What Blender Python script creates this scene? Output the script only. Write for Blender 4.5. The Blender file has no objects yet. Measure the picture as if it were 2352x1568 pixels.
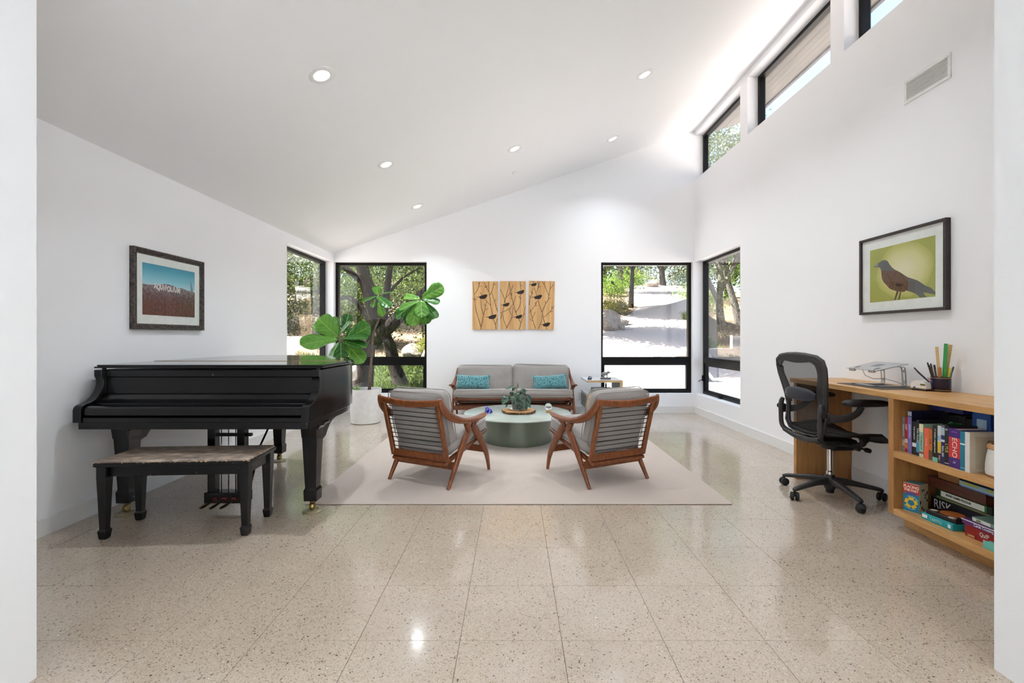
import bpy, bmesh, math, random
import numpy as np
from mathutils import Vector, Matrix, Euler

scene = bpy.context.scene
COL = scene.collection
PI = math.pi
random.seed(7)

# ---------------------------------------------------------------- camera
cam_data = bpy.data.cameras.new('camera')
cam_data.sensor_width = 36.0
cam_data.lens = 16.30
cam_data.shift_x = -0.0017
cam_data.shift_y = -0.00468
cam_data.clip_start = 0.02
cam_data.clip_end = 400
cam = bpy.data.objects.new('camera', cam_data)
COL.objects.link(cam)
cam.location = (0, 0, 1.21)
cam.rotation_euler = (PI / 2, 0, 0)
scene.camera = cam

# ---------------------------------------------------------------- colour management / cycles
vs = scene.view_settings
vs.view_transform = 'Standard'
vs.look = 'None'
vs.exposure = 0.85
vs.gamma = 1.0
vs.use_curve_mapping = False
cy = scene.cycles
cy.max_bounces = 8
cy.diffuse_bounces = 6
cy.glossy_bounces = 3
cy.transmission_bounces = 5
cy.transparent_max_bounces = 10
cy.caustics_reflective = False
cy.caustics_refractive = False
cy.sample_clamp_indirect = 8.0
cy.use_denoising = True
cy.use_adaptive_sampling = True
cy.adaptive_threshold = 0.08

# ---------------------------------------------------------------- sky + sun
world = bpy.data.worlds.new('world')
scene.world = world
world.use_nodes = True
wn = world.node_tree
wn.nodes.clear()
w_out = wn.nodes.new('ShaderNodeOutputWorld')
w_bg = wn.nodes.new('ShaderNodeBackground')
w_sky = wn.nodes.new('ShaderNodeTexSky')
w_sky.sky_type = 'NISHITA'
w_sky.sun_disc = False
SUN_EL, SUN_AZ = 56.0, 272.0          # degrees; azimuth clockwise from +Y
w_sky.sun_elevation = math.radians(SUN_EL)
w_sky.sun_rotation = math.radians(SUN_AZ)
w_sky.air_density = 1.0
w_sky.dust_density = 4.5
w_sky.ozone_density = 1.0
w_bg.inputs['Strength'].default_value = 0.39
wn.links.new(w_sky.outputs[0], w_bg.inputs[0])
wn.links.new(w_bg.outputs[0], w_out.inputs[0])

sun_data = bpy.data.lights.new('sun', 'SUN')
sun_data.energy = 40.0
sun_data.angle = math.radians(0.6)
sun_data.color = (1.0, 0.985, 0.965)
sun = bpy.data.objects.new('sun', sun_data)
COL.objects.link(sun)
_az, _el = math.radians(SUN_AZ), math.radians(SUN_EL)
_sd = Vector((math.sin(_az) * math.cos(_el), math.cos(_az) * math.cos(_el), math.sin(_el)))
sun.rotation_euler = (-_sd).to_track_quat('-Z', 'Y').to_euler()
sun.location = _sd * 60

DOWNLIGHT_W = 7.5      # each recessed lamp in the sitting room
HALL_FILL_W = 88.0           # each unseen fill lamp added in the hall behind the camera
ROOM_SPREAD, HALL_FILL_SPREAD = 120.0, 105.0
ROOM_COL = (.88, .95, 1.0)
HALL_FILL_COL = (.80, .89, 1.0)

# ---------------------------------------------------------------- helpers: colour + materials
def lin(c):
    c = c / 255.0
    return c / 12.92 if c <= 0.04045 else ((c + 0.055) / 1.055) ** 2.4

def rgb(r, g, b):
    return (lin(r), lin(g), lin(b), 1.0)

class NT:
    """small node-tree helper"""
    def __init__(self, name):
        self.m = bpy.data.materials.new(name)
        self.m.use_nodes = True
        self.t = self.m.node_tree
        self.t.nodes.clear()
        self.out = self.n('OutputMaterial')
    def n(self, typ, **kw):
        nd = self.t.nodes.new('ShaderNode' + typ)
        for k, v in kw.items():
            if k.startswith('_'):
                nd.inputs[k[1:].replace('_', ' ')].default_value = v
            else:
                setattr(nd, k, v)
        return nd
    def l(self, a, b):
        self.t.links.new(a, b)
    def bsdf(self, col=(.8, .8, .8, 1), rough=.5, metal=0.0, spec=.5, coat=0.0, coat_rough=.05):
        b = self.n('BsdfPrincipled')
        b.inputs['Base Color'].default_value = col
        b.inputs['Roughness'].default_value = rough
        b.inputs['Metallic'].default_value = metal
        b.inputs['Specular IOR Level'].default_value = spec
        b.inputs['Coat Weight'].default_value = coat
        b.inputs['Coat Roughness'].default_value = coat_rough
        self.l(b.outputs[0], self.out.inputs[0])
        return b
    def coords(self, scale=(1, 1, 1), kind='Object', rot=(0, 0, 0)):
        tc = self.n('TexCoord')
        mp = self.n('Mapping')
        mp.inputs['Scale'].default_value = scale
        mp.inputs['Rotation'].default_value = rot
        self.l(tc.outputs[kind], mp.inputs['Vector'])
        return mp.outputs[0]
    def noise(self, vec, scale=5, detail=3, rough=.5, dist=0.0):
        nz = self.n('TexNoise')
        nz.inputs['Scale'].default_value = scale
        nz.inputs['Detail'].default_value = detail
        nz.inputs['Roughness'].default_value = rough
        nz.inputs['Distortion'].default_value = dist
        if vec is not None:
            self.l(vec, nz.inputs['Vector'])
        return nz.outputs['Fac']
    def ramp(self, fac, stops, interp='LINEAR'):
        r = self.n('ValToRGB')
        r.color_ramp.interpolation = interp
        els = r.color_ramp.elements
        while len(els) > 1:
            els.remove(els[-1])
        els[0].position = stops[0][0]
        els[0].color = stops[0][1]
        for p, c in stops[1:]:
            e = els.new(p)
            e.color = c
        if fac is not None:
            self.l(fac, r.inputs[0])
        return r.outputs[0]
    def mix(self, fac, a, b, mode='MIX'):
        m = self.n('Mix', data_type='RGBA', blend_type=mode)
        for i, v in ((0, fac), (6, a), (7, b)):
            if hasattr(v, 'is_linked') or hasattr(v, 'links'):
                self.l(v, m.inputs[i])
            else:
                m.inputs[i].default_value = v
        return m.outputs[2]
    def math(self, op, a, b=None, clamp=False):
        m = self.n('Math', operation=op, use_clamp=clamp)
        for i, v in ((0, a), (1, b)):
            if v is None:
                continue
            if hasattr(v, 'links'):
                self.l(v, m.inputs[i])
            else:
                m.inputs[i].default_value = v
        return m.outputs[0]
    def bump(self, bsdf, height, strength=.2, dist=.01):
        b = self.n('Bump')
        b.inputs['Strength'].default_value = strength
        b.inputs['Distance'].default_value = dist
        self.l(height, b.inputs['Height'])
        self.l(b.outputs[0], bsdf.inputs['Normal'])

_plain = {}
def plain(r, g, b, rough=.5, metal=0.0, spec=.5, coat=0.0, name=None):
    """plain painted / plastic / printed surface with a breath of tonal variation"""
    key = (r, g, b, rough, metal, spec, coat, name)
    if key not in _plain:
        t = NT(name or 'plain_%d_%d_%d' % (r, g, b))
        c = rgb(r, g, b)
        bs = t.bsdf(c, rough, metal, spec, coat)
        n = t.noise(t.coords(), 18, 2)
        d = tuple(x * .93 for x in c[:3]) + (1,)
        t.l(t.ramp(n, [(.35, d), (.65, c)]), bs.inputs['Base Color'])
        _plain[key] = t.m
    return _plain[key]

def mat_wall():
    t = NT('white_wall_paint')
    b = t.bsdf((.90, .905, .92, 1), .7, spec=.2)
    v = t.coords()
    t.bump(b, t.noise(v, 190, 3, .6), .10, .002)
    return t.m
def mat_ceiling():
    t = NT('white_ceiling_paint')
    b = t.bsdf((.925, .93, .94, 1), .8, spec=.15)
    t.bump(b, t.noise(t.coords(), 160, 3, .6), .06, .002)
    return t.m
def mat_trim():
    t = NT('white_satin_trim')
    b = t.bsdf((.80, .80, .79, 1), .45)
    t.bump(b, t.noise(t.coords((1, 1, 1)), 60, 2), .03, .002)
    return t.m
def mat_terrazzo():
    t = NT('terrazzo_tile')
    b = t.bsdf((.4, .35, .3, 1), .11, spec=.6, coat=.5, coat_rough=.19)
    v = t.coords((1, 1, 1), 'Object')
    # world-anchored chips: tiles are placed with their own offsets, so add location
    oi = t.n('ObjectInfo')
    add = t.n('VectorMath', operation='ADD')
    t.l(v, add.inputs[0])
    t.l(oi.outputs['Location'], add.inputs[1])
    wz = t.n('TexNoise')
    wz.inputs['Scale'].default_value = 110
    wz.inputs['Detail'].default_value = 2
    t.l(add.outputs[0], wz.inputs['Vector'])
    wsc = t.n('VectorMath', operation='SCALE')
    wsc.inputs['Scale'].default_value = .012
    t.l(wz.outputs['Color'], wsc.inputs[0])
    wad = t.n('VectorMath', operation='ADD')
    t.l(add.outputs[0], wad.inputs[0])
    t.l(wsc.outputs[0], wad.inputs[1])
    P = wad.outputs[0]
    base = t.ramp(t.noise(P, 2.2, 3), [(.3, rgb(184, 168, 151)), (.7, rgb(196, 181, 164))])
    mott = t.noise(P, 95, 3, .7)
    base = t.mix(t.ramp(mott, [(.35, (0, 0, 0, 1)), (.7, (.40, .40, .40, 1))]), base, rgb(164, 149, 135))
    def chips(scale, thr, cols, rnd=1.0):
        vo = t.n('TexVoronoi', feature='F1')
        vo.inputs['Scale'].default_value = scale
        vo.inputs['Randomness'].default_value = rnd
        t.l(P, vo.inputs['Vector'])
        sep = t.n('SeparateColor')
        t.l(vo.outputs['Color'], sep.inputs[0])
        near = t.math('LESS_THAN', vo.outputs['Distance'], .46)
        pick = t.math('LESS_THAN', sep.outputs[0], thr)
        fac = t.math('MULTIPLY', near, pick)
        col = t.ramp(sep.outputs[1], cols, 'CONSTANT')
        return fac, col
    for sc, th, cols in (
        (210, .40, [(0, rgb(166, 149, 131)), (.35, rgb(202, 189, 173)), (.6, rgb(172, 154, 135)), (.8, rgb(158, 143, 128))]),
        (170, .14, [(0, rgb(132, 115, 98)), (.5, rgb(144, 126, 108)), (.8, rgb(118, 110, 102))]),
        (120, .035, [(0, rgb(92, 80, 70)), (.62, rgb(212, 202, 188)), (.80, rgb(130, 110, 92))])):
        f, c = chips(sc, th, cols)
        base = t.mix(f, base, c)
    t.l(base, b.inputs['Base Color'])
    rr = t.n('MapRange')
    rr.inputs['From Min'].default_value = .3
    rr.inputs['From Max'].default_value = .7
    rr.inputs['To Min'].default_value = .09
    rr.inputs['To Max'].default_value = .13
    t.l(t.noise(P, 5, 3), rr.inputs['Value'])
    t.l(rr.outputs[0], b.inputs['Roughness'])
    return t.m
def mat_wood(name, c1, c2, c3, grain=(2, 30, 30), rough=.4, coat=.0, scale=1.5, bump=.06):
    t = NT(name)
    b = t.bsdf(c2, rough, coat=coat, coat_rough=.2)
    v = t.coords(grain)
    n1 = t.noise(v, scale, 5, .6, .6)
    col = t.ramp(n1, [(.30, c1), (.5, c2), (.72, c3)])
    n2 = t.noise(v, scale * 6, 3, .6)
    col = t.mix(t.ramp(n2, [(.45, (0, 0, 0, 1)), (.75, (.5, .5, .5, 1))]), col, c1)
    t.l(col, b.inputs['Base Color'])
    t.bump(b, n2, bump, .002)
    return t.m
def mat_fabric(name, c1, c2, scale=420, rough=.9, stretch=(1, 1, 1), bump=.25):
    t = NT(name)
    b = t.bsdf(c1, rough, spec=.15)
    b.inputs['Sheen Weight'].default_value = .25
    b.inputs['Sheen Roughness'].default_value = .5
    v = t.coords(stretch)
    n = t.noise(v, scale, 2, .7)
    big = t.noise(t.coords(), 7, 3)
    col = t.ramp(n, [(.33, c2), (.66, c1)])
    col = t.mix(t.ramp(big, [(.4, (0, 0, 0, 1)), (.7, (.35, .35, .35, 1))]), col, c2)
    t.l(col, b.inputs['Base Color'])
    t.bump(b, n, bump, .002)
    return t.m
def mat_glass_pane(name='window_glass', k=1.8):
    t = NT(name)
    tr = t.n('BsdfTransparent')
    tr.inputs[0].default_value = (.975, .985, .98, 1)
    gl = t.n('BsdfGlossy')
    gl.inputs['Roughness'].default_value = 0.0
    ge = t.n('NewGeometry')
    dt = t.n('VectorMath', operation='DOT_PRODUCT')
    t.l(ge.outputs['Incoming'], dt.inputs[0])
    t.l(ge.outputs['Normal'], dt.inputs[1])
    om = t.math('SUBTRACT', 1.0, t.math('ABSOLUTE', dt.outputs['Value']), clamp=True)
    f1 = t.math('ADD', t.math('MULTIPLY', t.math('POWER', om, 5.0), .96), .04, clamp=True)
    fac = t.math('SUBTRACT', 1.0, t.math('POWER', t.math('SUBTRACT', 1.0, f1), k), clamp=True)   # sealed double glazing
    mx = t.n('MixShader')
    t.l(fac, mx.inputs[0])
    t.l(tr.outputs[0], mx.inputs[1])
    t.l(gl.outputs[0], mx.inputs[2])
    t.l(mx.outputs[0], t.out.inputs[0])
    return t.m
def mat_emit(name, col, s):
    t = NT(name)
    e = t.n('Emission')
    e.inputs[0].default_value = col
    e.inputs[1].default_value = s
    t.l(e.outputs[0], t.out.inputs[0])
    return t.m
def mat_leaf(name, stops, rough=.5, trans=.35, veins=False):
    t = NT(name)
    g = t.n('NewGeometry')
    col = t.ramp(g.outputs['Random Per Island'], stops)
    b = t.n('BsdfPrincipled')
    b.inputs['Roughness'].default_value = .65
    b.inputs['Specular IOR Level'].default_value = .12
    t.l(col, b.inputs['Base Color'])
    tl = t.n('BsdfTranslucent')
    t.l(t.mix(.5, col, (.085, .125, .016, 1)), tl.inputs[0])
    mx = t.n('MixShader')
    mx.inputs[0].default_value = trans
    t.l(b.outputs[0], mx.inputs[1])
    t.l(tl.outputs[0], mx.inputs[2])
    t.l(mx.outputs[0], t.out.inputs[0])
    return t.m

# ---------------------------------------------------------------- helpers: geometry
def _frame(d, up=None):
    d = d.normalized()
    u = up if up is not None else (Vector((0, 0, 1)) if abs(d.z) < .95 else Vector((0, 1, 0)))
    s = d.cross(u)
    if s.length < 1e-6:
        s = d.orthogonal()
    s.normalize()
    u = s.cross(d).normalized()
    return s, u

class MB:
    """collects shapes, builds ONE mesh object"""
    def __init__(self):
        self.v = []
        self.f = []
        self.mi = []
        self.cur = 0
    def add(self, vs_, fs_, M=None):
        o = len(self.v)
        if M is not None:
            vs_ = [M @ Vector(p) for p in vs_]
        self.v += [tuple(p) for p in vs_]
        self.f += [tuple(o + i for i in f) for f in fs_]
        self.mi += [self.cur] * len(fs_)
        return self
    def box(self, x0, x1, y0, y1, z0, z1, M=None):
        x0, x1 = min(x0, x1), max(x0, x1)
        y0, y1 = min(y0, y1), max(y0, y1)
        z0, z1 = min(z0, z1), max(z0, z1)
        vv = [(x0, y0, z0), (x1, y0, z0), (x1, y1, z0), (x0, y1, z0), (x0, y0, z1), (x1, y0, z1), (x1, y1, z1), (x0, y1, z1)]
        return self.add(vv, [(0, 3, 2, 1), (4, 5, 6, 7), (0, 1, 5, 4), (1, 2, 6, 5), (2, 3, 7, 6), (3, 0, 4, 7)], M)
    def rbox(self, x0, x1, y0, y1, z0, z1, r=.004, seg=2, M=None):
        x0, x1 = min(x0, x1), max(x0, x1)
        y0, y1 = min(y0, y1), max(y0, y1)
        z0, z1 = min(z0, z1), max(z0, z1)
        r = min(r, (x1 - x0) * .49, (y1 - y0) * .49, (z1 - z0) * .49)
        bm = bmesh.new()
        bmesh.ops.create_cube(bm, size=1)
        for w in bm.verts:
            w.co = Vector(((x0 + x1) / 2 + w.co.x * (x1 - x0), (y0 + y1) / 2 + w.co.y * (y1 - y0), (z0 + z1) / 2 + w.co.z * (z1 - z0)))
        bmesh.ops.bevel(bm, geom=bm.edges[:], offset=r, segments=seg, profile=.5, affect='EDGES')
        return self.addbm(bm, M)
    def addbm(self, bm, M=None):
        bm.verts.index_update()
        self.add([w.co.copy() for w in bm.verts], [[w.index for w in f.verts] for f in bm.faces], M)
        bm.free()
        return self
    def cyl(self, p0, p1, r0, r1=None, n=16, caps=True):
        r1 = r0 if r1 is None else r1
        return self.tube([p0, p1], [r0, r1], n, caps)
    def tube(self, path, rad, n=10, caps=True, closed=False, up=None):
        path = [Vector(p) for p in path]
        if not isinstance(rad, (list, tuple)):
            rad = [rad] * len(path)
        vv, ff = [], []
        s = u = None
        m = len(path)
        for i, p in enumerate(path):
            if closed:
                d = path[(i + 1) % m] - path[i - 1]
            else:
                d = path[min(i + 1, m - 1)] - path[max(i - 1, 0)]
            if s is None:
                s, u = _frame(d, up)
            else:
                d.normalize()
                s = (s - d * s.dot(d)).normalized()
                u = s.cross(d).normalized()
            for k in range(n):
                a = 2 * PI * k / n
                vv.append(p + (s * math.cos(a) + u * math.sin(a)) * rad[i])
        rings = m if closed else m - 1
        for i in range(rings):
            j = (i + 1) % m
            for k in range(n):
                k2 = (k + 1) % n
                ff.append((i * n + k, i * n + k2, j * n + k2, j * n + k))
        if caps and not closed:
            ff.append(tuple(range(n))[::-1])
            ff.append(tuple((m - 1) * n + k for k in range(n)))
        return self.add(vv, ff)
    def sweep(self, keys, n=12, sub=6, power=2.6, caps=True):
        """keys: (pos, width, height, side_vector): a superellipse section swept along a Catmull-Rom path; side_vector is the direction of 'width'"""
        P = [Vector(k[0]) for k in keys]
        W = [k[1] for k in keys]
        H = [k[2] for k in keys]
        S = [Vector(k[3]) for k in keys]
        def cr(a, b, c, d, t):
            return .5 * ((2 * b) + (c - a) * t + (2 * a - 5 * b + 4 * c - d) * t * t + (3 * b - a - 3 * c + d) * t ** 3)
        pts = []
        m = len(P)
        for i in range(m - 1):
            i0, i3 = max(i - 1, 0), min(i + 2, m - 1)
            for q in range(sub):
                t = q / sub
                pts.append((cr(P[i0], P[i], P[i + 1], P[i3], t), max(cr(W[i0], W[i], W[i + 1], W[i3], t), 1e-4),
                            max(cr(H[i0], H[i], H[i + 1], H[i3], t), 1e-4), S[i].lerp(S[i + 1], t)))
        pts.append((P[-1], W[-1], H[-1], S[-1]))
        vv, ff = [], []
        L = len(pts)
        for i, (p, w, h, sd) in enumerate(pts):
            d = (pts[min(i + 1, L - 1)][0] - pts[max(i - 1, 0)][0]).normalized()
            s = (sd - d * sd.dot(d)).normalized()
            u = s.cross(d).normalized()
            for k in range(n):
                a = 2 * PI * (k + .5) / n
                ca, sa = math.cos(a), math.sin(a)
                x = math.copysign(abs(ca) ** (2 / power), ca) * w / 2
                y = math.copysign(abs(sa) ** (2 / power), sa) * h / 2
                vv.append(p + s * x + u * y)
        for i in range(L - 1):
            for k in range(n):
                k2 = (k + 1) % n
                ff.append((i * n + k, i * n + k2, (i + 1) * n + k2, (i + 1) * n + k))
        if caps:
            ff.append(tuple(range(n))[::-1])
            ff.append(tuple((L - 1) * n + k for k in range(n)))
        return self.add(vv, ff)
    def lathe(self, prof, n=24, c=(0, 0, 0), M=None, caps=True):
        vv, ff = [], []
        m = len(prof)
        for r, z in prof:
            for k in range(n):
                a = 2 * PI * k / n
                vv.append((c[0] + r * math.cos(a), c[1] + r * math.sin(a), c[2] + z))
        for i in range(m - 1):
            for k in range(n):
                k2 = (k + 1) % n
                ff.append((i * n + k, i * n + k2, (i + 1) * n + k2, (i + 1) * n + k))
        if caps and prof[0][0] > 1e-5:
            ff.append(tuple(range(n))[::-1])
        if caps and prof[-1][0] > 1e-5:
            ff.append(tuple((m - 1) * n + k for k in range(n)))
        return self.add(vv, ff, M)
    def prism(self, poly, a0, a1, axis='z', M=None):
        """poly: 2-D outline; axis: extrusion axis. x: poly=(y,z); y: poly=(x,z); z: poly=(x,y)"""
        def pt(p, a):
            return {'x': (a, p[0], p[1]), 'y': (p[0], a, p[1]), 'z': (p[0], p[1], a)}[axis]
        n = len(poly)
        vv = [pt(p, a0) for p in poly] + [pt(p, a1) for p in poly]
        ff = [tuple(range(n))[::-1], tuple(range(n, 2 * n))]
        for i in range(n):
            j = (i + 1) % n
            ff.append((i, j, n + j, n + i))
        return self.add(vv, ff, M)
    def build(self, name, mat, parent=None, smooth=None, M=None):
        me = bpy.data.meshes.new(name)
        me.from_pydata(self.v, [], self.f)
        mats = mat if isinstance(mat, (list, tuple)) else [mat]
        for m in mats:
            me.materials.append(m)
        if len(mats) > 1:
            me.polygons.foreach_set('material_index', self.mi)
        bm = bmesh.new()
        bm.from_mesh(me)
        bmesh.ops.recalc_face_normals(bm, faces=bm.faces)
        bm.to_mesh(me)
        bm.free()
        if smooth:
            me.polygons.foreach_set('use_smooth', [True] * len(me.polygons))
            me.set_sharp_from_angle(angle=math.radians(smooth if smooth is not True else 180))
        o = bpy.data.objects.new(name, me)
        COL.objects.link(o)
        if parent is not None:
            o.parent = parent
        if M is not None:
            o.matrix_local = M
        return o

def tag(o, label=None, cat=None, group=None, kind=None):
    if label:
        o['label'] = label
    if cat:
        o['category'] = cat
    if group:
        o['group'] = group
    if kind:
        o['kind'] = kind
    return o

def thing(name, label, cat, loc=(0, 0, 0), rz=0.0, group=None, kind=None):
    o = bpy.data.objects.new(name, None)
    o.empty_display_size = .1
    COL.objects.link(o)
    o.location = loc
    o.rotation_euler = (0, 0, rz)
    return tag(o, label, cat, group, kind)

def copy_tree(o, parent=None):
    c = o.copy()
    COL.objects.link(c)
    c.parent = parent
    for ch in list(o.children):
        copy_tree(ch, c)
    return c

def share(o, name, parent, M):
    """another piece with the same mesh data"""
    c = bpy.data.objects.new(name, o.data)
    COL.objects.link(c)
    c.parent = parent
    c.matrix_local = M
    return c

def cushion(mb, sx, sy, sz, r, bulge=.02, wr=.004, seed=0, nx=18, ny=14, nz=6, M=None, sag=None):
    """soft box centred at the origin; sag(u,v) may add to z"""
    rnd = random.Random(seed)
    ph = [(rnd.uniform(2, 9), rnd.uniform(2, 9), rnd.uniform(0, 6.28)) for _ in range(4)]
    bm = bmesh.new()
    bmesh.ops.create_cube(bm, size=2)
    def cut(axis, n):
        es = [e for e in bm.edges if abs((e.verts[0].co - e.verts[1].co).normalized()[axis]) > .99]
        bmesh.ops.subdivide_edges(bm, edges=es, cuts=n, use_grid_fill=True)
    cut(0, nx)
    cut(1, ny)
    cut(2, nz)
    hx, hy, hz = sx / 2, sy / 2, sz / 2
    for w in bm.verts:
        u, v, q = w.co
        p = Vector((u * hx, v * hy, q * hz))
        rr = min(r, hz)
        inner = Vector((max(-hx + rr, min(hx - rr, p.x)), max(-hy + rr, min(hy - rr, p.y)), max(-hz + rr, min(hz - rr, p.z))))
        d = p - inner
        if d.length > 1e-6:
            p = inner + d.normalized() * rr
        b = (1 - u * u) * (1 - v * v)
        p.z += math.copysign(1, q) * bulge * b * min(1, abs(q) * 1.5)
        # side bulge
        p.x += math.copysign(1, u) * bulge * .4 * (1 - q * q) * (1 - v * v) * (1 if abs(u) > .99 else 0)
        p.y += math.copysign(1, v) * bulge * .4 * (1 - q * q) * (1 - u * u) * (1 if abs(v) > .99 else 0)
        wv = sum(math.sin(a * u + bb * v + c) for a, bb, c in ph) / 4
        p.z += wr * wv
        if sag:
            p.z += sag(u, v)
        w.co = p
    return mb.addbm(bm, M)

def piping(mb, sx, sy, z, r=.004, corner=.03, n=4, M=None, bulge=0):
    """rounded-rectangle cord around a cushion edge"""
    pts = []
    hx, hy = sx / 2, sy / 2
    for cx, cy_, a0 in ((hx - corner, hy - corner, 0), (-hx + corner, hy - corner, 90), (-hx + corner, -hy + corner, 180), (hx - corner, -hy + corner, 270)):
        for k in range(5):
            a = math.radians(a0 + 22.5 * k)
            pts.append(Vector((cx + corner * math.cos(a), cy_ + corner * math.sin(a), z)))
    if M is not None:
        pts = [M @ p for p in pts]
    mb.tube(pts, r, n + 2, closed=True)

def text_mesh(txt, size, ext=.0004, align='CENTER', bold=0.0, shear=0.0, sx=1.0):
    cu = bpy.data.curves.new('lettering', 'FONT')
    cu.body = txt
    cu.size = size
    cu.extrude = ext
    cu.offset = bold
    cu.shear = shear
    cu.align_x = align
    cu.align_y = 'CENTER'
    cu.resolution_u = 3
    ob = bpy.data.objects.new('lettering', cu)
    COL.objects.link(ob)
    dg = bpy.context.evaluated_depsgraph_get()
    me = bpy.data.meshes.new_from_object(ob.evaluated_get(dg))
    bpy.data.objects.remove(ob)
    bpy.data.curves.remove(cu)
    if sx != 1.0:
        for w in me.vertices:
            w.co.x *= sx
    return me

def lettering(txt, size, mat, parent, M, name='lettering', **kw):
    me = text_mesh(txt, size, **kw)
    me.materials.append(mat)
    o = bpy.data.objects.new(name, me)
    COL.objects.link(o)
    o.parent = parent
    o.matrix_local = M
    return o

def axes(ox, x, y, z):
    """matrix with the given origin and axis columns"""
    x, y, z = Vector(x), Vector(y), Vector(z)
    m = Matrix((x, y, z)).transposed().to_4x4()
    m.translation = Vector(ox)
    return m

def T(x, y, z):
    return Matrix.Translation((x, y, z))
def RX(a):
    return Matrix.Rotation(a, 4, 'X')
def RY(a):
    return Matrix.Rotation(a, 4, 'Y')
def RZ(a):
    return Matrix.Rotation(a, 4, 'Z')

WALL = mat_wall()
CEIL = mat_ceiling()
TRIM = mat_trim()
TERRAZZO = mat_terrazzo()
GROUT = plain(112, 102, 94, .9, name='grout')
BLACK_FRAME = plain(9, 8, 8, .4, spec=.25, name='black_aluminium')
GLASS = mat_glass_pane()
PICTURE_GLASS = mat_glass_pane('picture_glass', .4)
WHITE_P = plain(236, 236, 234, .4, name='white_plastic')
DARK_P = plain(34, 34, 36, .45, name='dark_plastic')

# ================================================================ THE SHELL
XL, XR, YB, YF = -2.863, 2.876, 7.364, 1.65
WT = .20
SLOPE, Z0 = .3403, 3.498
def cz(x):
    return Z0 + SLOPE * x
SILL, HEAD = .308, 2.40
WBL = (-2.863, -1.384)     # back wall, window near the piano (X range)
WBR = (1.388, 2.852)       # back wall, window near the desk wall
WSL = (5.852, YB)          # left wall window (Y range)
WSR = (5.890, YB)          # right wall window
CLER = [(5.890, YB), (4.211, 5.707), (2.541, 4.037)]
CS, CH = 3.693, 4.404

def structure(o, label, cat):
    return tag(o, label, cat, kind='structure')

# ---- floor: slab + one object per terrazzo tile
fl = MB()
fl.box(-3.063, 3.076, 1.40, 7.564, -.12, -.0015)
floor = structure(fl.build('floor', GROUT), 'polished beige terrazzo tile floor of the sitting room', 'floor')
TX, TY, GAP = .4055, .4075, .0021
def tile_mesh(x0, x1, y0, y1):
    c = .0007
    mb = MB()
    vv = [(x0, y0, -.0014), (x1, y0, -.0014), (x1, y1, -.0014), (x0, y1, -.0014),
          (x0, y0, -c), (x1, y0, -c), (x1, y1, -c), (x0, y1, -c),
          (x0 + c, y0 + c, 0), (x1 - c, y0 + c, 0), (x1 - c, y1 - c, 0), (x0 + c, y1 - c, 0)]
    ff = [(8, 9, 10, 11)] + [(a, (a + 1) % 4, 4 + (a + 1) % 4, 4 + a) for a in range(4)] + [(4 + a, 4 + (a + 1) % 4, 8 + (a + 1) % 4, 8 + a) for a in range(4)]
    return mb.add(vv, ff)
full_tile = None
for i in range(-8, 9):
    for j in range(-1, 15):
        ax, bx = -.2143 + TX * i, -.2143 + TX * (i + 1)
        ay, by = 1.8475 + TY * j, 1.8475 + TY * (j + 1)
        ax_, bx_, ay_, by_ = max(ax, XL), min(bx, XR), max(ay, 1.40), min(by, YB)
        if bx_ - ax_ < .01 or by_ - ay_ < .01:
            continue
        g = GAP / 2
        if (ax_, bx_, ay_, by_) == (ax, bx, ay, by):
            Mt = T((ax + bx) / 2, (ay + by) / 2, 0)
            if full_tile is None:
                full_tile = tile_mesh(-TX / 2 + g, TX / 2 - g, -TY / 2 + g, TY / 2 - g).build('tile', TERRAZZO, floor, M=Mt)
            else:
                share(full_tile, 'tile', floor, Mt)
        else:
            mx_, my_ = (ax_ + bx_) / 2, (ay_ + by_) / 2
            tile_mesh(ax_ + g - mx_, bx_ - g - mx_, ay_ + g - my_, by_ - g - my_).build('tile', TERRAZZO, floor, M=T(mx_, my_, 0))

# ---- walls
w = MB()
w.prism([(1.40, 0), (WSL[0], 0), (WSL[0], 2.56), (1.40, 2.56)], XL - WT, XL, 'x')
w.prism([(WSL[0], 0), (YB, 0), (YB, SILL), (WSL[0], SILL)], XL - WT, XL, 'x')
w.prism([(WSL[0], HEAD), (YB, HEAD), (YB, 2.56), (WSL[0], 2.56)], XL - WT, XL, 'x')
structure(w.build('wall_left', WALL), 'white painted wall beside the grand piano', 'wall')

w = MB()
def yz(y0, y1, z0, z1):
    w.prism([(y0, z0), (y1, z0), (y1, z1), (y0, z1)], XR, XR + WT, 'x')
yz(1.40, WSR[0], 0, CS)
yz(WSR[0], YB, 0, SILL)
yz(WSR[0], YB, HEAD, CS)
yz(1.40, CLER[2][0], CS, CH)
yz(CLER[2][1], CLER[1][0], CS, CH)
yz(CLER[1][1], CLER[0][0], CS, CH)
yz(1.40, YB, CH, 4.52)
structure(w.build('wall_right', WALL), 'tall white wall with high clerestory windows behind the desk', 'wall')

w = MB()
def xz(pts):
    w.prism(pts, YB, YB + WT, 'y')
def xzr(x0, x1, z0, z1):
    xz([(x0, z0), (x1, z0), (x1, z1), (x0, z1)])
xzr(XL - WT, XR + WT, 0, SILL)
xzr(XL - WT, WBL[0], SILL, HEAD)
xzr(WBL[1], WBR[0], SILL, HEAD)
xzr(WBR[1], XR + WT, SILL, HEAD)
xz([(XL - WT, HEAD), (XR + WT, HEAD), (XR + WT, cz(XR + WT) + .02), (XL - WT, cz(XL - WT) + .02)])
structure(w.build('wall_back', WALL), 'white gable wall behind the sofa under the sloped ceiling', 'wall')

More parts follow.
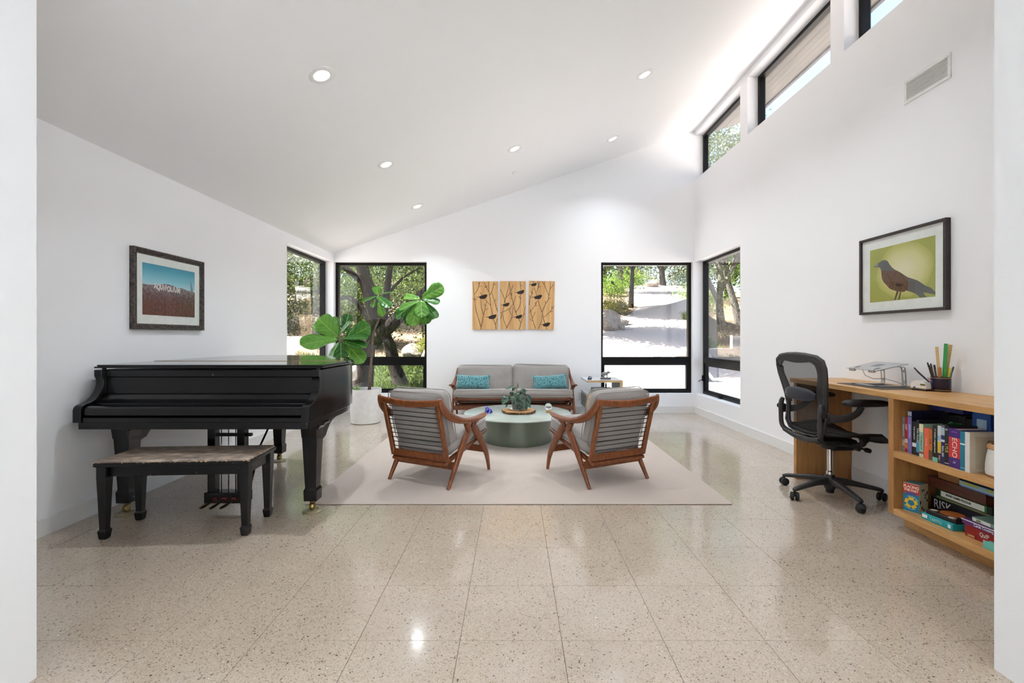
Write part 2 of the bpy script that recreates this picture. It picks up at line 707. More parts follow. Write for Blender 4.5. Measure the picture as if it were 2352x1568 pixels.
w = MB()
OPL, OPR, OPH = -1.695, 1.751, 2.75
w.prism([(XL - WT, 0), (OPL, 0), (OPL, cz(OPL) + .02), (XL - WT, cz(XL - WT) + .02)], 1.40, 1.647, 'y')
w.prism([(OPR, 0), (XR + WT, 0), (XR + WT, cz(XR + WT) + .02), (OPR, cz(OPR) + .02)], 1.40, 1.690, 'y')
w.prism([(OPL, OPH), (OPR, OPH), (OPR, cz(OPR) + .02), (OPL, cz(OPL) + .02)], 1.40, 1.647, 'y')
structure(w.build('wall_front', WALL), 'white wall with the wide opening the picture is taken through', 'wall')

# ---- ceiling: one sloped sheet with cut-outs for the recessed lamps
LAMPS = [(-1.345, 3.246), (-1.352, 4.916), (-1.351, 6.50), (1.380, 3.25), (1.378, 4.877), (1.381, 6.461), (.013, 5.652)]
HOLE = .058
xs = sorted({XL - .01, XR + .01} | {round(x + s * HOLE, 4) for x, y in LAMPS for s in (-1, 1)})
ys = sorted({1.40, YB + .01} | {round(y + s * HOLE, 4) for x, y in LAMPS for s in (-1, 1)})
c = MB()
idx = {}
def cv(i, j):
    if (i, j) not in idx:
        idx[(i, j)] = len(c.v)
        c.v.append((xs[i], ys[j], cz(xs[i])))
    return idx[(i, j)]
for i in range(len(xs) - 1):
    for j in range(len(ys) - 1):
        mx_, my_ = (xs[i] + xs[i + 1]) / 2, (ys[j] + ys[j + 1]) / 2
        if any(abs(mx_ - x) < HOLE and abs(my_ - y) < HOLE for x, y in LAMPS):
            continue
        c.f.append((cv(i, j), cv(i, j + 1), cv(i + 1, j + 1), cv(i + 1, j)))
        c.mi.append(0)
structure(c.build('ceiling', CEIL), 'white sloped ceiling with recessed downlights', 'ceiling')

# ---- roof above, with boarded soffits under the eaves
SOFFIT = mat_wood('grey_soffit_board', rgb(76, 72, 65), rgb(92, 88, 81), rgb(104, 100, 93), (40, 2, 40), .7)
r = MB()
ro = .09
r.prism([(-3.09, cz(-3.09) + ro), (3.95, cz(3.95) + ro), (3.95, cz(3.95) + ro + .16), (-3.09, cz(-3.09) + ro + .16)], .6, 7.72, 'y')
roof = structure(r.build('roof', plain(74, 72, 70, .8, name='roof_membrane')), 'sloping roof with deep boarded eaves seen through the high windows', 'roof')
fb = MB()
fb.box(3.91, 3.95, .6, 7.72, cz(3.93) - .05, cz(3.93) + ro + .17)
fb.build('fascia', plain(66, 62, 70, .6, name='dark_fascia'), roof)
sa = math.atan(SLOPE)
bw = .128
brd = MB().box(-bw / 2 + .002, bw / 2 - .002, .6, 7.70, -.016, 0)
brd0 = None
k = 0
x = 3.085
while x + bw * math.cos(sa) < 3.94:
    xc = x + bw / 2 * math.cos(sa)
    Mb = T(xc, 0, cz(xc) + .0) @ RY(-sa)
    if brd0 is None:
        brd0 = brd.build('board', SOFFIT, roof, M=Mb)
    else:
        share(brd0, 'board', roof, Mb)
    x += bw * math.cos(sa)

# ---- baseboards
def base(name, label, boxes):
    b = MB()
    for q in boxes:
        b.box(*q)
    structure(b.build(name, TRIM), label, 'baseboard')
BH, BT = .108, .010
base('baseboard_left', 'low white baseboard along the wall beside the piano', [(XL, XL + BT, 1.66, YB - BT, 0, BH)])
base('baseboard_right', 'low white baseboard along the tall desk wall', [(XR - BT, XR, 3.985, YB - BT, 0, BH), (XR - BT, XR, 2.98, 3.935, 0, BH)])
base('baseboard_back', 'low white baseboard along the wall behind the sofa', [(XL, XR, YB - BT, YB, 0, BH)])

# ---- windows
def bars(mb, w_, h_, l, r_, b, t, y0, y1):
    mb.box(0, l, y0, y1, 0, h_)
    mb.box(w_ - r_, w_, y0, y1, 0, h_)
    mb.box(l, w_ - r_, y0, y1, 0, b)
    mb.box(l, w_ - r_, y0, y1, h_ - t, h_)
def tall_window(name, label, M, wd, crank_x=None):
    root = thing(name, label, 'window', kind='structure')
    root.matrix_world = M
    h = HEAD - SILL
    f = MB()
    bars(f, wd, h, .046, .046, .040, .042, 0, .075)
    f.box(.046, wd - .046, 0, .075, .485, .577)          # transom rail
    f.box(.046, wd - .046, -.012, 0, .515, .552)         # drip nose of the rail
    f.build('frame', BLACK_FRAME, root)
    g = MB().box(.040, wd - .040, .034, .040, .572, h - .036)
    g.build('pane', GLASS, root)
    s = MB()
    s.box(.046, .074, .012, .062, .040, .485)
    s.box(wd - .074, wd - .046, .012, .062, .040, .485)
    s.box(.074, wd - .074, .012, .062, .040, .064)
    s.box(.074, wd - .074, .012, .062, .441, .485)
    so = s.build('sash', BLACK_FRAME, root)
    g = MB().box(.070, wd - .070, .034, .040, .060, .445)
    g.build('pane', GLASS, so)
    if crank_x is not None:
        k = MB()
        k.rbox(crank_x - .05, crank_x + .05, -.028, .002, .006, .034, .008)
        k.tube([(crank_x + .02, -.02, .034), (crank_x - .03, -.05, .040), (crank_x - .10, -.055, .036), (crank_x - .13, -.06, .030)], [.007, .006, .006, .008], 8)
        k.build('crank_handle', BLACK_FRAME, root, smooth=40)
        k = MB()
        k.rbox(.004, .026, -.02, .0, .20, .29, .006)
        k.tube([(.015, -.02, .22), (.012, -.05, .21), (.005, -.075, .19)], [.006, .005, .006], 8)
        k.build('latch', BLACK_FRAME, root, smooth=40)
    return root
tall_window('window_1', 'tall black-framed window on the wall beside the piano tail', axes((XL - .128, WSL[0], SILL), (0, 1, 0), (-1, 0, 0), (0, 0, 1)), WSL[1] - WSL[0])
tall_window('window_2', 'tall black-framed window behind the fiddle-leaf fig, oak outside', axes((WBL[0], YB + .09, SILL), (1, 0, 0), (0, 1, 0), (0, 0, 1)), WBL[1] - WBL[0])
tall_window('window_3', 'tall black-framed window behind the side table, driveway outside', axes((WBR[0], YB + .09, SILL), (1, 0, 0), (0, 1, 0), (0, 0, 1)), WBR[1] - WBR[0])
tall_window('window_4', 'tall black-framed crank window in the desk wall at the far corner', axes((XR + .128, YB, SILL), (0, -1, 0), (1, 0, 0), (0, 0, 1)), WSR[1] - WSR[0], .62)
for n_, ((a, b), lb) in enumerate(zip(CLER, ('high clerestory window nearest the back wall, tree leaves outside', 'middle high clerestory window showing the boarded eaves', 'high clerestory window nearest the opening, cut by the picture top'))):
    root = thing('window_%d' % (5 + n_), lb, 'window', kind='structure')
    root.matrix_world = axes((XR + .128, b, CS), (0, -1, 0), (1, 0, 0), (0, 0, 1))
    f = MB()
    bars(f, b - a, CH - CS, .046, .046, .040, .042, 0, .07)
    f.build('frame', BLACK_FRAME, root)
    MB().box(.040, b - a - .040, .032, .038, .034, CH - CS - .036).build('pane', GLASS, root)

# ---- the hall the picture is taken from (behind the camera)
h = MB()
h.box(-3.5, 3.5, -8.5, 1.395, -.12, 0)
structure(h.build('floor_hall', TERRAZZO), 'terrazzo floor of the hall behind the opening', 'floor')
m = MB()
m.rbox(-3.1, 3.1, -8.2, .40, 0, .010, .003, 1)
tag(m.build('hall_bounce_carpet', plain(226, 224, 218, .95, name='ivory_bounce')), 'unseen ivory carpet added on the hall floor to bounce light', 'rug')  # pale bounce surface added out of view
h = MB()
HH = 2.75
h.box(-3.7, -3.5, -8.7, 1.40, 0, HH + .1)
h.box(3.5, 3.7, -8.7, 1.40, 0, HH + .1)
h.box(-3.5, -2.6, -8.7, -8.5, 0, HH + .1)
h.box(2.6, 3.5, -8.7, -8.5, 0, HH + .1)
h.box(-2.6, 2.6, -8.7, -8.5, 2.45, HH + .1)
h.box(-3.5, XL - WT, 1.40, 1.60, 0, HH + .1)
h.box(XR + WT, 3.5, 1.40, 1.60, 0, HH + .1)
structure(h.build('wall_hall', WALL), 'white walls of the hall behind the opening', 'wall')
h = MB()
h.box(-3.7, 3.7, -8.7, 1.395, HH, HH + .1)
structure(h.build('ceiling_hall', CEIL), 'white flat ceiling of the hall behind the opening', 'ceiling')
root = thing('door_1', 'unseen glazed patio doors added behind the camera to let daylight in', 'door', kind='structure')  # glazing added out of view so daylight enters from behind
for i in range(3):
    f = MB()
    x0 = -2.6 + i * 5.2 / 3
    f.v, f.f = [], []
    f.box(x0, x0 + .06, -8.62, -8.56, 0, 2.45)
    f.box(x0 + 5.2 / 3 - .06, x0 + 5.2 / 3, -8.62, -8.56, 0, 2.45)
    f.box(x0 + .06, x0 + 5.2 / 3 - .06, -8.62, -8.56, 0, .08)
    f.box(x0 + .06, x0 + 5.2 / 3 - .06, -8.62, -8.56, 2.39, 2.45)
    d = f.build('leaf_frame', BLACK_FRAME, root)
    MB().box(x0 + .05, x0 + 5.2 / 3 - .05, -8.594, -8.588, .07, 2.40).build('pane', GLASS, d)

# ---- recessed downlights
LENS = mat_emit('lamp_lens', (1.0, .97, .92, 1), 5.0)
BAFFLE = plain(240, 240, 238, .5, name='white_baffle')
def downlight(x, y, z, tilt, power, label, spread, col):
    root = thing('ceiling_downlight', label, 'downlight', group='recessed downlights')
    root.matrix_world = T(x, y, z) @ RY(-tilt)
    t = MB()
    t.lathe([(.054, 0), (.056, -.005), (.086, -.006), (.094, -.003), (.095, .0)], 40, caps=False)
    t.build('trim_ring', BAFFLE, root, smooth=40)
    b = MB()
    n, prof = 32, [(.0555, -.0035), (.050, .028), (.046, .05)]
    b.lathe(prof, n, caps=False)
    b.build('baffle', BAFFLE, root, smooth=60)
    l = MB()
    l.lathe([(.0, .044), (.03, .045), (.0465, .049)], 32, caps=False)
    l.build('lens', LENS, root, smooth=True)
    ld = bpy.data.lights.new('downlight_lamp', 'AREA')
    ld.shape = 'DISK'
    ld.size = .085
    ld.energy = power
    ld.color = col
    ld.spread = math.radians(spread)
    lo = bpy.data.objects.new('downlight_lamp', ld)
    COL.objects.link(lo)
    lo.parent = root
    lo.location = (0, 0, .012)
    lo.rotation_euler = (0, tilt, 0)          # gimbal: the lamp itself hangs plumb
    return root
LL = ['downlight over the piano, largest and lowest-left of the ceiling lamps', 'downlight between the piano lamp and the fig lamp in the piano-side row',
      'downlight nearest the fig corner, farthest of the piano-side row', 'downlight near the opening on the desk side, above the picture frame',
      'downlight in the desk-side row nearest the middle clerestory window', 'downlight in the desk-side row nearest the back wall',
      'single downlight on the ceiling centre line above the coffee table']
for (x, y), lb in zip(LAMPS, LL):
    downlight(x, y, cz(x), sa, DOWNLIGHT_W, lb, ROOM_SPREAD, ROOM_COL)
for x, y in ((-1.8, -3.4), (1.8, -3.4), (-1.8, -5.2), (1.8, -5.2), (-1.8, -7.0), (1.8, -7.0)):  # fill lamps added out of view to brighten the sitting room
    o = downlight(x, y, HH - .052, 0, HALL_FILL_W * (1.45 if x > 0 else .5), 'added hall fill lamp behind the camera, %s row, %s side' % ({-3.4: 'first', -5.2: 'middle', -7.0: 'last'}[y], 'piano' if x < 0 else 'desk'), HALL_FILL_SPREAD, HALL_FILL_COL)
    o['group'] = 'added hall fill lamps'

# ================================================================ GRAND PIANO
def bevel(o, w=.002):
    b = o.modifiers.new('soft_edge', 'BEVEL')
    b.width = w
    b.segments = 2
    b.limit_method = 'ANGLE'
    b.angle_limit = math.radians(35)
    return o
def mat_ebony(name, rough, wear=False, spec=.45):
    t = NT(name)
    b = t.bsdf(rgb(12, 12, 14), rough, spec=spec)
    n = t.noise(t.coords(), 6, 4)
    col = t.ramp(n, [(.35, rgb(9, 9, 11)), (.7, rgb(14, 13, 15))])
    if wear:
        w1 = t.noise(t.coords(), 70, 3, .7)
        w2 = t.noise(t.coords(), 9, 2)
        f = t.math('MULTIPLY', t.math('GREATER_THAN', w1, .70), t.math('GREATER_THAN', w2, .52))
        col = t.mix(f, col, rgb(188, 152, 112))
    t.l(col, b.inputs['Base Color'])
    return t.m
EBONY = mat_ebony('ebony_satin', .22)
EBONY_GLOSS = mat_ebony('ebony_polished', .07, spec=.5)
BRASS = plain(150, 128, 78, .35, 1.0, name='aged_brass')
HINGE = plain(170, 150, 110, .4, .6, name='hinge_brass')
RED_FELT = plain(120, 40, 48, .95, name='red_felt')
CUP = NT('amber_plastic')
_b = CUP.bsdf(rgb(205, 192, 150), .2)
_b.inputs['Transmission Weight'].default_value = .45
CUP = CUP.m

piano = thing('grand_piano', 'black closed-lid grand piano beside the left wall', 'piano', (-2.035, 2.92, 0))
RIM = [(.745, .22), (.745, .60), (.738, .74), (.705, .90), (.63, 1.05), (.52, 1.17), (.41, 1.28), (.33, 1.40), (.27, 1.53), (.19, 1.64), (.06, 1.74),
       (-.12, 1.80), (-.34, 1.835), (-.54, 1.83), (-.67, 1.78), (-.73, 1.69), (-.745, 1.55), (-.745, .22)]
def grow(poly, d):
    n = len(poly)
    out = []
    ar = sum(poly[i][0] * poly[(i + 1) % n][1] - poly[(i + 1) % n][0] * poly[i][1] for i in range(n))
    sg = 1 if ar > 0 else -1
    for i in range(n):
        p0, p1, p2 = Vector(poly[i - 1]), Vector(poly[i]), Vector(poly[(i + 1) % n])
        e1, e2 = (p1 - p0).normalized(), (p2 - p1).normalized()
        nn = (Vector((e1.y, -e1.x)) + Vector((e2.y, -e2.x)))
        nn = nn / max(nn.length_squared, 1e-6) * 2
        p = p1 + nn * d * sg
        out.append((p.x, p.y))
    return out
m = MB()
m.prism(RIM, .667, .990)
m.build('case', EBONY, piano, smooth=30)
m = MB()
bf = [(x, y) for x, y in grow(RIM, -.018)]
bf[0] = (bf[0][0], .02)
bf[-1] = (bf[-1][0], .02)
m.prism(bf, .622, .667)
m.build('keybed', EBONY, piano, smooth=30)
CHK = [(0, .667), (0, .742), (.004, .758), (.014, .770), (.030, .777), (.060, .783), (.092, .795), (.122, .818), (.146, .848), (.160, .880),
       (.166, .905), (.165, .922), (.157, .938), (.151, .946), (.150, .990), (.221, .990), (.221, .667)]
for s in (-1, 1):
    m = MB()
    m.prism(CHK, s * .745, s * .694, 'x')
    m.build('key_cheek', EBONY, piano, smooth=35)
m = MB()
m.rbox(-.692, .692, .010, .050, .668, .697, .003)
m.build('key_slip', EBONY, piano)
m = MB()
m.prism([(.016, .710), (.016, .745), (.022, .758), (.036, .766), (.060, .768), (.082, .766), (.082, .710)], -.690, .690, 'x')
m.build('fallboard_lip', EBONY, piano, smooth=35)
m = MB()
m.prism([(.088, .770), (.088, .776), (.100, .780), (.122, .784), (.142, .794), (.158, .808), (.168, .822), (.176, .829), (.186, .831), (.200, .831), (.200, .70), (.088, .70)], -.690, .690, 'x')
m.build('fallboard', EBONY, piano, smooth=35)
m = MB()
m.box(-.692, .692, .195, .221, .70, .938)
m.box(-.692, .692, .185, .221, .943, .986)
m.build('name_board', EBONY, piano)
m = MB()
m.lathe([(.004, -.002), (.006, 0), (.004, .002)], 12, M=T(.02, .184, .955) @ RX(PI / 2))
m.build('keyhole', plain(130, 120, 100, .4, .8), piano)
# lid in two leaves
LID = grow(RIM, .018)
LID[0] = (LID[0][0], .17)
LID[-1] = (LID[-1][0], .17)
YH = .655
front = [(LID[0][0], .17), (LID[0][0], YH - .001), (LID[-1][0], YH - .001), (LID[-1][0], .17)]
main = [(LID[0][0], YH + .001)] + LID[2:-1] + [(LID[-1][0], YH + .001)]
for nm, poly in (('lid_flap', front), ('lid', main)):
    m = MB()
    m.prism(poly, 1.000, 1.011)
    m.prism(grow(poly, -.010), 1.011, 1.022)
    m.build(nm, EBONY_GLOSS, piano, smooth=30)
m = MB()
m.box(LID[-1][0] + .03, LID[0][0] - .03, YH - .007, YH + .007, 1.022, 1.0242)
m.build('lid_hinge', HINGE, piano)
for x, y in ((-.72, .2), (.72, .2), (-.72, 1.2), (.70, .75), (-.3, 1.80)):
    m = MB()
    m.lathe([(.012, 0), (.012, .010)], 10, (x, y, .990))
    m.build('lid_bumper', DARK_P, piano)
# legs
def piano_leg(x, y, corb):
    m = MB()
    def ring(w_, d_, z):
        return [(x - w_ / 2, y - d_ / 2, z), (x + w_ / 2, y - d_ / 2, z), (x + w_ / 2, y + d_ / 2, z), (x - w_ / 2, y + d_ / 2, z)]
    rings = [ring(.088, .088, .078), ring(.092, .092, .150), ring(.076, .076, .168), ring(.108, .115, .58), ring(.112, .12, .622)]
    vv = [p for r_ in rings for p in r_]
    ff = [(3, 2, 1, 0), (16, 17, 18, 19)]
    for i in range(4):
        for k in range(4):
            ff.append((i * 4 + k, i * 4 + (k + 1) % 4, i * 4 + 4 + (k + 1) % 4, i * 4 + 4 + k))
    m.add(vv, ff)
    leg = m.build('leg', EBONY, piano)
    if corb:
        m = MB()
        m.prism([(y - .085, .622), (y + .30, .622), (y + .29, .606), (y + .22, .595), (y + .17, .572), (y + .13, .540), (y + .10, .505), (y + .05, .490), (y - .060, .52), (y - .075, .60)], x - .052, x + .052, 'x')
        m.prism([(x - .105, .622), (x + .105, .622), (x + .10, .606), (x + .075, .600), (x + .058, .575), (x - .058, .575), (x - .075, .600), (x - .10, .606)], y - .05, y + .05, 'y')
        m.build('corbel', EBONY, leg, smooth=30)
    m = MB()
    m.lathe([(.020, .058), (.022, .078)], 12, (x, y, 0))
    m.tube([(x, y, .062), (x + .004, y - .014, .052), (x + .004, y - .02, .036)], [.014, .012, .010], 8)
    m.lathe([(.004, -.015), (.022, -.014), (.026, -.008), (.026, .008), (.022, .014), (.004, .015)], 18, M=T(x + .004, y - .014, .0365) @ RY(PI / 2))
    m.build('caster', BRASS, leg, smooth=40)
for x, y, cb in ((.635, .31, True), (-.622, .27, True), (-.255, 1.615, False)):
    piano_leg(x, y, cb)
for _o in list(piano.children):
    if _o.name.split('.')[0] in ('case', 'keybed', 'key_cheek', 'fallboard_lip', 'fallboard', 'name_board', 'lid', 'lid_flap', 'leg'):
        bevel(_o, .0025)
# pedal lyre
ly = MB()
lx = .036
ly.rbox(lx - .145, lx + .145, .285, .375, .056, .130, .006)
lyre = ly.build('pedal_lyre', EBONY, piano)
for s in (-1, 1):
    m = MB()
    m.prism([(.300, .13), (.352, .13), (.352, .60), (.362, .622), (.290, .622), (.300, .60)], lx + s * .102 - .026, lx + s * .102 + .026, 'x')
    m.build('pillar', EBONY, lyre)
m = MB()
m.box(lx - .10, lx + .165, .315, .340, .515, .535)
m.build('cross_bar', EBONY, lyre)
for k in (-1, 0, 1):
    m = MB()
    m.cyl((lx + k * .05, .33, .13), (lx + k * .05, .33, .622), .0035, n=8)
    m.build('pedal_rod', plain(120, 118, 116, .3, .9, name='steel_rod'), lyre, smooth=True)
    m = MB()
    m.rbox(lx + k * .066 - .016, lx + k * .066 + .016, .279, .288, .074, .100, .002)
    m.build('felt', RED_FELT, lyre)
    m = MB()
    m.sweep([((lx + k * .066, .29, .086), .018, .010, (1, 0, 0)), ((lx + k * .066 - .004, .25, .080), .016, .009, (1, 0, 0)), ((lx + k * .066 - .010, .205, .074), .030, .010, (1, 0, 0)),
             ((lx + k * .066 - .014, .18, .070), .034, .009, (1, 0, 0)), ((lx + k * .066 - .017, .160, .067), .020, .006, (1, 0, 0))], 10, 4)
    m.build('pedal', BRASS, lyre, smooth=50)
m = MB()
m.tube([(lx + .20, .50, .56), (lx + .17, .42, .42), (lx + .13, .36, .13)], .007, 8)
m.build('brace', EBONY, lyre, smooth=True)
m = MB()
m.box(-.265, .235, .42, .80, .560, .622)
m.box(-.255, .225, .43, .79, .545, .560)
m.build('trapwork_cover', plain(92, 84, 72, .6, name='raw_board'), piano)
for (x, y), lb in zip(((.635, .31), (-.622, .27), (-.255, 1.615)), ('amber plastic caster cup under the piano leg at the rug corner', 'amber plastic caster cup under the piano leg behind the bench', 'amber plastic caster cup under the tail leg of the piano')):
    m = MB()
    m.lathe([(.0, .0), (.062, .0), (.064, .006), (.058, .010), (.040, .013), (.036, .009), (.0, .008)], 28)
    o = m.build('caster_cup', CUP, None, smooth=40, M=T(-2.035 + x + .004, 2.92 + y - .014, 0))
    tag(o, lb, 'caster cup', 'piano caster cups')

# ================================================================ PIANO BENCH
EBONY_WORN = mat_ebony('ebony_worn', .32, True)
t = NT('marbled_vinyl')
b_ = t.bsdf(rgb(200, 180, 160), .42)
v_ = t.coords((1, 1.9, 1), 'Object', (0, 0, .35))
vo = t.n('TexVoronoi', feature='F1')
vo.inputs['Scale'].default_value = 11
t.l(v_, vo.inputs['Vector'])
sp = t.n('SeparateColor')
t.l(vo.outputs['Color'], sp.inputs[0])
cell = t.ramp(sp.outputs[0], [(0, rgb(206, 178, 152)), (.3, rgb(168, 158, 148)), (.55, rgb(214, 190, 166)), (.8, rgb(146, 134, 126))])
edge = t.ramp(vo.outputs['Distance'], [(.0, (0, 0, 0, 1)), (.6, (.8, .8, .8, 1))])
c_ = t.mix(edge, cell, rgb(112, 96, 84))
c_ = t.mix(t.ramp(t.noise(t.coords((1, 2, 1)), 22, 4), [(.45, (0, 0, 0, 1)), (.75, (.5, .5, .5, 1))]), c_, rgb(214, 200, 184))
t.l(c_, b_.inputs['Base Color'])
VINYL = t.m
bench = thing('piano_bench', 'worn black piano bench with a marbled beige padded top', 'bench', (-2.055, 2.953, 0), math.radians(3.9))
m = MB()
m.rbox(-.447, .447, -.187, .187, .436, .462, .008)
m.build('top_board', EBONY_WORN, bench)
m = MB()
cushion(m, .885, .365, .020, .010, .005, .0004, 3, 20, 12, 2, T(0, 0, .466))
m.build('seat_pad', VINYL, bench, smooth=60)
for nm, bx_ in (('apron', (-.38, .38, -.148, -.130, .372, .436)), ('apron', (-.38, .38, .130, .148, .372, .436)), ('apron', (-.420, -.402, -.12, .12, .372, .436)), ('apron', (.402, .420, -.12, .12, .372, .436))):
    MB().box(*bx_).build(nm, EBONY_WORN, bench)
def bench_leg(x, y):
    m = MB()
    def ring(s, z, dx=0, dy=0):
        return [(x - s / 2 + dx, y - s / 2 + dy, z), (x + s / 2 + dx, y - s / 2 + dy, z), (x + s / 2 + dx, y + s / 2 + dy, z), (x - s / 2 + dx, y + s / 2 + dy, z)]
    rs = [ring(.034, 0), ring(.040, .008), ring(.050, .050), ring(.036, .062), ring(.056, .375), ring(.056, .436)]
    vv = [p for r_ in rs for p in r_]
    n = len(rs)
    ff = [(3, 2, 1, 0), tuple(4 * (n - 1) + k for k in range(4))]
    for i in range(n - 1):
        for k in range(4):
            ff.append((i * 4 + k, i * 4 + (k + 1) % 4, i * 4 + 4 + (k + 1) % 4, i * 4 + 4 + k))
    m.add(vv, ff)
    m.build('leg', EBONY_WORN, bench)
for sx in (-1, 1):
    for sy in (-1, 1):
        bench_leg(sx * .408, sy * .146)
rnd = random.Random(12)
m = MB()
for k in range(34):
    x = rnd.gauss(.0, .30) if k > 3 else (-.446, -.441, .442, .446)[k]
    if abs(x) > .44 and k > 3:
        continue
    w_ = rnd.uniform(.0012, .007) if k > 3 else .006
    m.rbox(x - w_, x + w_, -.1878, -.1852, .4592 + rnd.uniform(-.001, .0016), .4634, .0006, 1)
for k in range(4):
    y = rnd.uniform(-.18, .05)
    m.rbox(.4450, .4478, y - .003, y + .003, .4595, .4630, .0006, 1)
m.build('worn_edge', plain(206, 172, 134, .8, name='bare_beech'), bench)
for _o in list(bench.children):
    if _o.name.split('.')[0] in ('leg', 'apron'):
        bevel(_o, .0015)

# ================================================================ RUG
t = NT('cream_woven_wool')
b_ = t.bsdf(rgb(216, 202, 190), .95, spec=.1)
b_.inputs['Sheen Weight'].default_value = .2
v_ = t.coords((1, 1, 1), 'Object', (0, 0, PI / 4))
wv = t.n('TexWave', wave_type='BANDS', bands_direction='X')
wv.inputs['Scale'].default_value = 55
wv.inputs['Distortion'].default_value = 1.2
wv.inputs['Detail'].default_value = 2
t.l(v_, wv.inputs['Vector'])
c_ = t.mix(t.ramp(wv.outputs['Fac'], [(.2, (0, 0, 0, 1)), (.8, (.55, .55, .55, 1))]), rgb(196, 182, 171), rgb(172, 158, 147))
c_ = t.mix(t.ramp(t.noise(t.coords(), 3, 4), [(.4, (0, 0, 0, 1)), (.7, (.3, .3, .3, 1))]), c_, rgb(184, 172, 164))
t.l(c_, b_.inputs['Base Color'])
t.bump(b_, wv.outputs['Fac'], .35, .003)
RUGM = t.m
RUG = (-1.507, 1.576, 3.337, 6.36)
RUG_Z = .009
rug = thing('area_rug', 'cream woven area rug under the lounge chairs', 'rug', ((RUG[0] + RUG[1]) / 2, (RUG[2] + RUG[3]) / 2, 0))
hx, hy = (RUG[1] - RUG[0]) / 2, (RUG[3] - RUG[2]) / 2
m = MB()
m.rbox(-hx, hx, -hy, hy, .0025, RUG_Z, .003)
m.build('pile', RUGM, rug)
m = MB()
m.box(-hx + .004, hx - .004, -hy + .004, hy - .004, .0003, .0025)
m.build('backing', plain(92, 78, 66, .9, name='jute_backing'), rug)

# ================================================================ LOUNGE CHAIRS AND SOFA
TEAK = mat_wood('oiled_teak', rgb(82, 43, 21), rgb(118, 64, 32), rgb(140, 80, 44), (26, 26, 7), .36, 0, 2.4, .03)
GREY = mat_fabric('grey_linen', rgb(168, 162, 158), rgb(132, 126, 122), 260, stretch=(1, 3, 1))
BLACKROD = plain(20, 18, 18, .6, name='black_cord')

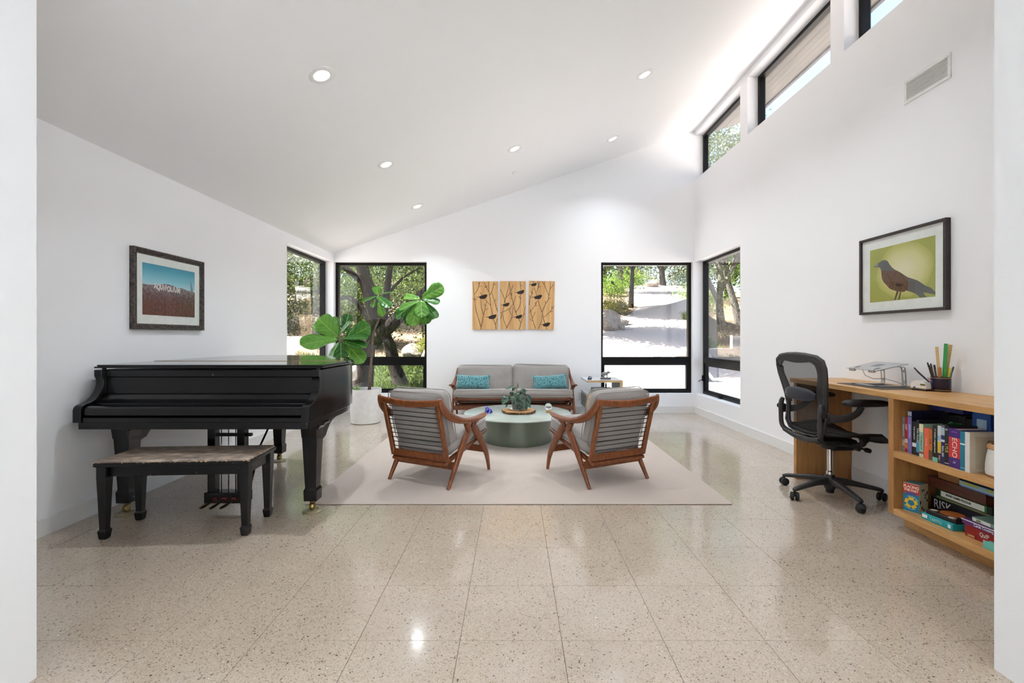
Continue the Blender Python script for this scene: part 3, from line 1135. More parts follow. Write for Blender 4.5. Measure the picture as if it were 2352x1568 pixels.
def lounge(name, label, cat, half, loc, rz, two_back, seed):
    root = thing(name, label, cat, loc, rz)
    a = half + .024
    X = Vector((1, 0, 0))
    for s in (-1, 1):
        m = MB()
        m.sweep([((s * half, .320, 0), .026, .024, X), ((s * half, .282, .135), .034, .044, X), ((s * (half - .002), .205, .262), .038, .062, X),
                 ((s * (half - .004), .115, .375), .040, .074, X), ((s * (half - .004), .045, .455), .040, .060, X)], 12, 5)
        m.build('leg', TEAK, root, smooth=50)
        m = MB()
        m.sweep([((s * half, -.318, 0), .026, .024, X), ((s * half, -.235, .125), .034, .042, X), ((s * (half - .001), -.14, .265), .040, .058, X),
                 ((s * (half - .002), -.045, .385), .044, .058, X), ((s * (half - .002), -.022, .412), .044, .045, X)], 12, 5)
        m.build('leg', TEAK, root, smooth=50)
        m = MB()
        m.sweep([((s * (a - .022), -.432, .722), .026, .022, X), ((s * (a - .018), -.418, .690), .032, .050, X), ((s * (a - .012), -.390, .640), .034, .064, X),
                 ((s * (a - .006), -.330, .585), .036, .068, X), ((s * a, -.235, .540), .046, .060, X), ((s * a, -.120, .512), .064, .046, X),
                 ((s * a, .000, .503), .084, .036, X), ((s * a, .100, .508), .092, .026, X), ((s * a, .165, .518), .080, .018, X), ((s * a, .212, .529), .040, .010, X)], 14, 5, 2.4)
        # fork under the arm, one prong to each leg
        m.sweep([((s * (a - .004), -.090, .500), .046, .060, X), ((s * (a - .012), -.060, .462), .042, .062, X), ((s * (half + .004), -.026, .415), .044, .056, X)], 12, 5)
        m.sweep([((s * (a - .004), .075, .500), .050, .060, X), ((s * (a - .015), .060, .478), .040, .052, X), ((s * (half), .044, .440), .038, .050, X)], 12, 5)
        m.build('armrest', TEAK, root, smooth=50)
        # back post
        m = MB()
        hp = half - .030
        m.sweep([((s * hp, -.292, .214), .040, .032, X), ((s * hp, -.340, .40), .040, .030, X), ((s * hp, -.420, .685), .040, .028, X)], 12, 5, 4)
        m.build('back_post', TEAK, root, smooth=50)
        m = MB()
        m.sweep([((s * (half - .045), -.300, .196), .026, .036, X), ((s * (half - .045), 0, .262), .026, .042, X), ((s * (half - .045), .300, .342), .026, .036, X), ((s * (half - .045), .345, .362), .024, .016, X)], 10, 5, 4)
        m.build('seat_rail', TEAK, root, smooth=50)
    hp = half - .030
    U = Vector((0, .27, 1)).normalized()
    cr = []
    for k in range(9):
        q = -1 + k / 4
        cr.append(((q * (a - .020), -.428 - .012 * (1 - q * q), .690 - .020 * math.cos(q * PI * .5) * (1 - .55 * math.cos(q * PI) * 0) + .006 * abs(q)), .060 - .008 * abs(q), .026, Vector((0, -.27, 1))))
    m = MB()
    m.sweep(cr, 12, 4, 3.2)
    m.build('crest_rail', TEAK, root, smooth=50)
    m = MB()
    m.rbox(-hp, hp, -.312, -.280, .210, .262, .005, M=None)
    m.build('back_rail', TEAK, root)
    m = MB()
    m.rbox(-half + .03, half - .03, -.318, -.275, .176, .204, .008)
    m.build('seat_rear_rail', TEAK, root)
    m = MB()
    m.rbox(-half, half, -.228, -.206, .128, .190, .004)
    m.build('stretcher', TEAK, root)
    m = MB()
    m.rbox(-half, half, .225, .248, .175, .235, .004)
    m.build('stretcher', TEAK, root)
    m = MB()
    m.rbox(-half + .045, half - .045, .285, .312, .318, .352, .006)
    m.build('seat_front_rail', TEAK, root)
    if half > .5:
        for x in (0,):
            m = MB()
            m.sweep([((x, -.292, .214), .034, .026, X), ((x, -.420, .680), .034, .024, X)], 10, 5, 4)
            m.build('back_post', TEAK, root, smooth=50)
    nrod = 10
    for k in range(nrod):
        z = .292 + k * (.640 - .292) / (nrod - 1)
        y = -.292 - (z - .214) * .272
        m = MB()
        m.cyl((-hp + .012, y, z), (hp - .012, y, z), .0034, n=6)
        m.build('back_cord', BLACKROD, root, smooth=True)
    # cushions
    wd = 2 * (half - .022)
    ang = math.radians(11.5)
    m = MB()
    Ms = T(0, .035, .358) @ RX(ang)
    cushion(m, wd, .62, .125, .055, .022, .003, seed, 26, 14, 6, Ms)
    se = m.build('seat_cushion', GREY, root, smooth=60)
    m = MB()
    piping(m, wd + .004, .624, .046, .004, .06, 5, Ms)
    piping(m, wd + .004, .624, -.046, .004, .06, 5, Ms)
    m.build('piping', GREY, se, smooth=60)
    spans = [(-wd / 2, wd / 2)] if not two_back else [(-wd / 2, -.002), (.002, wd / 2)]
    lean = math.radians(15.2)
    for i, (x0, x1) in enumerate(spans):
        m = MB()
        w2 = x1 - x0
        tilt = (.025 if (two_back and i == 0) else 0.0)
        Mb = T((x0 + x1) / 2, -.262, .545 + tilt * .3) @ RX(lean) @ RY(-tilt) @ RX(PI / 2)
        rnd = random.Random(seed + i)
        def sag(u, v, _s=seed + i):
            return .010 * math.sin(3 * u + _s) * (v + 1) * .5
        cushion(m, w2, .455, .125, .055, .020, .006, seed + 5 + i, 20, 16, 6, Mb, sag)
        bc = m.build('back_cushion', GREY, root, smooth=60)
        m = MB()
        piping(m, w2 + .004, .459, .044, .004, .055, 5, Mb)
        piping(m, w2 + .004, .459, -.044, .004, .055, 5, Mb)
        m.build('piping', GREY, bc, smooth=60)
    return root
ch_a = math.radians(-27.0)
lounge('lounge_chair', 'teak lounge chair with grey cushions, seen from behind, nearer the piano', 'chair', .30, (-.637, 4.052, RUG_Z + .001), ch_a, False, 3)
lounge('lounge_chair', 'teak lounge chair with grey cushions, seen from behind, nearer the desk', 'chair', .30, (.720, 4.068, RUG_Z + .001), -ch_a, False, 11)
lounge('sofa', 'long teak-framed sofa with grey cushions against the back wall', 'sofa', .86, (-.008, 6.800, 0), PI, True, 21)

# lumbar pillows on the sofa
t = NT('teal_velvet')
b_ = t.bsdf(rgb(60, 130, 136), .85, spec=.2)
b_.inputs['Sheen Weight'].default_value = .6
v_ = t.coords()
wv = t.n('TexWave', wave_type='BANDS', bands_direction='X')
wv.inputs['Scale'].default_value = 17
wv.inputs['Distortion'].default_value = 3
wv.inputs['Detail'].default_value = 3
t.l(v_, wv.inputs['Vector'])
dash = t.noise(t.coords((30, 60, 30)), 2.2, 3)
c_ = t.ramp(wv.outputs['Fac'], [(.2, rgb(40, 102, 112)), (.5, rgb(66, 140, 146)), (.85, rgb(140, 186, 186))])
c_ = t.mix(t.math('GREATER_THAN', dash, .56), c_, rgb(26, 80, 94))
t.l(c_, b_.inputs['Base Color'])
TEAL = t.m
def pillow(label, x, rz, tilt, seed):
    root = thing('throw_pillow', label, 'pillow', (x, 6.845, .542), 0, 'teal lumbar pillows on the sofa')
    rnd = random.Random(seed)
    bm = bmesh.new()
    nx, ny = 22, 14
    grid = {}
    for sgn in (-1, 1):
        for i in range(nx + 1):
            for j in range(ny + 1):
                u, v = -1 + 2 * i / nx, -1 + 2 * j / ny
                edge = i in (0, nx) or j in (0, ny)
                key = (i, j) if edge else (i, j, sgn)
                if key in grid:
                    continue
                px = u * .252 * (1 - .05 * (1 - v * v) * abs(u) ** 6)
                pz = v * .112 * (1 - .16 * (1 - u * u) * (1 if v > 0 else .3))
                th = .058 * ((1 - u ** 4) * (1 - v ** 4)) ** .55
                grid[key] = bm.verts.new((px, sgn * th * (0 if edge else 1) + .003 * math.sin(7 * u + seed) * (1 - v * v), pz))
    for sgn in (-1, 1):
        for i in range(nx):
            for j in range(ny):
                q = [grid.get((a_, b2), grid.get((a_, b2, sgn))) for a_, b2 in ((i, j), (i + 1, j), (i + 1, j + 1), (i, j + 1))]
                bm.faces.new(q if sgn < 0 else q[::-1])
    m = MB().addbm(bm)
    c = m.build('cover', TEAL, root, smooth=60, M=RZ(rz) @ RX(math.radians(-20)) @ RY(tilt))
    m = MB()
    pts = []
    for q in range(40):
        s_ = q / 40 * 4
        k, f = int(s_), s_ - int(s_)
        u, v = [(-1 + 2 * f, -1), (1, -1 + 2 * f), (1 - 2 * f, 1), (-1, 1 - 2 * f)][k]
        px = u * .252 * (1 - .05 * (1 - v * v) * abs(u) ** 6)
        pz = v * .112 * (1 - .16 * (1 - u * u) * (1 if v > 0 else .3))
        pts.append((px, .003 * math.sin(7 * u + seed) * (1 - v * v), pz))
    m.tube(pts, .004, 6, closed=True)
    m.build('trim_cord', TEAL, root, smooth=60, M=RZ(rz) @ RX(math.radians(-20)) @ RY(tilt))
pillow('teal patterned lumbar pillow at the fig-tree end of the sofa', -.602, -.05, .02, 2)
pillow('teal patterned lumbar pillow at the side-table end of the sofa', .535, .08, -.06, 5)

# ================================================================ COFFEE TABLE
t = NT('sage_lacquer')
b_ = t.bsdf(rgb(168, 178, 170), .16, spec=.6)
t.l(t.ramp(t.noise(t.coords(), 4, 3), [(.3, rgb(158, 168, 160)), (.7, rgb(172, 182, 174))]), b_.inputs['Base Color'])
SAGE_TOP = t.m
t = NT('sage_metal')
b_ = t.bsdf(rgb(112, 122, 108), .34, metal=.35)
t.l(t.ramp(t.noise(t.coords((1, 1, .2)), 5, 3), [(.3, rgb(104, 114, 100)), (.7, rgb(122, 132, 118))]), b_.inputs['Base Color'])
SAGE = t.m
CT = (.045, 5.406)
CTZ = .332
ct = thing('coffee_table', 'round sage-green drum coffee table on the rug', 'table', (CT[0], CT[1], RUG_Z))
m = MB()
m.lathe([(.0, .304), (.606, .304), (.617, .307), (.622, .314), (.620, .320), (.612, .323), (.0, .323)], 96)
m.build('table_top', SAGE_TOP, ct, smooth=35)
m = MB()
m.lathe([(.0, .0), (.388, .0), (.392, .003), (.392, .304), (.0, .304)], 72)
m.build('drum_base', SAGE, ct, smooth=35)

# ---- leaf meshes shared by the plants
def leaf_mesh(L, W, prof, fold=.25, droop=.25, wave=.0, nseg=9, seed=0, twist=0.0):
    """blade along +y from the origin, lying in xy, face up +z; folded along the midrib and drooping at the tip"""
    rnd = random.Random(seed)
    ph = rnd.uniform(0, 6)
    vv, ff = [], []
    cols = [-1, -.62, -.28, 0, .28, .62, 1]
    for i in range(nseg + 1):
        t_ = 1 - (1 - i / nseg) ** 1.5
        w_ = np.interp(t_, prof[0], prof[1]) * W / 2
        y = L * t_ * (1 - .08 * droop * t_)
        zc = -droop * L * t_ * t_ * .5
        tw = twist * t_
        for c_ in cols:
            x = c_ * w_
            z = zc + abs(c_) * w_ * fold + wave * W * math.sin(9 * t_ + ph + 2.2 * c_) * abs(c_) ** 1.5
            vv.append((x * math.cos(tw) - (z - zc) * math.sin(tw), y, zc + (z - zc) * math.cos(tw) + x * math.sin(tw)))
    n = len(cols)
    for i in range(nseg):
        for k in range(n - 1):
            ff.append((i * n + k, i * n + k + 1, (i + 1) * n + k + 1, (i + 1) * n + k))
    return vv, ff
def leaf_material(name, c_dark, c_mid, c_light, vein, k_v=60, rough=.35, trans=.25, spec=.5):
    t = NT(name)
    tc = t.n('TexCoord')
    sep = t.n('SeparateXYZ')
    t.l(tc.outputs['Object'], sep.inputs[0])
    ax = t.math('ABSOLUTE', sep.outputs[0])
    u = t.math('SUBTRACT', sep.outputs[1], t.math('MULTIPLY', ax, .85))
    sn = t.math('SINE', t.math('MULTIPLY', u, k_v))
    side = t.ramp(sn, [(.93, (0, 0, 0, 1)), (1.0, (.5, .5, .5, 1))])
    mid = t.ramp(ax, [(.002, (1, 1, 1, 1)), (.006, (0, 0, 0, 1))])
    oi = t.n('ObjectInfo')
    base = t.ramp(oi.outputs['Random'], [(.0, c_dark), (.5, c_mid), (1.0, c_light)])
    nz = t.noise(tc.outputs['Object'], 14, 3)
    base = t.mix(t.ramp(nz, [(.4, (0, 0, 0, 1)), (.75, (.45, .45, .45, 1))]), base, c_dark)
    col = t.mix(side, base, vein)
    col = t.mix(mid, col, vein)
    b = t.n('BsdfPrincipled')
    b.inputs['Roughness'].default_value = rough
    b.inputs['Specular IOR Level'].default_value = spec
    t.l(col, b.inputs['Base Color'])
    bp = t.n('Bump')
    bp.inputs['Strength'].default_value = .35
    bp.inputs['Distance'].default_value = .004
    t.l(sn, bp.inputs['Height'])
    t.l(bp.outputs[0], b.inputs['Normal'])
    tl = t.n('BsdfTranslucent')
    t.l(t.mix(.55, col, rgb(150, 210, 60)), tl.inputs[0])
    mx = t.n('MixShader')
    mx.inputs[0].default_value = trans
    t.l(b.outputs[0], mx.inputs[1])
    t.l(tl.outputs[0], mx.inputs[2])
    t.l(mx.outputs[0], t.out.inputs[0])
    return t.m
def place_leaf(root, mat, base, tip, W, nrm, prof, fold, droop, wave, seed, name='leaf', org=(0, 0, 0), th=.0007):
    B, Tp, N = Vector(base) - Vector(org), Vector(tip) - Vector(org), Vector(nrm)
    y = Tp - B
    L = y.length
    y.normalize()
    z = (N - y * N.dot(y)).normalized()
    x = y.cross(z).normalized()
    vv, ff = leaf_mesh(L, W, prof, fold, droop, wave, 13, seed)
    n = len(vv)
    # a thin blade with two faces
    m = MB()
    m.add(vv, ff)
    o = m.build(name, mat, root, smooth=True, M=axes(B, x, y, z))
    sd = o.modifiers.new('thickness', 'SOLIDIFY')
    sd.thickness = th
    return o
OVATE = ([0, .06, .2, .4, .6, .8, .92, 1], [.05, .35, .86, 1.0, .88, .55, .25, .02])
FIDDLE = ([0, .05, .16, .32, .45, .6, .74, .84, .91, .96, .985, 1], [.05, .30, .52, .62, .74, .92, 1.0, .96, .82, .60, .38, .06])

# tray, pot plant and trinkets on the coffee table
t = NT('sawn_log_face')
b_ = t.bsdf(rgb(190, 146, 96), .6)
sep = t.n('SeparateXYZ')
tc = t.n('TexCoord')
t.l(tc.outputs['Object'], sep.inputs[0])
rad = t.math('SQRT', t.math('ADD', t.math('POWER', sep.outputs[0], 2.0), t.math('POWER', sep.outputs[1], 2.0)))
rg = t.math('SINE', t.math('ADD', t.math('MULTIPLY', rad, 420.0), t.math('MULTIPLY', t.noise(tc.outputs['Object'], 12, 3), 9.0)))
t.l(t.ramp(rg, [(.1, rgb(150, 104, 62)), (.6, rgb(196, 150, 98)), (1.0, rgb(210, 168, 116))]), b_.inputs['Base Color'])
LOGFACE = t.m
t = NT('bark_edge')
b_ = t.bsdf(rgb(96, 66, 40), .9)
n_ = t.noise(t.coords((60, 60, 8)), 1.2, 4)
t.l(t.ramp(n_, [(.35, rgb(58, 38, 24)), (.55, rgb(112, 76, 44)), (.75, rgb(186, 146, 92))]), b_.inputs['Base Color'])
t.bump(b_, n_, .6, .01)
BARK_EDGE = t.m
TT = RUG_Z + .323
tray = thing('log_slice_tray', 'round log-slice wooden tray under the potted plant', 'tray', (.058, 5.39, TT))
m = MB()
ring = [(.196 + .006 * math.sin(5 * a_) + .004 * math.sin(11 * a_ + 1)) for a_ in np.linspace(0, 2 * PI, 60, endpoint=False)]
def rp(k, f, z):
    a_ = 2 * PI * k / 60
    return (ring[k] * f * math.cos(a_), ring[k] * f * math.sin(a_), z)
vv = [rp(k, .97, 0) for k in range(60)] + [rp(k, 1.0, .008) for k in range(60)] + [rp(k, 1.0, .022) for k in range(60)] + [rp(k, .965, .027) for k in range(60)]
ff = [tuple(range(60))[::-1]] + [(i * 60 + k, i * 60 + (k + 1) % 60, (i + 1) * 60 + (k + 1) % 60, (i + 1) * 60 + k) for i in range(3) for k in range(60)]
m.add(vv, ff)
m.build('bark', BARK_EDGE, tray, smooth=50)
m = MB()
m.add([rp(k, .965, .0265) for k in range(60)] + [rp(k, .965, .0275) for k in range(60)], [tuple(range(60))[::-1], tuple(range(60, 120))] + [(k, (k + 1) % 60, 60 + (k + 1) % 60, 60 + k) for k in range(60)])
m.build('sawn_face', LOGFACE, tray)
PZ = TT + .0275
plant = thing('potted_philodendron', 'dark-leaved potted plant in a grey pot on the log tray', 'plant', (.040, 5.385, PZ))
m = MB()
m.lathe([(.0, .0), (.072, .0), (.090, .010), (.094, .016), (.088, .015), (.066, .006), (.0, .006)], 40)
m.build('saucer', plain(236, 234, 230, .3, name='white_glaze'), plant, smooth=40)
m = MB()
m.lathe([(.0, .006), (.050, .006), (.054, .012), (.072, .125), (.074, .130), (.069, .130), (.064, .112), (.0, .110)], 40)
m.build('pot', plain(96, 102, 104, .6, name='grey_stoneware'), plant, smooth=40)
m = MB()
m.lathe([(.0, .108), (.04, .112), (.064, .110)], 20, caps=False)
m.build('soil', plain(52, 40, 32, .95, name='potting_soil'), plant, smooth=True)
PHILO = leaf_material('philodendron_leaf', rgb(30, 58, 44), rgb(44, 76, 58), rgb(70, 100, 84), rgb(70, 108, 84), 120, .22, .08, .7)
STEM = plain(120, 132, 74, .6, name='green_stem')
PL = [  # tip (x,z from pot centre, metres), depth of tip, base height, length share, width, normal
    ((-.185, .075), -.02, .115, .095, (-.3, -.8, .5)), ((-.150, .250), .02, .125, .055, (-.6, -.3, .7)), ((-.075, .160), .0, .12, .06, (.2, -.5, .8)),
    ((-.020, .070), -.10, .120, .085, (.1, -.9, .45)), ((-.005, .165), -.06, .125, .085, (-.1, -.95, .2)), ((.010, .240), .03, .13, .05, (.1, -.3, .9)),
    ((.135, .230), .02, .13, .055, (.1, -.4, .85)), ((.100, .190), -.03, .13, .075, (.4, -.7, .5)), ((.165, .090), -.03, .125, .085, (.6, -.6, .4)),
    ((.160, .035), -.06, .12, .060, (.55, -.8, .2)), ((.040, .010), -.12, .115, .070, (0, -.95, .2)), ((.075, .020), -.11, .115, .085, (.2, -.95, .2)),
    ((.115, .015), -.09, .115, .065, (.4, -.9, .1)), ((-.060, .110), -.08, .12, .070, (-.3, -.9, .3)), ((.045, .120), -.10, .125, .085, (.15, -.9, .4)),
    ((.120, .140), .06, .125, .07, (.4, .4, .8)), ((-.060, .220), .08, .125, .06, (-.3, .5, .8)), ((.03, .15), .11, .12, .07, (.1, .8, .5)),
    ((-.12, .09), .08, .12, .07, (-.5, .6, .4)), ((.18, .10), .05, .12, .07, (.6, .5, .4)), ((.085, .085), -.10, .12, .06, (.3, -.9, .3)), ((-.135, .035), -.03, .11, .022, (-.3, -.9, .2))]
for i, (tp, dy, bz, W, nr) in enumerate(PL):
    tip = Vector((tp[0], dy, tp[1]))
    root_p = Vector((tp[0] * .18, dy * .18, bz - .005))
    L = min(.115, (tip - root_p).length * .72) if W > .03 else .05
    d = (tip - root_p)
    top = root_p + d * .5 + Vector((0, 0, .05 + .02 * (i % 3)))
    bs = tip + (top - tip).normalized() * L
    m = MB()
    m.tube([root_p, root_p.lerp(bs, .5) + Vector((0, 0, .022)), bs], [.003, .0026, .002], 6)
    st = m.build('stem', STEM, plant, smooth=True)
    place_leaf(plant, PHILO, bs, tip, W, nr, OVATE, .22, .30, .02, 40 + i)
m = MB()
m.cyl((-.012, 0, .11), (-.012, .0, .285), .0016, n=6)
m.build('plant_stake', plain(96, 86, 70, .7), plant)

t = NT('cobalt_crystal')
b_ = t.bsdf(rgb(34, 38, 150), .08, spec=.8)
t.l(t.ramp(t.noise(t.coords(), 70, 2), [(.40, rgb(18, 20, 104)), (.55, rgb(44, 48, 170)), (.68, rgb(214, 214, 244))]), b_.inputs['Base Color'])
_rnd = random.Random(5)
cr_ = thing('blue_crystal', 'small cobalt-blue crystal cluster on the coffee table', 'crystal', (-.292, 5.33, TT))
for k, (dx, dy, hgt, r_, tx) in enumerate(((-.014, 0, .092, .017, -.12), (.010, -.012, .060, .018, .20), (.016, .012, .050, .016, .35), (-.006, .016, .066, .015, .02), (.024, -.002, .036, .014, .6), (-.018, -.014, .044, .013, -.4))):
    m = MB()
    m.lathe([(r_ * .8, 0), (r_, hgt * .55), (r_ * .55, hgt * .86), (.001, hgt)], 6)
    m.build('crystal_point', t.m, cr_, M=T(dx, dy, 0) @ RY(tx) @ RZ(k))
m = MB()
m.lathe([(.0, 0), (.036, 0), (.038, .006), (.030, .014), (.0, .018)], 9)
m.build('crystal_base', t.m, cr_)
t = NT('clear_glass')
b_ = t.bsdf((1, 1, 1, 1), 0.0)
b_.inputs['Transmission Weight'].default_value = 1.0
b_.inputs['IOR'].default_value = 1.45
CLEAR = t.m
gb = thing('glass_ball', 'clear glass ball on a small wooden block, coffee table', 'ornament', (.402, 5.395, TT))
m = MB()
m.rbox(-.030, .030, -.030, .030, 0, .024, .003)
m.build('wood_block', mat_wood('maple_block', rgb(178, 132, 84), rgb(200, 156, 104), rgb(212, 172, 122), (30, 4, 30), .5), gb)
m = MB()
pr = [(max(.001, .041 * math.sin(PI * k / 24)), .041 - .041 * math.cos(PI * k / 24)) for k in range(25)]
m.lathe(pr, 40, (0, 0, .0235))
m.build('ball', CLEAR, gb, smooth=True)

# ================================================================ SIDE TABLE
LAM = plain(150, 152, 156, .5, name='grey_laminate')
LAMTOP = plain(206, 208, 212, .18, name='pale_gloss_laminate')
PLY = mat_wood('birch_edge', rgb(176, 146, 100), rgb(196, 168, 120), rgb(208, 182, 138), (3, 40, 40), .5)
stb = thing('side_table', 'grey s-shaped side table with birch edges beside the sofa', 'table', (1.298, 6.89, 0))
hw, hd = .257, .285
tk = .030
def panel(name, x0, x1, z0, z1, top=None):
    m = MB()
    m.box(x0, x1, -hd + .003, hd, z0, z1)
    o = m.build(name, top or LAM, stb)
    m = MB()
    m.box(x0, x1, -hd, -hd + .003, z0, z1)
    m.build('edge_band', PLY, o)
    return o
panel('table_top', -hw, hw, .557, .587, LAMTOP)
panel('side_panel', hw - .04, hw, .396, .557)
panel('middle_shelf', -hw, hw, .366, .396, LAMTOP)
panel('side_panel', -hw, -hw + .04, .200, .366)
panel('bottom_shelf', -hw, hw, .170, .200)
m = MB()
m.box(-.12, .20, -.12, .20, 0, .170)
m.build('plinth', LAM, stb)
panel('inner_divider', .02, .05, .200, .366)
# magazines on the middle shelf
MAGC = [((60, 58, 60), .30, .22), ((196, 194, 188), .31, .22), ((70, 70, 76), .29, .21), ((36, 34, 36), .30, .22), ((210, 208, 200), .28, .21)]
MAGL = ['dark magazine at the bottom of the stack on the side table', 'pale thick magazine second from the bottom on the side table', 'charcoal magazine in the middle of the side-table stack',
        'black magazine under the topmost one on the side table', 'pale cream magazine topmost on the side-table stack']
z = .396
for i, ((cc, w_, d_), lb) in enumerate(zip(MAGC, MAGL)):
    th = (.016, .013, .012, .012, .014)[i]
    mg = thing('magazine', lb, 'magazine', (1.292 + .004 * (i % 2), 6.79 + .006 * ((i * 7) % 3), z), (.06, -.04, .03, -.02, .05)[i], 'magazines stacked on the side table')
    m = MB()
    m.box(-w_ / 2 + .003, w_ / 2 - .003, -d_ / 2 + .003, d_ / 2, .0012, th - .0012)
    m.build('pages', plain(224, 220, 210, .8, name='paper_pages'), mg)
    m = MB()
    m.box(-w_ / 2, w_ / 2, -d_ / 2, d_ / 2, 0, .0012)
    m.box(-w_ / 2, w_ / 2, -d_ / 2, d_ / 2, th - .0012, th)
    m.box(-w_ / 2, w_ / 2, d_ / 2 - .001, d_ / 2 + .0005, 0, th)
    m.build('cover', plain(*cc, .35), mg)
    z += th
MAGZ = z
# dark finial ornament on the magazines
m = MB()
m.lathe([(.0, 0), (.020, 0), (.022, .004), (.010, .012), (.014, .030), (.016, .042), (.008, .056), (.006, .075), (.009, .082), (.003, .088), (.0, .089)], 16)
tag(m.build('finial_ornament', plain(60, 58, 60, .4, .5, name='pewter'), None, smooth=50, M=T(1.352, 6.80, MAGZ)), 'dark turned finial ornament standing on the magazines', 'ornament')
# elephant figurine
ELE = plain(140, 140, 134, .4, .55, name='pewter_grey')
el = thing('elephant_figurine', 'small pewter elephant with raised trunk on the side table', 'figurine', (1.345, 6.80, .587))
m = MB()
m.rbox(-.074, .074, -.030, .030, 0, .022, .003)
m.build('base', plain(92, 84, 96, .35, name='purple_stone'), el)
bm = bmesh.new()
def blob(c, r3, seg=14):
    M_ = T(*c) @ Matrix.Diagonal((*r3, 1))
    bmesh.ops.create_uvsphere(bm, u_segments=seg, v_segments=10, radius=1, matrix=M_)
blob((-.010, 0, .082), (.040, .024, .030))
blob((.022, 0, .090), (.022, .019, .022))
blob((.046, 0, .100), (.021, .016, .019))
blob((-.042, 0, .080), (.014, .016, .020))
m = MB().addbm(bm)
m.build('body', ELE, el, smooth=True)
for lx_, ly_, ln in ((-.036, -.012, -.006), (-.024, .012, .006), (.020, -.012, .004), (.030, .012, -.004)):
    m = MB()
    m.tube([(lx_, ly_, .078), (lx_ + ln * .5, ly_, .050), (lx_ + ln, ly_, .0215)], [.011, .008, .0075], 10)
    m.build('leg', ELE, el, smooth=50)
m = MB()
m.tube([(.058, 0, .098), (.072, 0, .094), (.084, 0, .102), (.093, 0, .116), (.103, 0, .122)], [.009, .007, .0055, .0045, .004], 10)
m.build('trunk', ELE, el, smooth=50)
for s in (-1, 1):
    m = MB()
    m.lathe([(.002, -.002), (.016, 0), (.002, .002)], 14, M=T(.034, s * .017, .097) @ RX(PI / 2) @ RY(.3) @ Matrix.Diagonal((1, 1.25, 1, 1)))
    m.build('ear', ELE, el, smooth=50)
m = MB()
m.tube([(-.053, 0, .088), (-.060, 0, .076), (-.060, 0, .062)], [.003, .002, .002], 6)
m.build('tail', ELE, el)
# little dark bird dish
bd = thing('bird_trinket', 'small dark blue bird-shaped trinket on the side table', 'trinket', (1.108, 6.76, .587))
m = MB()
m.lathe([(.0, 0), (.022, 0), (.034, .008), (.036, .014), (.026, .022), (.0, .026)], 20, M=Matrix.Diagonal((1.0, .7, 1, 1)))
m.build('body', plain(28, 34, 58, .3, name='midnight_glaze'), bd, smooth=50)
m = MB()
m.tube([(-.020, 0, .020), (-.012, 0, .036), (.002, 0, .044), (.014, 0, .036), (.030, 0, .030), (.036, 0, .022)], [.005, .006, .006, .004, .004, .003], 8)
m.build('neck', plain(28, 34, 58, .3, name='midnight_glaze'), bd, smooth=50)
# wall outlet behind the side table
wo = thing('wall_outlet', 'white outlet plate low on the back wall beside the side table', 'outlet', (1.062, YB, .278))
m = MB()
m.rbox(-.036, .036, -.006, 0, -.058, .058, .002)
m.build('plate', WHITE_P, wo)
for zz in (-.022, .022):
    m = MB()
    m.rbox(-.017, .017, -.008, -.005, zz - .014, zz + .014, .002)
    m.build('socket', plain(220, 220, 216, .4), wo)

# ================================================================ FIDDLE-LEAF FIG
fig = thing('fiddle_leaf_fig', 'tall fiddle-leaf fig tree in a white cylinder planter', 'plant', (-2.094, 6.56, 0))
FO = (-2.094, 6.56, 0)
m = MB()
m.lathe([(.0, .004), (.196, .004), (.204, .010), (.216, .466), (.216, .478), (.200, .478), (.196, .430), (.0, .428)], 56)
m.build('planter', plain(238, 238, 236, .35, name='white_planter'), fig, smooth=35)
m = MB()
m.lathe([(.0, .0), (.19, .0), (.19, .005), (.0, .005)], 40)
m.build('planter_foot', DARK_P, fig)
m = MB()
m.lathe([(.0, .432), (.1, .436), (.196, .430)], 24, caps=False)
m.build('soil', plain(58, 46, 36, .95, name='fig_soil'), fig, smooth=True)
t = NT('fig_bark')
b_ = t.bsdf(rgb(120, 100, 84), .85)
n_ = t.noise(t.coords((20, 20, 60)), 2, 4)
t.l(t.ramp(n_, [(.3, rgb(92, 74, 60)), (.7, rgb(138, 118, 102))]), b_.inputs['Base Color'])
t.bump(b_, n_, .4, .006)
FIGBARK = t.m
def loc_(pts):
    return [(p[0] - FO[0], p[1] - FO[1], p[2]) for p in pts]
m = MB()
m.tube(loc_([(-2.046, 6.56, .425), (-2.030, 6.56, .68), (-2.009, 6.56, .948), (-1.998, 6.56, 1.137), (-1.987, 6.56, 1.247), (-1.943, 6.56, 1.372), (-1.888, 6.55, 1.474)]), [.024, .019, .016, .015, .014, .012, .011], 12)
m.build('trunk', FIGBARK, fig, smooth=True)
for pts in ([(-1.888, 6.55, 1.474), (-1.754, 6.53, 1.558), (-1.645, 6.51, 1.628), (-1.505, 6.48, 1.682), (-1.285, 6.46, 1.725)],
            [(-1.900, 6.555, 1.455), (-1.893, 6.56, 1.561), (-1.912, 6.56, 1.671), (-1.931, 6.57, 1.785)],
            [(-2.009, 6.56, .955), (-2.080, 6.55, 1.044), (-2.237, 6.52, 1.13), (-2.436, 6.46, 1.180)]):
    m = MB()
    n = len(pts)
    m.tube(loc_(pts), [.011 - .005 * k / (n - 1) for k in range(n)], 10)
    m.build('branch', FIGBARK, fig, smooth=True)
FIGLEAF = leaf_material('fiddle_leaf', rgb(30, 92, 36), rgb(58, 128, 44), rgb(112, 166, 62), rgb(160, 194, 104), 95, .32, .30, .5)
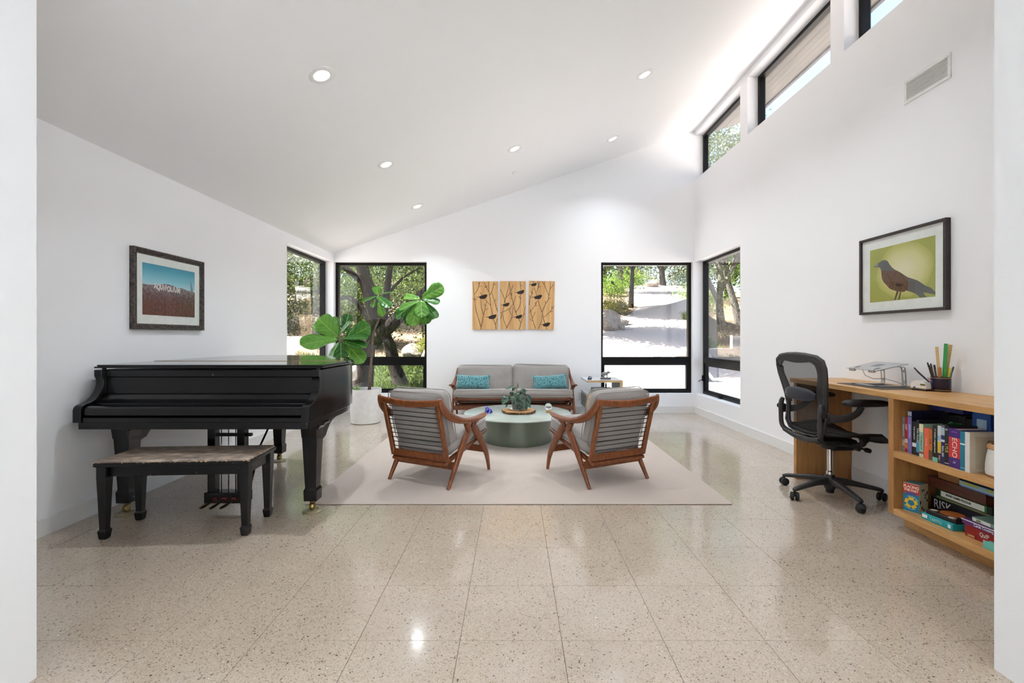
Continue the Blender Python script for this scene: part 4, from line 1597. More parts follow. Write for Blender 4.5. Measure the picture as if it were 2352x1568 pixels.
FIG_LEAVES = [
    ((-2.432, 6.420, 1.177), (-2.790, 6.060, 1.132), 0.275, (0.1, -0.75, 0.65)),
    ((-2.440, 6.460, 1.200), (-2.717, 6.420, 1.469), 0.285, (-0.2, -0.85, 0.45)),
    ((-2.403, 6.550, 1.262), (-2.366, 6.620, 1.540), 0.166, (0, -0.9, 0.3)),
    ((-2.436, 6.450, 1.231), (-2.264, 6.400, 1.430), 0.108, (-0.75, -0.6, 0.2)),
    ((-2.338, 6.520, 1.184), (-2.027, 6.500, 1.363), 0.257, (0.2, -0.9, 0.4)),
    ((-2.394, 6.420, 1.184), (-1.993, 6.320, 1.223), 0.183, (0.1, -0.45, 0.9)),
    ((-2.379, 6.400, 1.161), (-1.991, 6.240, 1.095), 0.159, (0.0, -0.55, 0.85)),
    ((-2.425, 6.420, 1.138), (-2.524, 6.340, 0.911), 0.122, (-0.5, -0.85, 0.1)),
    ((-2.379, 6.380, 1.131), (-2.342, 6.280, 0.892), 0.190, (0.1, -0.95, 0.2)),
    ((-2.341, 6.400, 1.139), (-2.040, 6.300, 0.868), 0.205, (0.35, -0.9, 0.25)),
    ((-2.477, 6.580, 1.231), (-2.659, 6.660, 1.495), 0.206, (0.1, -0.8, 0.5)),
    ((-2.383, 6.560, 1.184), (-2.253, 6.640, 1.311), 0.174, (0.1, -0.8, 0.5)),
    ((-1.933, 6.550, 1.780), (-2.114, 6.480, 1.712), 0.117, (-0.1, -0.5, 0.85)),
    ((-1.943, 6.600, 1.800), (-1.965, 6.660, 1.941), 0.143, (0, -0.9, 0.4)),
    ((-1.918, 6.500, 1.776), (-1.701, 6.360, 1.626), 0.162, (0.2, -0.65, 0.7)),
    ((-1.912, 6.560, 1.702), (-1.840, 6.500, 1.495), 0.109, (0.3, -0.9, 0.2)),
    ((-1.924, 6.600, 1.808), (-1.718, 6.660, 1.869), 0.071, (0, -0.35, 0.95)),
    ((-1.959, 6.560, 1.742), (-2.003, 6.540, 1.623), 0.078, (-0.3, -0.9, 0.2)),
    ((-1.279, 6.460, 1.734), (-0.979, 6.420, 1.915), 0.208, (0.2, -0.9, 0.35)),
    ((-1.268, 6.440, 1.732), (-1.023, 6.360, 1.687), 0.161, (0.1, -0.6, 0.8)),
    ((-1.311, 6.500, 1.737), (-1.558, 6.560, 1.789), 0.133, (-0.1, -0.7, 0.7)),
    ((-1.306, 6.440, 1.709), (-1.587, 6.360, 1.596), 0.153, (-0.2, -0.6, 0.75)),
    ((-1.350, 6.540, 1.701), (-1.692, 6.560, 1.490), 0.173, (-0.3, -0.9, 0.25)),
    ((-1.290, 6.400, 1.690), (-1.399, 6.300, 1.366), 0.213, (-0.2, -0.95, 0.25)),
    ((-1.263, 6.340, 1.709), (-1.235, 6.200, 1.475), 0.203, (0.0, -0.8, 0.55)),
    ((-1.256, 6.420, 1.707), (-1.035, 6.340, 1.481), 0.122, (0.55, -0.75, 0.35)),
    ((-1.283, 6.480, 1.665), (-1.210, 6.420, 1.384), 0.170, (0.2, -0.95, 0.1)),
    ((-1.327, 6.540, 1.670), (-1.541, 6.520, 1.379), 0.141, (-0.2, -0.95, 0.1)),
    ((-1.272, 6.500, 1.713), (-1.101, 6.460, 1.463), 0.140, (0.3, -0.9, 0.1)),
]
for i, (b, tp, W, nr) in enumerate(FIG_LEAVES):
    place_leaf(fig, FIGLEAF, b, tp, W * 1.06, nr, FIDDLE, .16, .18, .035, 100 + i, org=FO)
for i in range(9):       # the little weed in the pot
    a_ = i * .7
    bs = (-.10 + .010 * math.cos(a_), -.11 + .01 * math.sin(a_), .43)
    tp = (-.10 + .06 * math.cos(a_), -.11 + .045 * math.sin(a_), .50 + .02 * (i % 3))
    place_leaf(fig, FIGLEAF, bs, tp, .024, (0, -.5, .8), OVATE, .2, .3, 0, 300 + i, name='sprout')

# ================================================================ WALL ART
AL = lambda y, z, d=0.0: axes((XL + d, y, z), (0, 1, 0), (0, 0, 1), (1, 0, 0))       # left wall: x right, y up, z into the room
AR = lambda y, z, d=0.0: axes((XR - d, y, z), (0, -1, 0), (0, 0, 1), (-1, 0, 0))     # right wall
AB = lambda x, z, d=0.0: axes((x, YB - d, z), (1, 0, 0), (0, 0, 1), (0, -1, 0))      # back wall
MATB = plain(240, 239, 236, .8, name='mat_board')
def flat_poly(poly, z0, z1, name, mat, parent):
    m = MB()
    m.prism(poly, z0, z1)
    return m.build(name, mat, parent)
def ribbon(m, pts, w0, w1, z0, z1):
    n = len(pts)
    P = [Vector((p[0], p[1])) for p in pts]
    L, R = [], []
    for i, p in enumerate(P):
        d = (P[min(i + 1, n - 1)] - P[max(i - 1, 0)])
        d.normalize()
        nn = Vector((-d.y, d.x)) * (w0 + (w1 - w0) * i / max(n - 1, 1)) / 2
        L.append(p + nn)
        R.append(p - nn)
    vv = [(q.x, q.y, z) for z in (z0, z1) for q in L + R]
    ff = []
    for i in range(n - 1):
        a, b, c2, d2 = i, i + 1, n + i + 1, n + i
        ff += [(a, b, c2, d2), (2 * n + d2, 2 * n + c2, 2 * n + b, 2 * n + a), (a, 2 * n + a, 2 * n + b, b), (d2, c2, 2 * n + c2, 2 * n + d2)]
    m.add(vv, ff)

# ---- landscape print with the hillside letters, left wall
W_, H_ = .785, .622
p1 = thing('framed_hillside_print', 'framed print of a hillside with white letters, carved dark frame, above the piano', 'picture')
p1.matrix_world = AL(3.845, 1.578)
FR = NT('antiqued_pewter_frame')
b_ = FR.bsdf(rgb(78, 70, 66), .42, metal=.4)
n_ = FR.noise(FR.coords((1, 1, 1)), 60, 3)
FR.l(FR.ramp(n_, [(.35, rgb(50, 44, 42)), (.7, rgb(104, 95, 88))]), b_.inputs['Base Color'])
FR = FR.m
m = MB()
bw_ = .044
def ringz(d, z):
    return [(-W_ / 2 + d, -H_ / 2 + d, z), (W_ / 2 - d, -H_ / 2 + d, z), (W_ / 2 - d, H_ / 2 - d, z), (-W_ / 2 + d, H_ / 2 - d, z)]
prof_ = [(0, 0), (0, .036), (.004, .038), (.010, .037), (.012, .034), (bw_ - .010, .022), (bw_ - .008, .0245), (bw_ - .002, .0235), (bw_, .020), (bw_, 0)]
vv = [p for d_, z_ in prof_ for p in ringz(d_, z_)]
np_ = len(prof_)
m.add(vv, [(i * 4 + k, i * 4 + (k + 1) % 4, ((i + 1) % np_) * 4 + (k + 1) % 4, ((i + 1) % np_) * 4 + k) for i in range(np_) for k in range(4)])
m.build('frame', FR, p1)
m = MB()
c0 = bw_ / 2
def bead(x, y, a, side):
    tilt = {'t': RX(.55), 'b': RX(-.55), 'l': RY(.55), 'r': RY(-.55)}[side]
    m.rbox(-.0050, .0050, -.0150, .0150, -.004, .0055, .003, 1, T(x, y, .028) @ tilt @ RZ(a))
nb = 40
for i in range(nb):
    x = -W_ / 2 + .03 + (W_ - .06) * i / (nb - 1)
    bead(x, H_ / 2 - c0, -.7, 't')
    bead(x, -H_ / 2 + c0, .7, 'b')
for i in range(29):
    y = -H_ / 2 + .055 + (H_ - .11) * i / 28
    bead(-W_ / 2 + c0, y, PI / 2 - .7, 'l')
    bead(W_ / 2 - c0, y, PI / 2 + .7, 'r')
bo = m.build('carved_beads', FR, p1)
m = MB()
m.box(-W_ / 2 + bw_, W_ / 2 - bw_, -H_ / 2 + bw_, H_ / 2 - bw_, .010, .018)
m.build('mat_board', MATB, p1)
iw, ih = .582, .402
cx_, cy_ = (3.842 - 3.845), (1.5815 - 1.578)
pr = bpy.data.objects.new('print', None)
COL.objects.link(pr)
pr.parent = p1
pr.location = (cx_, cy_, .018)
t = NT('printed_sky')
b_ = t.bsdf(rgb(120, 190, 210), .5)
sx_ = t.n('SeparateXYZ')
tc = t.n('TexCoord')
t.l(tc.outputs['Object'], sx_.inputs[0])
mr = t.n('MapRange')
mr.inputs['From Min'].default_value = .02
mr.inputs['From Max'].default_value = .201
t.l(sx_.outputs[1], mr.inputs['Value'])
t.l(t.ramp(mr.outputs[0], [(0, rgb(196, 224, 232)), (.35, rgb(128, 196, 214)), (.8, rgb(40, 150, 178)), (1, rgb(30, 134, 164))]), b_.inputs['Base Color'])
m = MB()
m.box(-iw / 2, iw / 2, 0, ih / 2, 0, .0006)
m.build('sky_print', t.m, pr)
t = NT('printed_hill')
b_ = t.bsdf(rgb(120, 80, 70), .5)
sx_ = t.n('SeparateXYZ')
tc = t.n('TexCoord')
t.l(tc.outputs['Object'], sx_.inputs[0])
mr = t.n('MapRange')
mr.inputs['From Min'].default_value = -.2
mr.inputs['From Max'].default_value = .06
t.l(sx_.outputs[1], mr.inputs['Value'])
base_ = t.ramp(mr.outputs[0], [(0, rgb(112, 52, 40)), (.35, rgb(110, 54, 44)), (.6, rgb(112, 78, 84)), (.85, rgb(150, 134, 146)), (1, rgb(104, 80, 96))])
n_ = t.noise(tc.outputs['Object'], 40, 5, .65)
base_ = t.mix(t.ramp(n_, [(.42, (0, 0, 0, 1)), (.6, (.8, .8, .8, 1))]), base_, rgb(66, 30, 32))
n2_ = t.noise(tc.outputs['Object'], 150, 2)
base_ = t.mix(t.ramp(n2_, [(.66, (0, 0, 0, 1)), (.7, (.7, .7, .7, 1))]), base_, rgb(196, 176, 178))
t.l(base_, b_.inputs['Base Color'])
m = MB()
hill = [(-iw / 2, -ih / 2), (iw / 2, -ih / 2), (iw / 2, .020), (.20, .032), (.12, .044), (.08, .040), (.03, .052), (-.02, .058), (-.07, .056), (-.13, .044), (-.18, .038), (-.23, .034), (-iw / 2, .036)]
m.prism(hill, .0005, .0012)
m.build('hill_print', t.m, pr)
WL = plain(232, 228, 224, .5, name='white_ink')
xx = -.178
for i, ch in enumerate('AQUIFOLIUM'):
    wch = {'I': .014, 'M': .038, 'F': .026, 'L': .024}.get(ch, .030)
    lettering(ch, .062, WL, pr, T(xx + wch / 2, .030 - .0012 * i - (.004 if i % 2 else 0), .0014) @ RZ(-.05 * math.sin(i)), bold=.0022, sx=.72 if ch != 'I' else .6)
    xx += wch + .0025
INKD = plain(40, 22, 22, .6, name='dark_ink')
m = MB()
for px_, top, lean in ((-.17, -.10, .02), (-.06, -.07, -.01), (-.02, -.09, .01), (.06, -.06, .015), (.13, -.03, .02), (.17, -.02, .05), (.10, -.08, -.02)):
    ribbon(m, [(px_, -ih / 2 + .002), (px_ + lean * .4, (-ih / 2 + top) / 2), (px_ + lean, top)], .0035, .002, .0011, .0015)
m.build('palm_print', INKD, pr)
m = MB()
for q in range(3):
    m.prism([(.236 + q * .012, -.0), (.246 + q * .012, -.0), (.246 + q * .012, .11 - .03 * q), (.236 + q * .012, .13 - .03 * q)], .0007, .0011)
m.build('tower_print', plain(120, 150, 166, .6, name='grey_blue_ink'), pr)
m = MB()
m.box(-W_ / 2 + bw_ + .0005, W_ / 2 - bw_ - .0005, -H_ / 2 + bw_ + .0005, H_ / 2 - bw_ - .0005, .0205, .0220)
m.build('glazing', PICTURE_GLASS, p1)

# ---- crow print, right wall
W_, H_ = .765, .608
p2 = thing('framed_crow_print', 'framed print of a crow on pale green ground above the desk', 'picture')
p2.matrix_world = AR(3.432, 1.691)
DKW = mat_wood('dark_espresso_frame', rgb(30, 22, 20), rgb(44, 34, 32), rgb(56, 44, 42), (3, 30, 30), .4)
m = MB()
bw_ = .020
for q in ((-W_ / 2, W_ / 2, H_ / 2 - bw_, H_ / 2), (-W_ / 2, W_ / 2, -H_ / 2, -H_ / 2 + bw_), (-W_ / 2, -W_ / 2 + bw_, -H_ / 2 + bw_, H_ / 2 - bw_), (W_ / 2 - bw_, W_ / 2, -H_ / 2 + bw_, H_ / 2 - bw_)):
    m.rbox(q[0], q[1], q[2], q[3], 0, .036, .0015, 1)
m.build('frame', DKW, p2)
m = MB()
m.box(-W_ / 2 + bw_, W_ / 2 - bw_, -H_ / 2 + bw_, H_ / 2 - bw_, .012, .020)
m.build('mat_board', MATB, p2)
iw, ih = .576, .416
pr = bpy.data.objects.new('print', None)
COL.objects.link(pr)
pr.parent = p2
pr.location = (3.432 - 3.428, 1.690 - 1.691, .020)
t = NT('printed_green_ground')
b_ = t.bsdf(rgb(205, 200, 140), .5)
tc = t.n('TexCoord')
sx_ = t.n('SeparateXYZ')
t.l(tc.outputs['Object'], sx_.inputs[0])
dx_ = t.math('POWER', t.math('DIVIDE', t.math('SUBTRACT', sx_.outputs[0], .03), .30), 2.0)
dy_ = t.math('POWER', t.math('DIVIDE', t.math('SUBTRACT', sx_.outputs[1], .01), .24), 2.0)
rr_ = t.math('ADD', t.math('SQRT', t.math('ADD', dx_, dy_)), t.math('MULTIPLY', t.noise(tc.outputs['Object'], 5, 3), .3))
t.l(t.ramp(rr_, [(.25, rgb(226, 216, 180)), (.7, rgb(210, 202, 140)), (1.0, rgb(176, 174, 88)), (1.0, rgb(164, 164, 78))]), b_.inputs['Base Color'])
m = MB()
m.box(-iw / 2, iw / 2, -ih / 2, ih / 2, 0, .0006)
m.build('ground_print', t.m, pr)
def uv(lst):
    return [((u - .5) * iw, (.5 - v) * ih) for u, v in lst]
CROW = [(0.058, 0.323), (0.11, 0.289), (0.179, 0.256), (0.21, 0.236), (0.265, 0.236), (0.306, 0.27), (0.335, 0.329), (0.369, 0.388), (0.42, 0.447), (0.482, 0.492), (0.547, 0.552), (0.612, 0.614), (0.686, 0.655), (0.753, 0.693), (0.818, 0.753), (0.877, 0.81), (0.925, 0.835), (0.963, 0.876), (0.999, 0.923), (0.999, 0.97), (0.943, 0.949), (0.876, 0.921), (0.836, 0.914), (0.865, 0.966), (0.888, 0.996), (0.79, 0.989), (0.755, 0.941), (0.693, 0.896), (0.63, 0.863), (0.587, 0.844), (0.57, 0.868), (0.521, 0.861), (0.443, 0.836), (0.374, 0.803), (0.328, 0.768), (0.281, 0.697), (0.234, 0.636), (0.208, 0.565), (0.2, 0.482), (0.195, 0.421), (0.183, 0.378), (0.153, 0.345), (0.116, 0.331), (0.084, 0.332)]
BODY = [(0.197, 0.424), (0.454, 0.473), (0.482, 0.492), (0.547, 0.552), (0.612, 0.614), (0.62, 0.619), (0.622, 0.858), (0.587, 0.844), (0.57, 0.868), (0.521, 0.861), (0.443, 0.836), (0.374, 0.803), (0.328, 0.768), (0.281, 0.697), (0.234, 0.636), (0.208, 0.565), (0.2, 0.482)]
flat_poly(uv(CROW), .0005, .0009, 'crow_print', plain(94, 92, 92, .6, name='grey_ink'), pr)
flat_poly(uv(BODY), .0009, .0012, 'breast_print', plain(104, 70, 48, .6, name='brown_ink'), pr)
m = MB()
m.prism(uv([(.448, .836), (.482, .85), (.429, .996), (.408, .998)]), .0005, .0009)
m.prism(uv([(.497, .858), (.521, .861), (.495, .995), (.472, .995)]), .0005, .0009)
m.build('leg_print', plain(96, 74, 44, .6, name='umber_ink'), pr)
m = MB()
m.prism(uv([(.071, .322), (.116, .293), (.16, .299), (.119, .307)]), .0009, .0012)
m.build('beak_print', plain(196, 194, 196, .6, name='pale_ink'), pr)
m = MB()
for q in ([(.297, .5), (.342, .587), (.376, .685), (.339, .772)], [(.436, .499), (.389, .595), (.359, .643)], [(.4, .649), (.386, .791)], [(.526, .541), (.547, .622), (.6, .681)], [(.492, .523), (.536, .575)], [(.566, .771), (.609, .822), (.6, .681)], [(.455, .762), (.431, .824)], [(.517, .768), (.516, .848)]):
    ribbon(m, uv(q), .0035, .0022, .0012, .0015)
m.prism(uv([(.424, .705), (.462, .695), (.501, .714), (.567, .74), (.506, .763), (.467, .761), (.439, .734)]), .0012, .0016)
m.build('branch_print', INKD, pr)
m = MB()
m.box(-W_ / 2 + bw_ - .002, W_ / 2 - bw_ + .002, -H_ / 2 + bw_ - .002, H_ / 2 - bw_ + .002, .026, .028)
m.build('glazing', PICTURE_GLASS, p2)

# ---- bird triptych, back wall (units of the drawing: 1/1417 m)
U_ = .0007056
PANELW = mat_wood('ash_panel', rgb(188, 140, 84), rgb(208, 164, 108), rgb(220, 180, 124), (14, .8, 14), .5, 0, 1.6, .02)
PYRO = plain(36, 24, 18, .7, name='burnt_line')
BIRDU = [(0, 53), (55, 55), (90, 36), (140, 18), (190, 3), (222, 0), (247, 12), (238, 32), (230, 57), (205, 88), (170, 103), (115, 100), (75, 103), (82, 92), (60, 66), (5, 62)]
TRI = [
  ((250, 822, 160, 1240), 0.0, 'bird triptych panel nearest the fig tree, two birds on branches',
   [[(258,170),(285,430),(300,620),(325,790),(365,930),(440,1180),(440,1238)],[(290,450),(355,370),(390,280),(415,165)],[(390,280),(450,262)],[(400,235),(375,185)],[(300,590),(345,545)],[(300,590),(258,530)],
    [(435,560),(445,740),(500,910),(475,1050),(440,1180)],[(500,910),(540,760),(558,620)],[(545,800),(600,770)],[(545,710),(505,665)],[(525,560),(655,700),(690,850),(705,980),(765,1130),(780,1235)],
    [(615,165),(620,400),(640,520),(660,700)],[(510,175),(560,300),(620,400)],[(560,300),(510,270)],[(560,295),(578,255)],[(740,165),(710,300),(675,400),(640,470)],[(720,240),(770,220)],
    [(675,400),(730,560),(765,690),(820,840)],[(750,610),(775,560)],[(765,1130),(820,985)],[(480,490),(420,405)]],
   [(340, 452, 1.0), (545, 903, 1.0)]),
  ((870, 1445, 157, 1240), 0.0, 'middle bird triptych panel, three birds on branches',
   [[(875,340),(975,560),(985,650)],[(1080,165),(1060,280),(1000,520),(970,600),(970,640)],[(1075,200),(1105,400),(1165,650),(1200,800),(1250,920)],[(1165,240),(1110,380)],[(1105,410),(1005,530)],[(1165,660),(1225,490)],
    [(1130,560),(1100,540)],[(1125,500),(1138,405)],[(950,730),(920,880),(882,1000)],[(905,885),(882,850)],[(925,855),(1100,760),(1165,660)],[(1070,785),(1115,785)],[(930,900),(940,1000),(1020,1200),(1010,1236)],
    [(1165,740),(1140,930),(1110,1030),(1020,1200)],[(1130,920),(1070,800)],[(1130,980),(1165,960)],[(1315,165),(1340,350)],[(1340,270),(1360,240)],[(1335,440),(1330,600),(1310,720),(1220,865)],[(1330,545),(1280,490)],
    [(1442,700),(1400,900),(1340,1090),(1300,1235)],[(1405,900),(1440,880)],[(1280,1000),(1340,1090)]],
   [(1195, 355, .9), (880, 640, .82), (1160, 908, .86)]),
  ((1508, 2086, 153, 1240), -.022, 'bird triptych panel nearest the driveway window, three birds',
   [[(1600,165),(1600,215)],[(1620,300),(1700,500)],[(1720,590),(1760,720),(1820,870),(1850,1000),(1890,1110),(1925,1230)],[(1700,160),(1720,280),(1680,410)],[(1750,160),(1720,290)],[(1715,305),(1775,270)],
    [(1800,165),(1850,230)],[(1850,160),(1850,230),(1960,480)],[(1985,158),(1980,330),(1960,480),(1945,580),(1890,660),(1815,850)],[(1980,330),(2060,220)],[(1955,550),(2005,525)],[(1890,660),(1880,590)],
    [(2080,705),(2000,830),(1855,970)],[(2035,770),(2025,705)],[(2000,840),(2055,830)],[(1590,310),(1580,450),(1540,540),(1520,700)],[(1580,440),(1550,380)],[(1580,440),(1605,425)],[(1540,530),(1512,480)],
    [(1700,600),(1660,700),(1530,870)],[(1660,680),(1665,630)],[(1660,710),(1700,700)],[(1545,780),(1600,1000),(1640,1130),(1680,1230)],[(1600,1000),(1660,850)],[(1600,1050),(1550,1015)],[(1815,910),(1810,1040),(1770,1150),(1740,1230)]],
   [(1512, 200, .7), (1570, 463, .97), (1780, 1078, .9)])]
for (x0, x1, y0, y1), rot, lb, brs, birds in TRI:
    cxp, cyp = (x0 + x1) / 2, (y0 + y1) / 2
    wx = (1060 + cxp / 9.8 - 1180) * .0069146
    wz = 1.21 + (773 - (630 + cyp / 9.8)) * .0069146
    root = thing('bird_artwork', lb, 'wall art', group='bird triptych on the back wall')
    root.matrix_world = AB(wx, wz) @ RZ(rot)
    w2, h2 = (x1 - x0) * U_ / 2, (y1 - y0) * U_ / 2
    m = MB()
    m.rbox(-w2, w2, -h2, h2, .004, .026, .0015, 1)
    m.build('wood_panel', PANELW, root)
    cl = lambda p: (max(-w2 + .001, min(w2 - .001, (p[0] - cxp) * U_)), max(-h2 + .001, min(h2 - .001, (cyp - p[1]) * U_)))
    for q in brs:
        m = MB()
        big = len(q) > 3
        ribbon(m, [cl(p) for p in q], .0055 if big else .0065, .0085 if big else .0060, .0255, .0275)
        m.build('branch', PYRO, root)
    for bx, by, sc in birds:
        m = MB()
        m.prism([cl((bx + p[0] * sc, by + p[1] * sc)) for p in BIRDU], .0258, .0285)
        m.build('bird', PYRO, root)

# ---- air vent high on the right wall
vt = thing('air_vent', 'white louvred air vent high on the desk wall', 'vent')
vt.matrix_world = AR(3.228, 2.997)
m = MB()
w2, h2 = .182, .085
m.rbox(-w2, w2, h2 - .022, h2, 0, .008, .002, 1)
m.rbox(-w2, w2, -h2, -h2 + .022, 0, .008, .002, 1)
m.rbox(-w2, -w2 + .022, -h2 + .022, h2 - .022, 0, .008, .002, 1)
m.rbox(w2 - .022, w2, -h2 + .022, h2 - .022, 0, .008, .002, 1)
m.build('frame', WHITE_P, vt)
m = MB()
m.box(-w2 + .02, w2 - .02, -h2 + .02, h2 - .02, 0, .001)
m.build('duct_back', plain(205, 205, 203, .7, name='duct_grey'), vt)
sl0 = None
for i in range(11):
    y = -h2 + .028 + (2 * h2 - .056) * i / 10
    Ms = T(0, y, .004) @ RX(-.5)
    if sl0 is None:
        sl0 = MB().box(-w2 + .02, w2 - .02, -.0042, .0042, -.0008, .0008).build('slat', WHITE_P, vt, M=Ms)
    else:
        share(sl0, 'slat', vt, Ms)
# ---- sprinkler cover on the ceiling
m = MB()
m.lathe([(.0, -.006), (.036, -.006), (.040, -.003), (.040, 0)], 28)
tag(m.build('ceiling_sprinkler_cover', WHITE_P, None, smooth=40, M=T(.012, 6.475, cz(.012)) @ RY(-sa)), 'small round white sprinkler cover on the ceiling', 'sprinkler')

# ================================================================ DESK AND BOOKCASE
OAK = mat_wood('oak_veneer', rgb(176, 128, 72), rgb(198, 150, 92), rgb(212, 168, 110), (14, 1.4, 14), .38, 0, 1.8, .03)
OAKV = mat_wood('oak_veneer_upright', rgb(150, 104, 58), rgb(172, 122, 70), rgb(186, 138, 84), (14, 14, 1.4), .4, 0, 1.8, .03)
DX, DZ = 2.40, .853
wt = thing('desk_worktop', 'long oak built-in worktop with an end panel along the desk wall', 'desk', (2.64, 3.0, 0))
def W3(x0, x1, y0, y1, z0, z1, name, mat, par, off=(2.64, 3.0), r=.0015):
    m = MB()
    m.rbox(x0 - off[0], x1 - off[0], y0 - off[1], y1 - off[1], z0, z1, r, 1)
    return m.build(name, mat, par)
W3(DX, XR - .002, 1.72, 4.03, DZ - .036, DZ, 'top', OAK, wt)
W3(DX + .002, XR - .002, 3.94, 3.978, 0, DZ - .036, 'end_panel', OAKV, wt)
bk = thing('bookcase', 'low oak bookcase with two shelves under the worktop', 'bookcase', (2.63, 2.35, 0))
o2 = (2.63, 2.35)
W3(DX, 2.868, 2.931, 2.972, .089, DZ - .037, 'side_panel', OAKV, bk, o2)
W3(DX, 2.868, 1.722, 1.762, .089, DZ - .037, 'side_panel', OAKV, bk, o2)
W3(DX, 2.852, 1.762, 2.931, .449, .490, 'shelf', OAK, bk, o2)
W3(DX, 2.868, 1.762, 2.931, .089, .125, 'bottom_shelf', OAK, bk, o2)
W3(2.852, 2.868, 1.762, 2.931, .125, DZ - .037, 'back_panel', OAKV, bk, o2, .0005)
W3(2.50, 2.520, 1.722, 2.972, 0, .089, 'toe_kick', OAK, bk, o2)
W3(2.520, 2.868, 2.950, 2.972, 0, .089, 'toe_kick', OAK, bk, o2)

PAGES = plain(226, 218, 200, .85, name='book_pages')
SPM = lambda x, y, z: axes((x, y, z), (0, 0, -1), (0, -1, 0), (-1, 0, 0))     # spine print, reading downwards
FCM = lambda x, y, z: axes((x, y, z), (0, -1, 0), (0, 0, 1), (-1, 0, 0))      # front print, upright
def book(label, X, Ya, Yb, z0, h, depth, col, marks=(), lean=0.0, grp='books standing on the upper shelf'):
    """marks: ('band', z_from, z_to, colour) or ('text', string, size, z_centre, colour, upright)"""
    th = Ya - Yb
    root = thing('book', label, 'book', (X, (Ya + Yb) / 2, z0), 0, grp)
    cv = plain(*col, .45)
    c = .0022
    m = MB()
    m.box(0, .0022, -th / 2, th / 2, 0, h)
    m.box(.0022, depth, -th / 2, -th / 2 + c, 0, h)
    m.box(.0022, depth, th / 2 - c, th / 2, 0, h)
    m.build('cover', cv, root)
    m = MB()
    m.box(.0022, depth - .004, -th / 2 + c, th / 2 - c, .003, h - .004)
    m.build('pages', PAGES, root)
    for k in marks:
        if k[0] == 'band':
            m = MB()
            m.box(-.0004, .0003, -th / 2 + .0002, th / 2 - .0002, k[1] * h, k[2] * h)
            m.build('spine_band', plain(*k[3], .5), root)
        else:
            _, s_, size, zc_, cc = k[:5]
            up = k[5] if len(k) > 5 else False
            Mx = FCM(-.0006, 0, zc_ * h) if up else SPM(-.0006, 0, zc_ * h)
            lettering(s_, size, plain(*cc, .5), root, Mx, sx=k[6] if len(k) > 6 else 1.0)
    return root
SZ = .490
BK = [
 ('thin grey-blue paperback, first on the upper shelf beside the case side', 2.455, 2.930, 2.911, .216, .15, (120, 134, 146), [('text', 'REMARKABLE', .013, .60, (210, 216, 220)), ('band', .16, .34, (206, 190, 176)), ('band', .02, .10, (150, 160, 176))]),
 ('red paperback with white title second from the case side', 2.452, 2.907, 2.886, .218, .15, (178, 40, 52), [('text', 'KEEP', .018, .72, (240, 226, 226)), ('band', .10, .24, (214, 120, 60)), ('band', .26, .38, (224, 196, 186))]),
 ('tall navy book with a lilac spine band behind the red paperback', 2.449, 2.882, 2.853, .262, .26, (24, 22, 54), [('band', .0, .86, (120, 110, 168)), ('band', .88, .98, (168, 172, 190)), ('text', 'ESSENTIALS', .016, .52, (226, 224, 240))]),
 ('black paperback with a small white box low on its spine', 2.446, 2.846, 2.818, .201, .14, (24, 24, 30), [('text', 'THE WISDOM', .013, .66, (222, 222, 220)), ('band', .24, .36, (226, 226, 222))]),
 ('black and blue paperback with slanted white title', 2.443, 2.814, 2.794, .216, .15, (28, 30, 36), [('band', .10, .40, (60, 140, 180)), ('text', 'TAN RULES', .017, .58, (228, 232, 236))]),
 ('cream and mint paperback with a red oval low on its spine', 2.440, 2.790, 2.762, .197, .14, (148, 190, 164), [('band', .76, 1.0, (224, 216, 172)), ('text', 'THE GENIUS OF', .012, .45, (50, 70, 60)), ('band', .11, .16, (170, 50, 50)), ('band', .0, .09, (206, 214, 196))]),
 ('coral orange paperback in the middle of the upper shelf', 2.437, 2.755, 2.723, .180, .13, (226, 104, 76), [('text', 'ORANGE', .012, .55, (240, 190, 160))]),
 ('orange-brown paperback right beside the coral one', 2.433, 2.719, 2.696, .179, .13, (196, 108, 52), [('band', .0, .32, (112, 80, 50)), ('text', 'HOME', .012, .62, (90, 40, 24))]),
 ('black hardback with white script title and mint foot', 2.430, 2.691, 2.658, .207, .15, (30, 34, 32), [('text', 'IT TAKES a Neighborhood', .0125, .58, (230, 232, 228)), ('band', .0, .12, (120, 196, 176))]),
 ('white, yellow and brown banded paperback', 2.427, 2.655, 2.633, .212, .15, (206, 212, 214), [('band', .28, .58, (216, 182, 44)), ('band', .0, .27, (60, 36, 24)), ('band', .60, .74, (150, 186, 206)), ('text', 'THE 1', .014, .13, (220, 210, 190))]),
 ('navy paperback with white patches beside the black yellow-titled one', 2.424, 2.630, 2.608, .210, .15, (38, 36, 92), [('band', .78, .99, (176, 190, 196)), ('text', 'REAL BEE', .015, .35, (222, 222, 236)), ('band', .60, .66, (214, 216, 226))]),
 ('black paperback with a yellow title next to the purple novel', 2.421, 2.605, 2.580, .222, .16, (30, 30, 34), [('text', 'LYLE', .024, .44, (226, 212, 40)), ('text', 'BY', .014, .90, (210, 210, 210), True), ('band', .05, .065, (220, 220, 220))]),
 ('thick purple hardback with a red title plate on the upper shelf', 2.418, 2.577, 2.511, .213, .155, (72, 40, 124), [('band', .26, .78, (206, 56, 62)), ('text', 'ECHO', .040, .52, (244, 226, 206)), ('text', 'RYAN', .012, .92, (170, 80, 150), True), ('text', '///', .018, .14, (226, 214, 236), True)]),
 ('slim teal hardback between the purple novel and the big cream book', 2.415, 2.508, 2.481, .209, .155, (28, 124, 150), [('band', .06, .075, (150, 206, 220)), ('band', .66, .70, (210, 232, 238))]),
]
for lb, X, ya, yb, h_, dp, col, mk in BK:
    book(lb, X, ya, yb, SZ, h_, dp, col, mk)
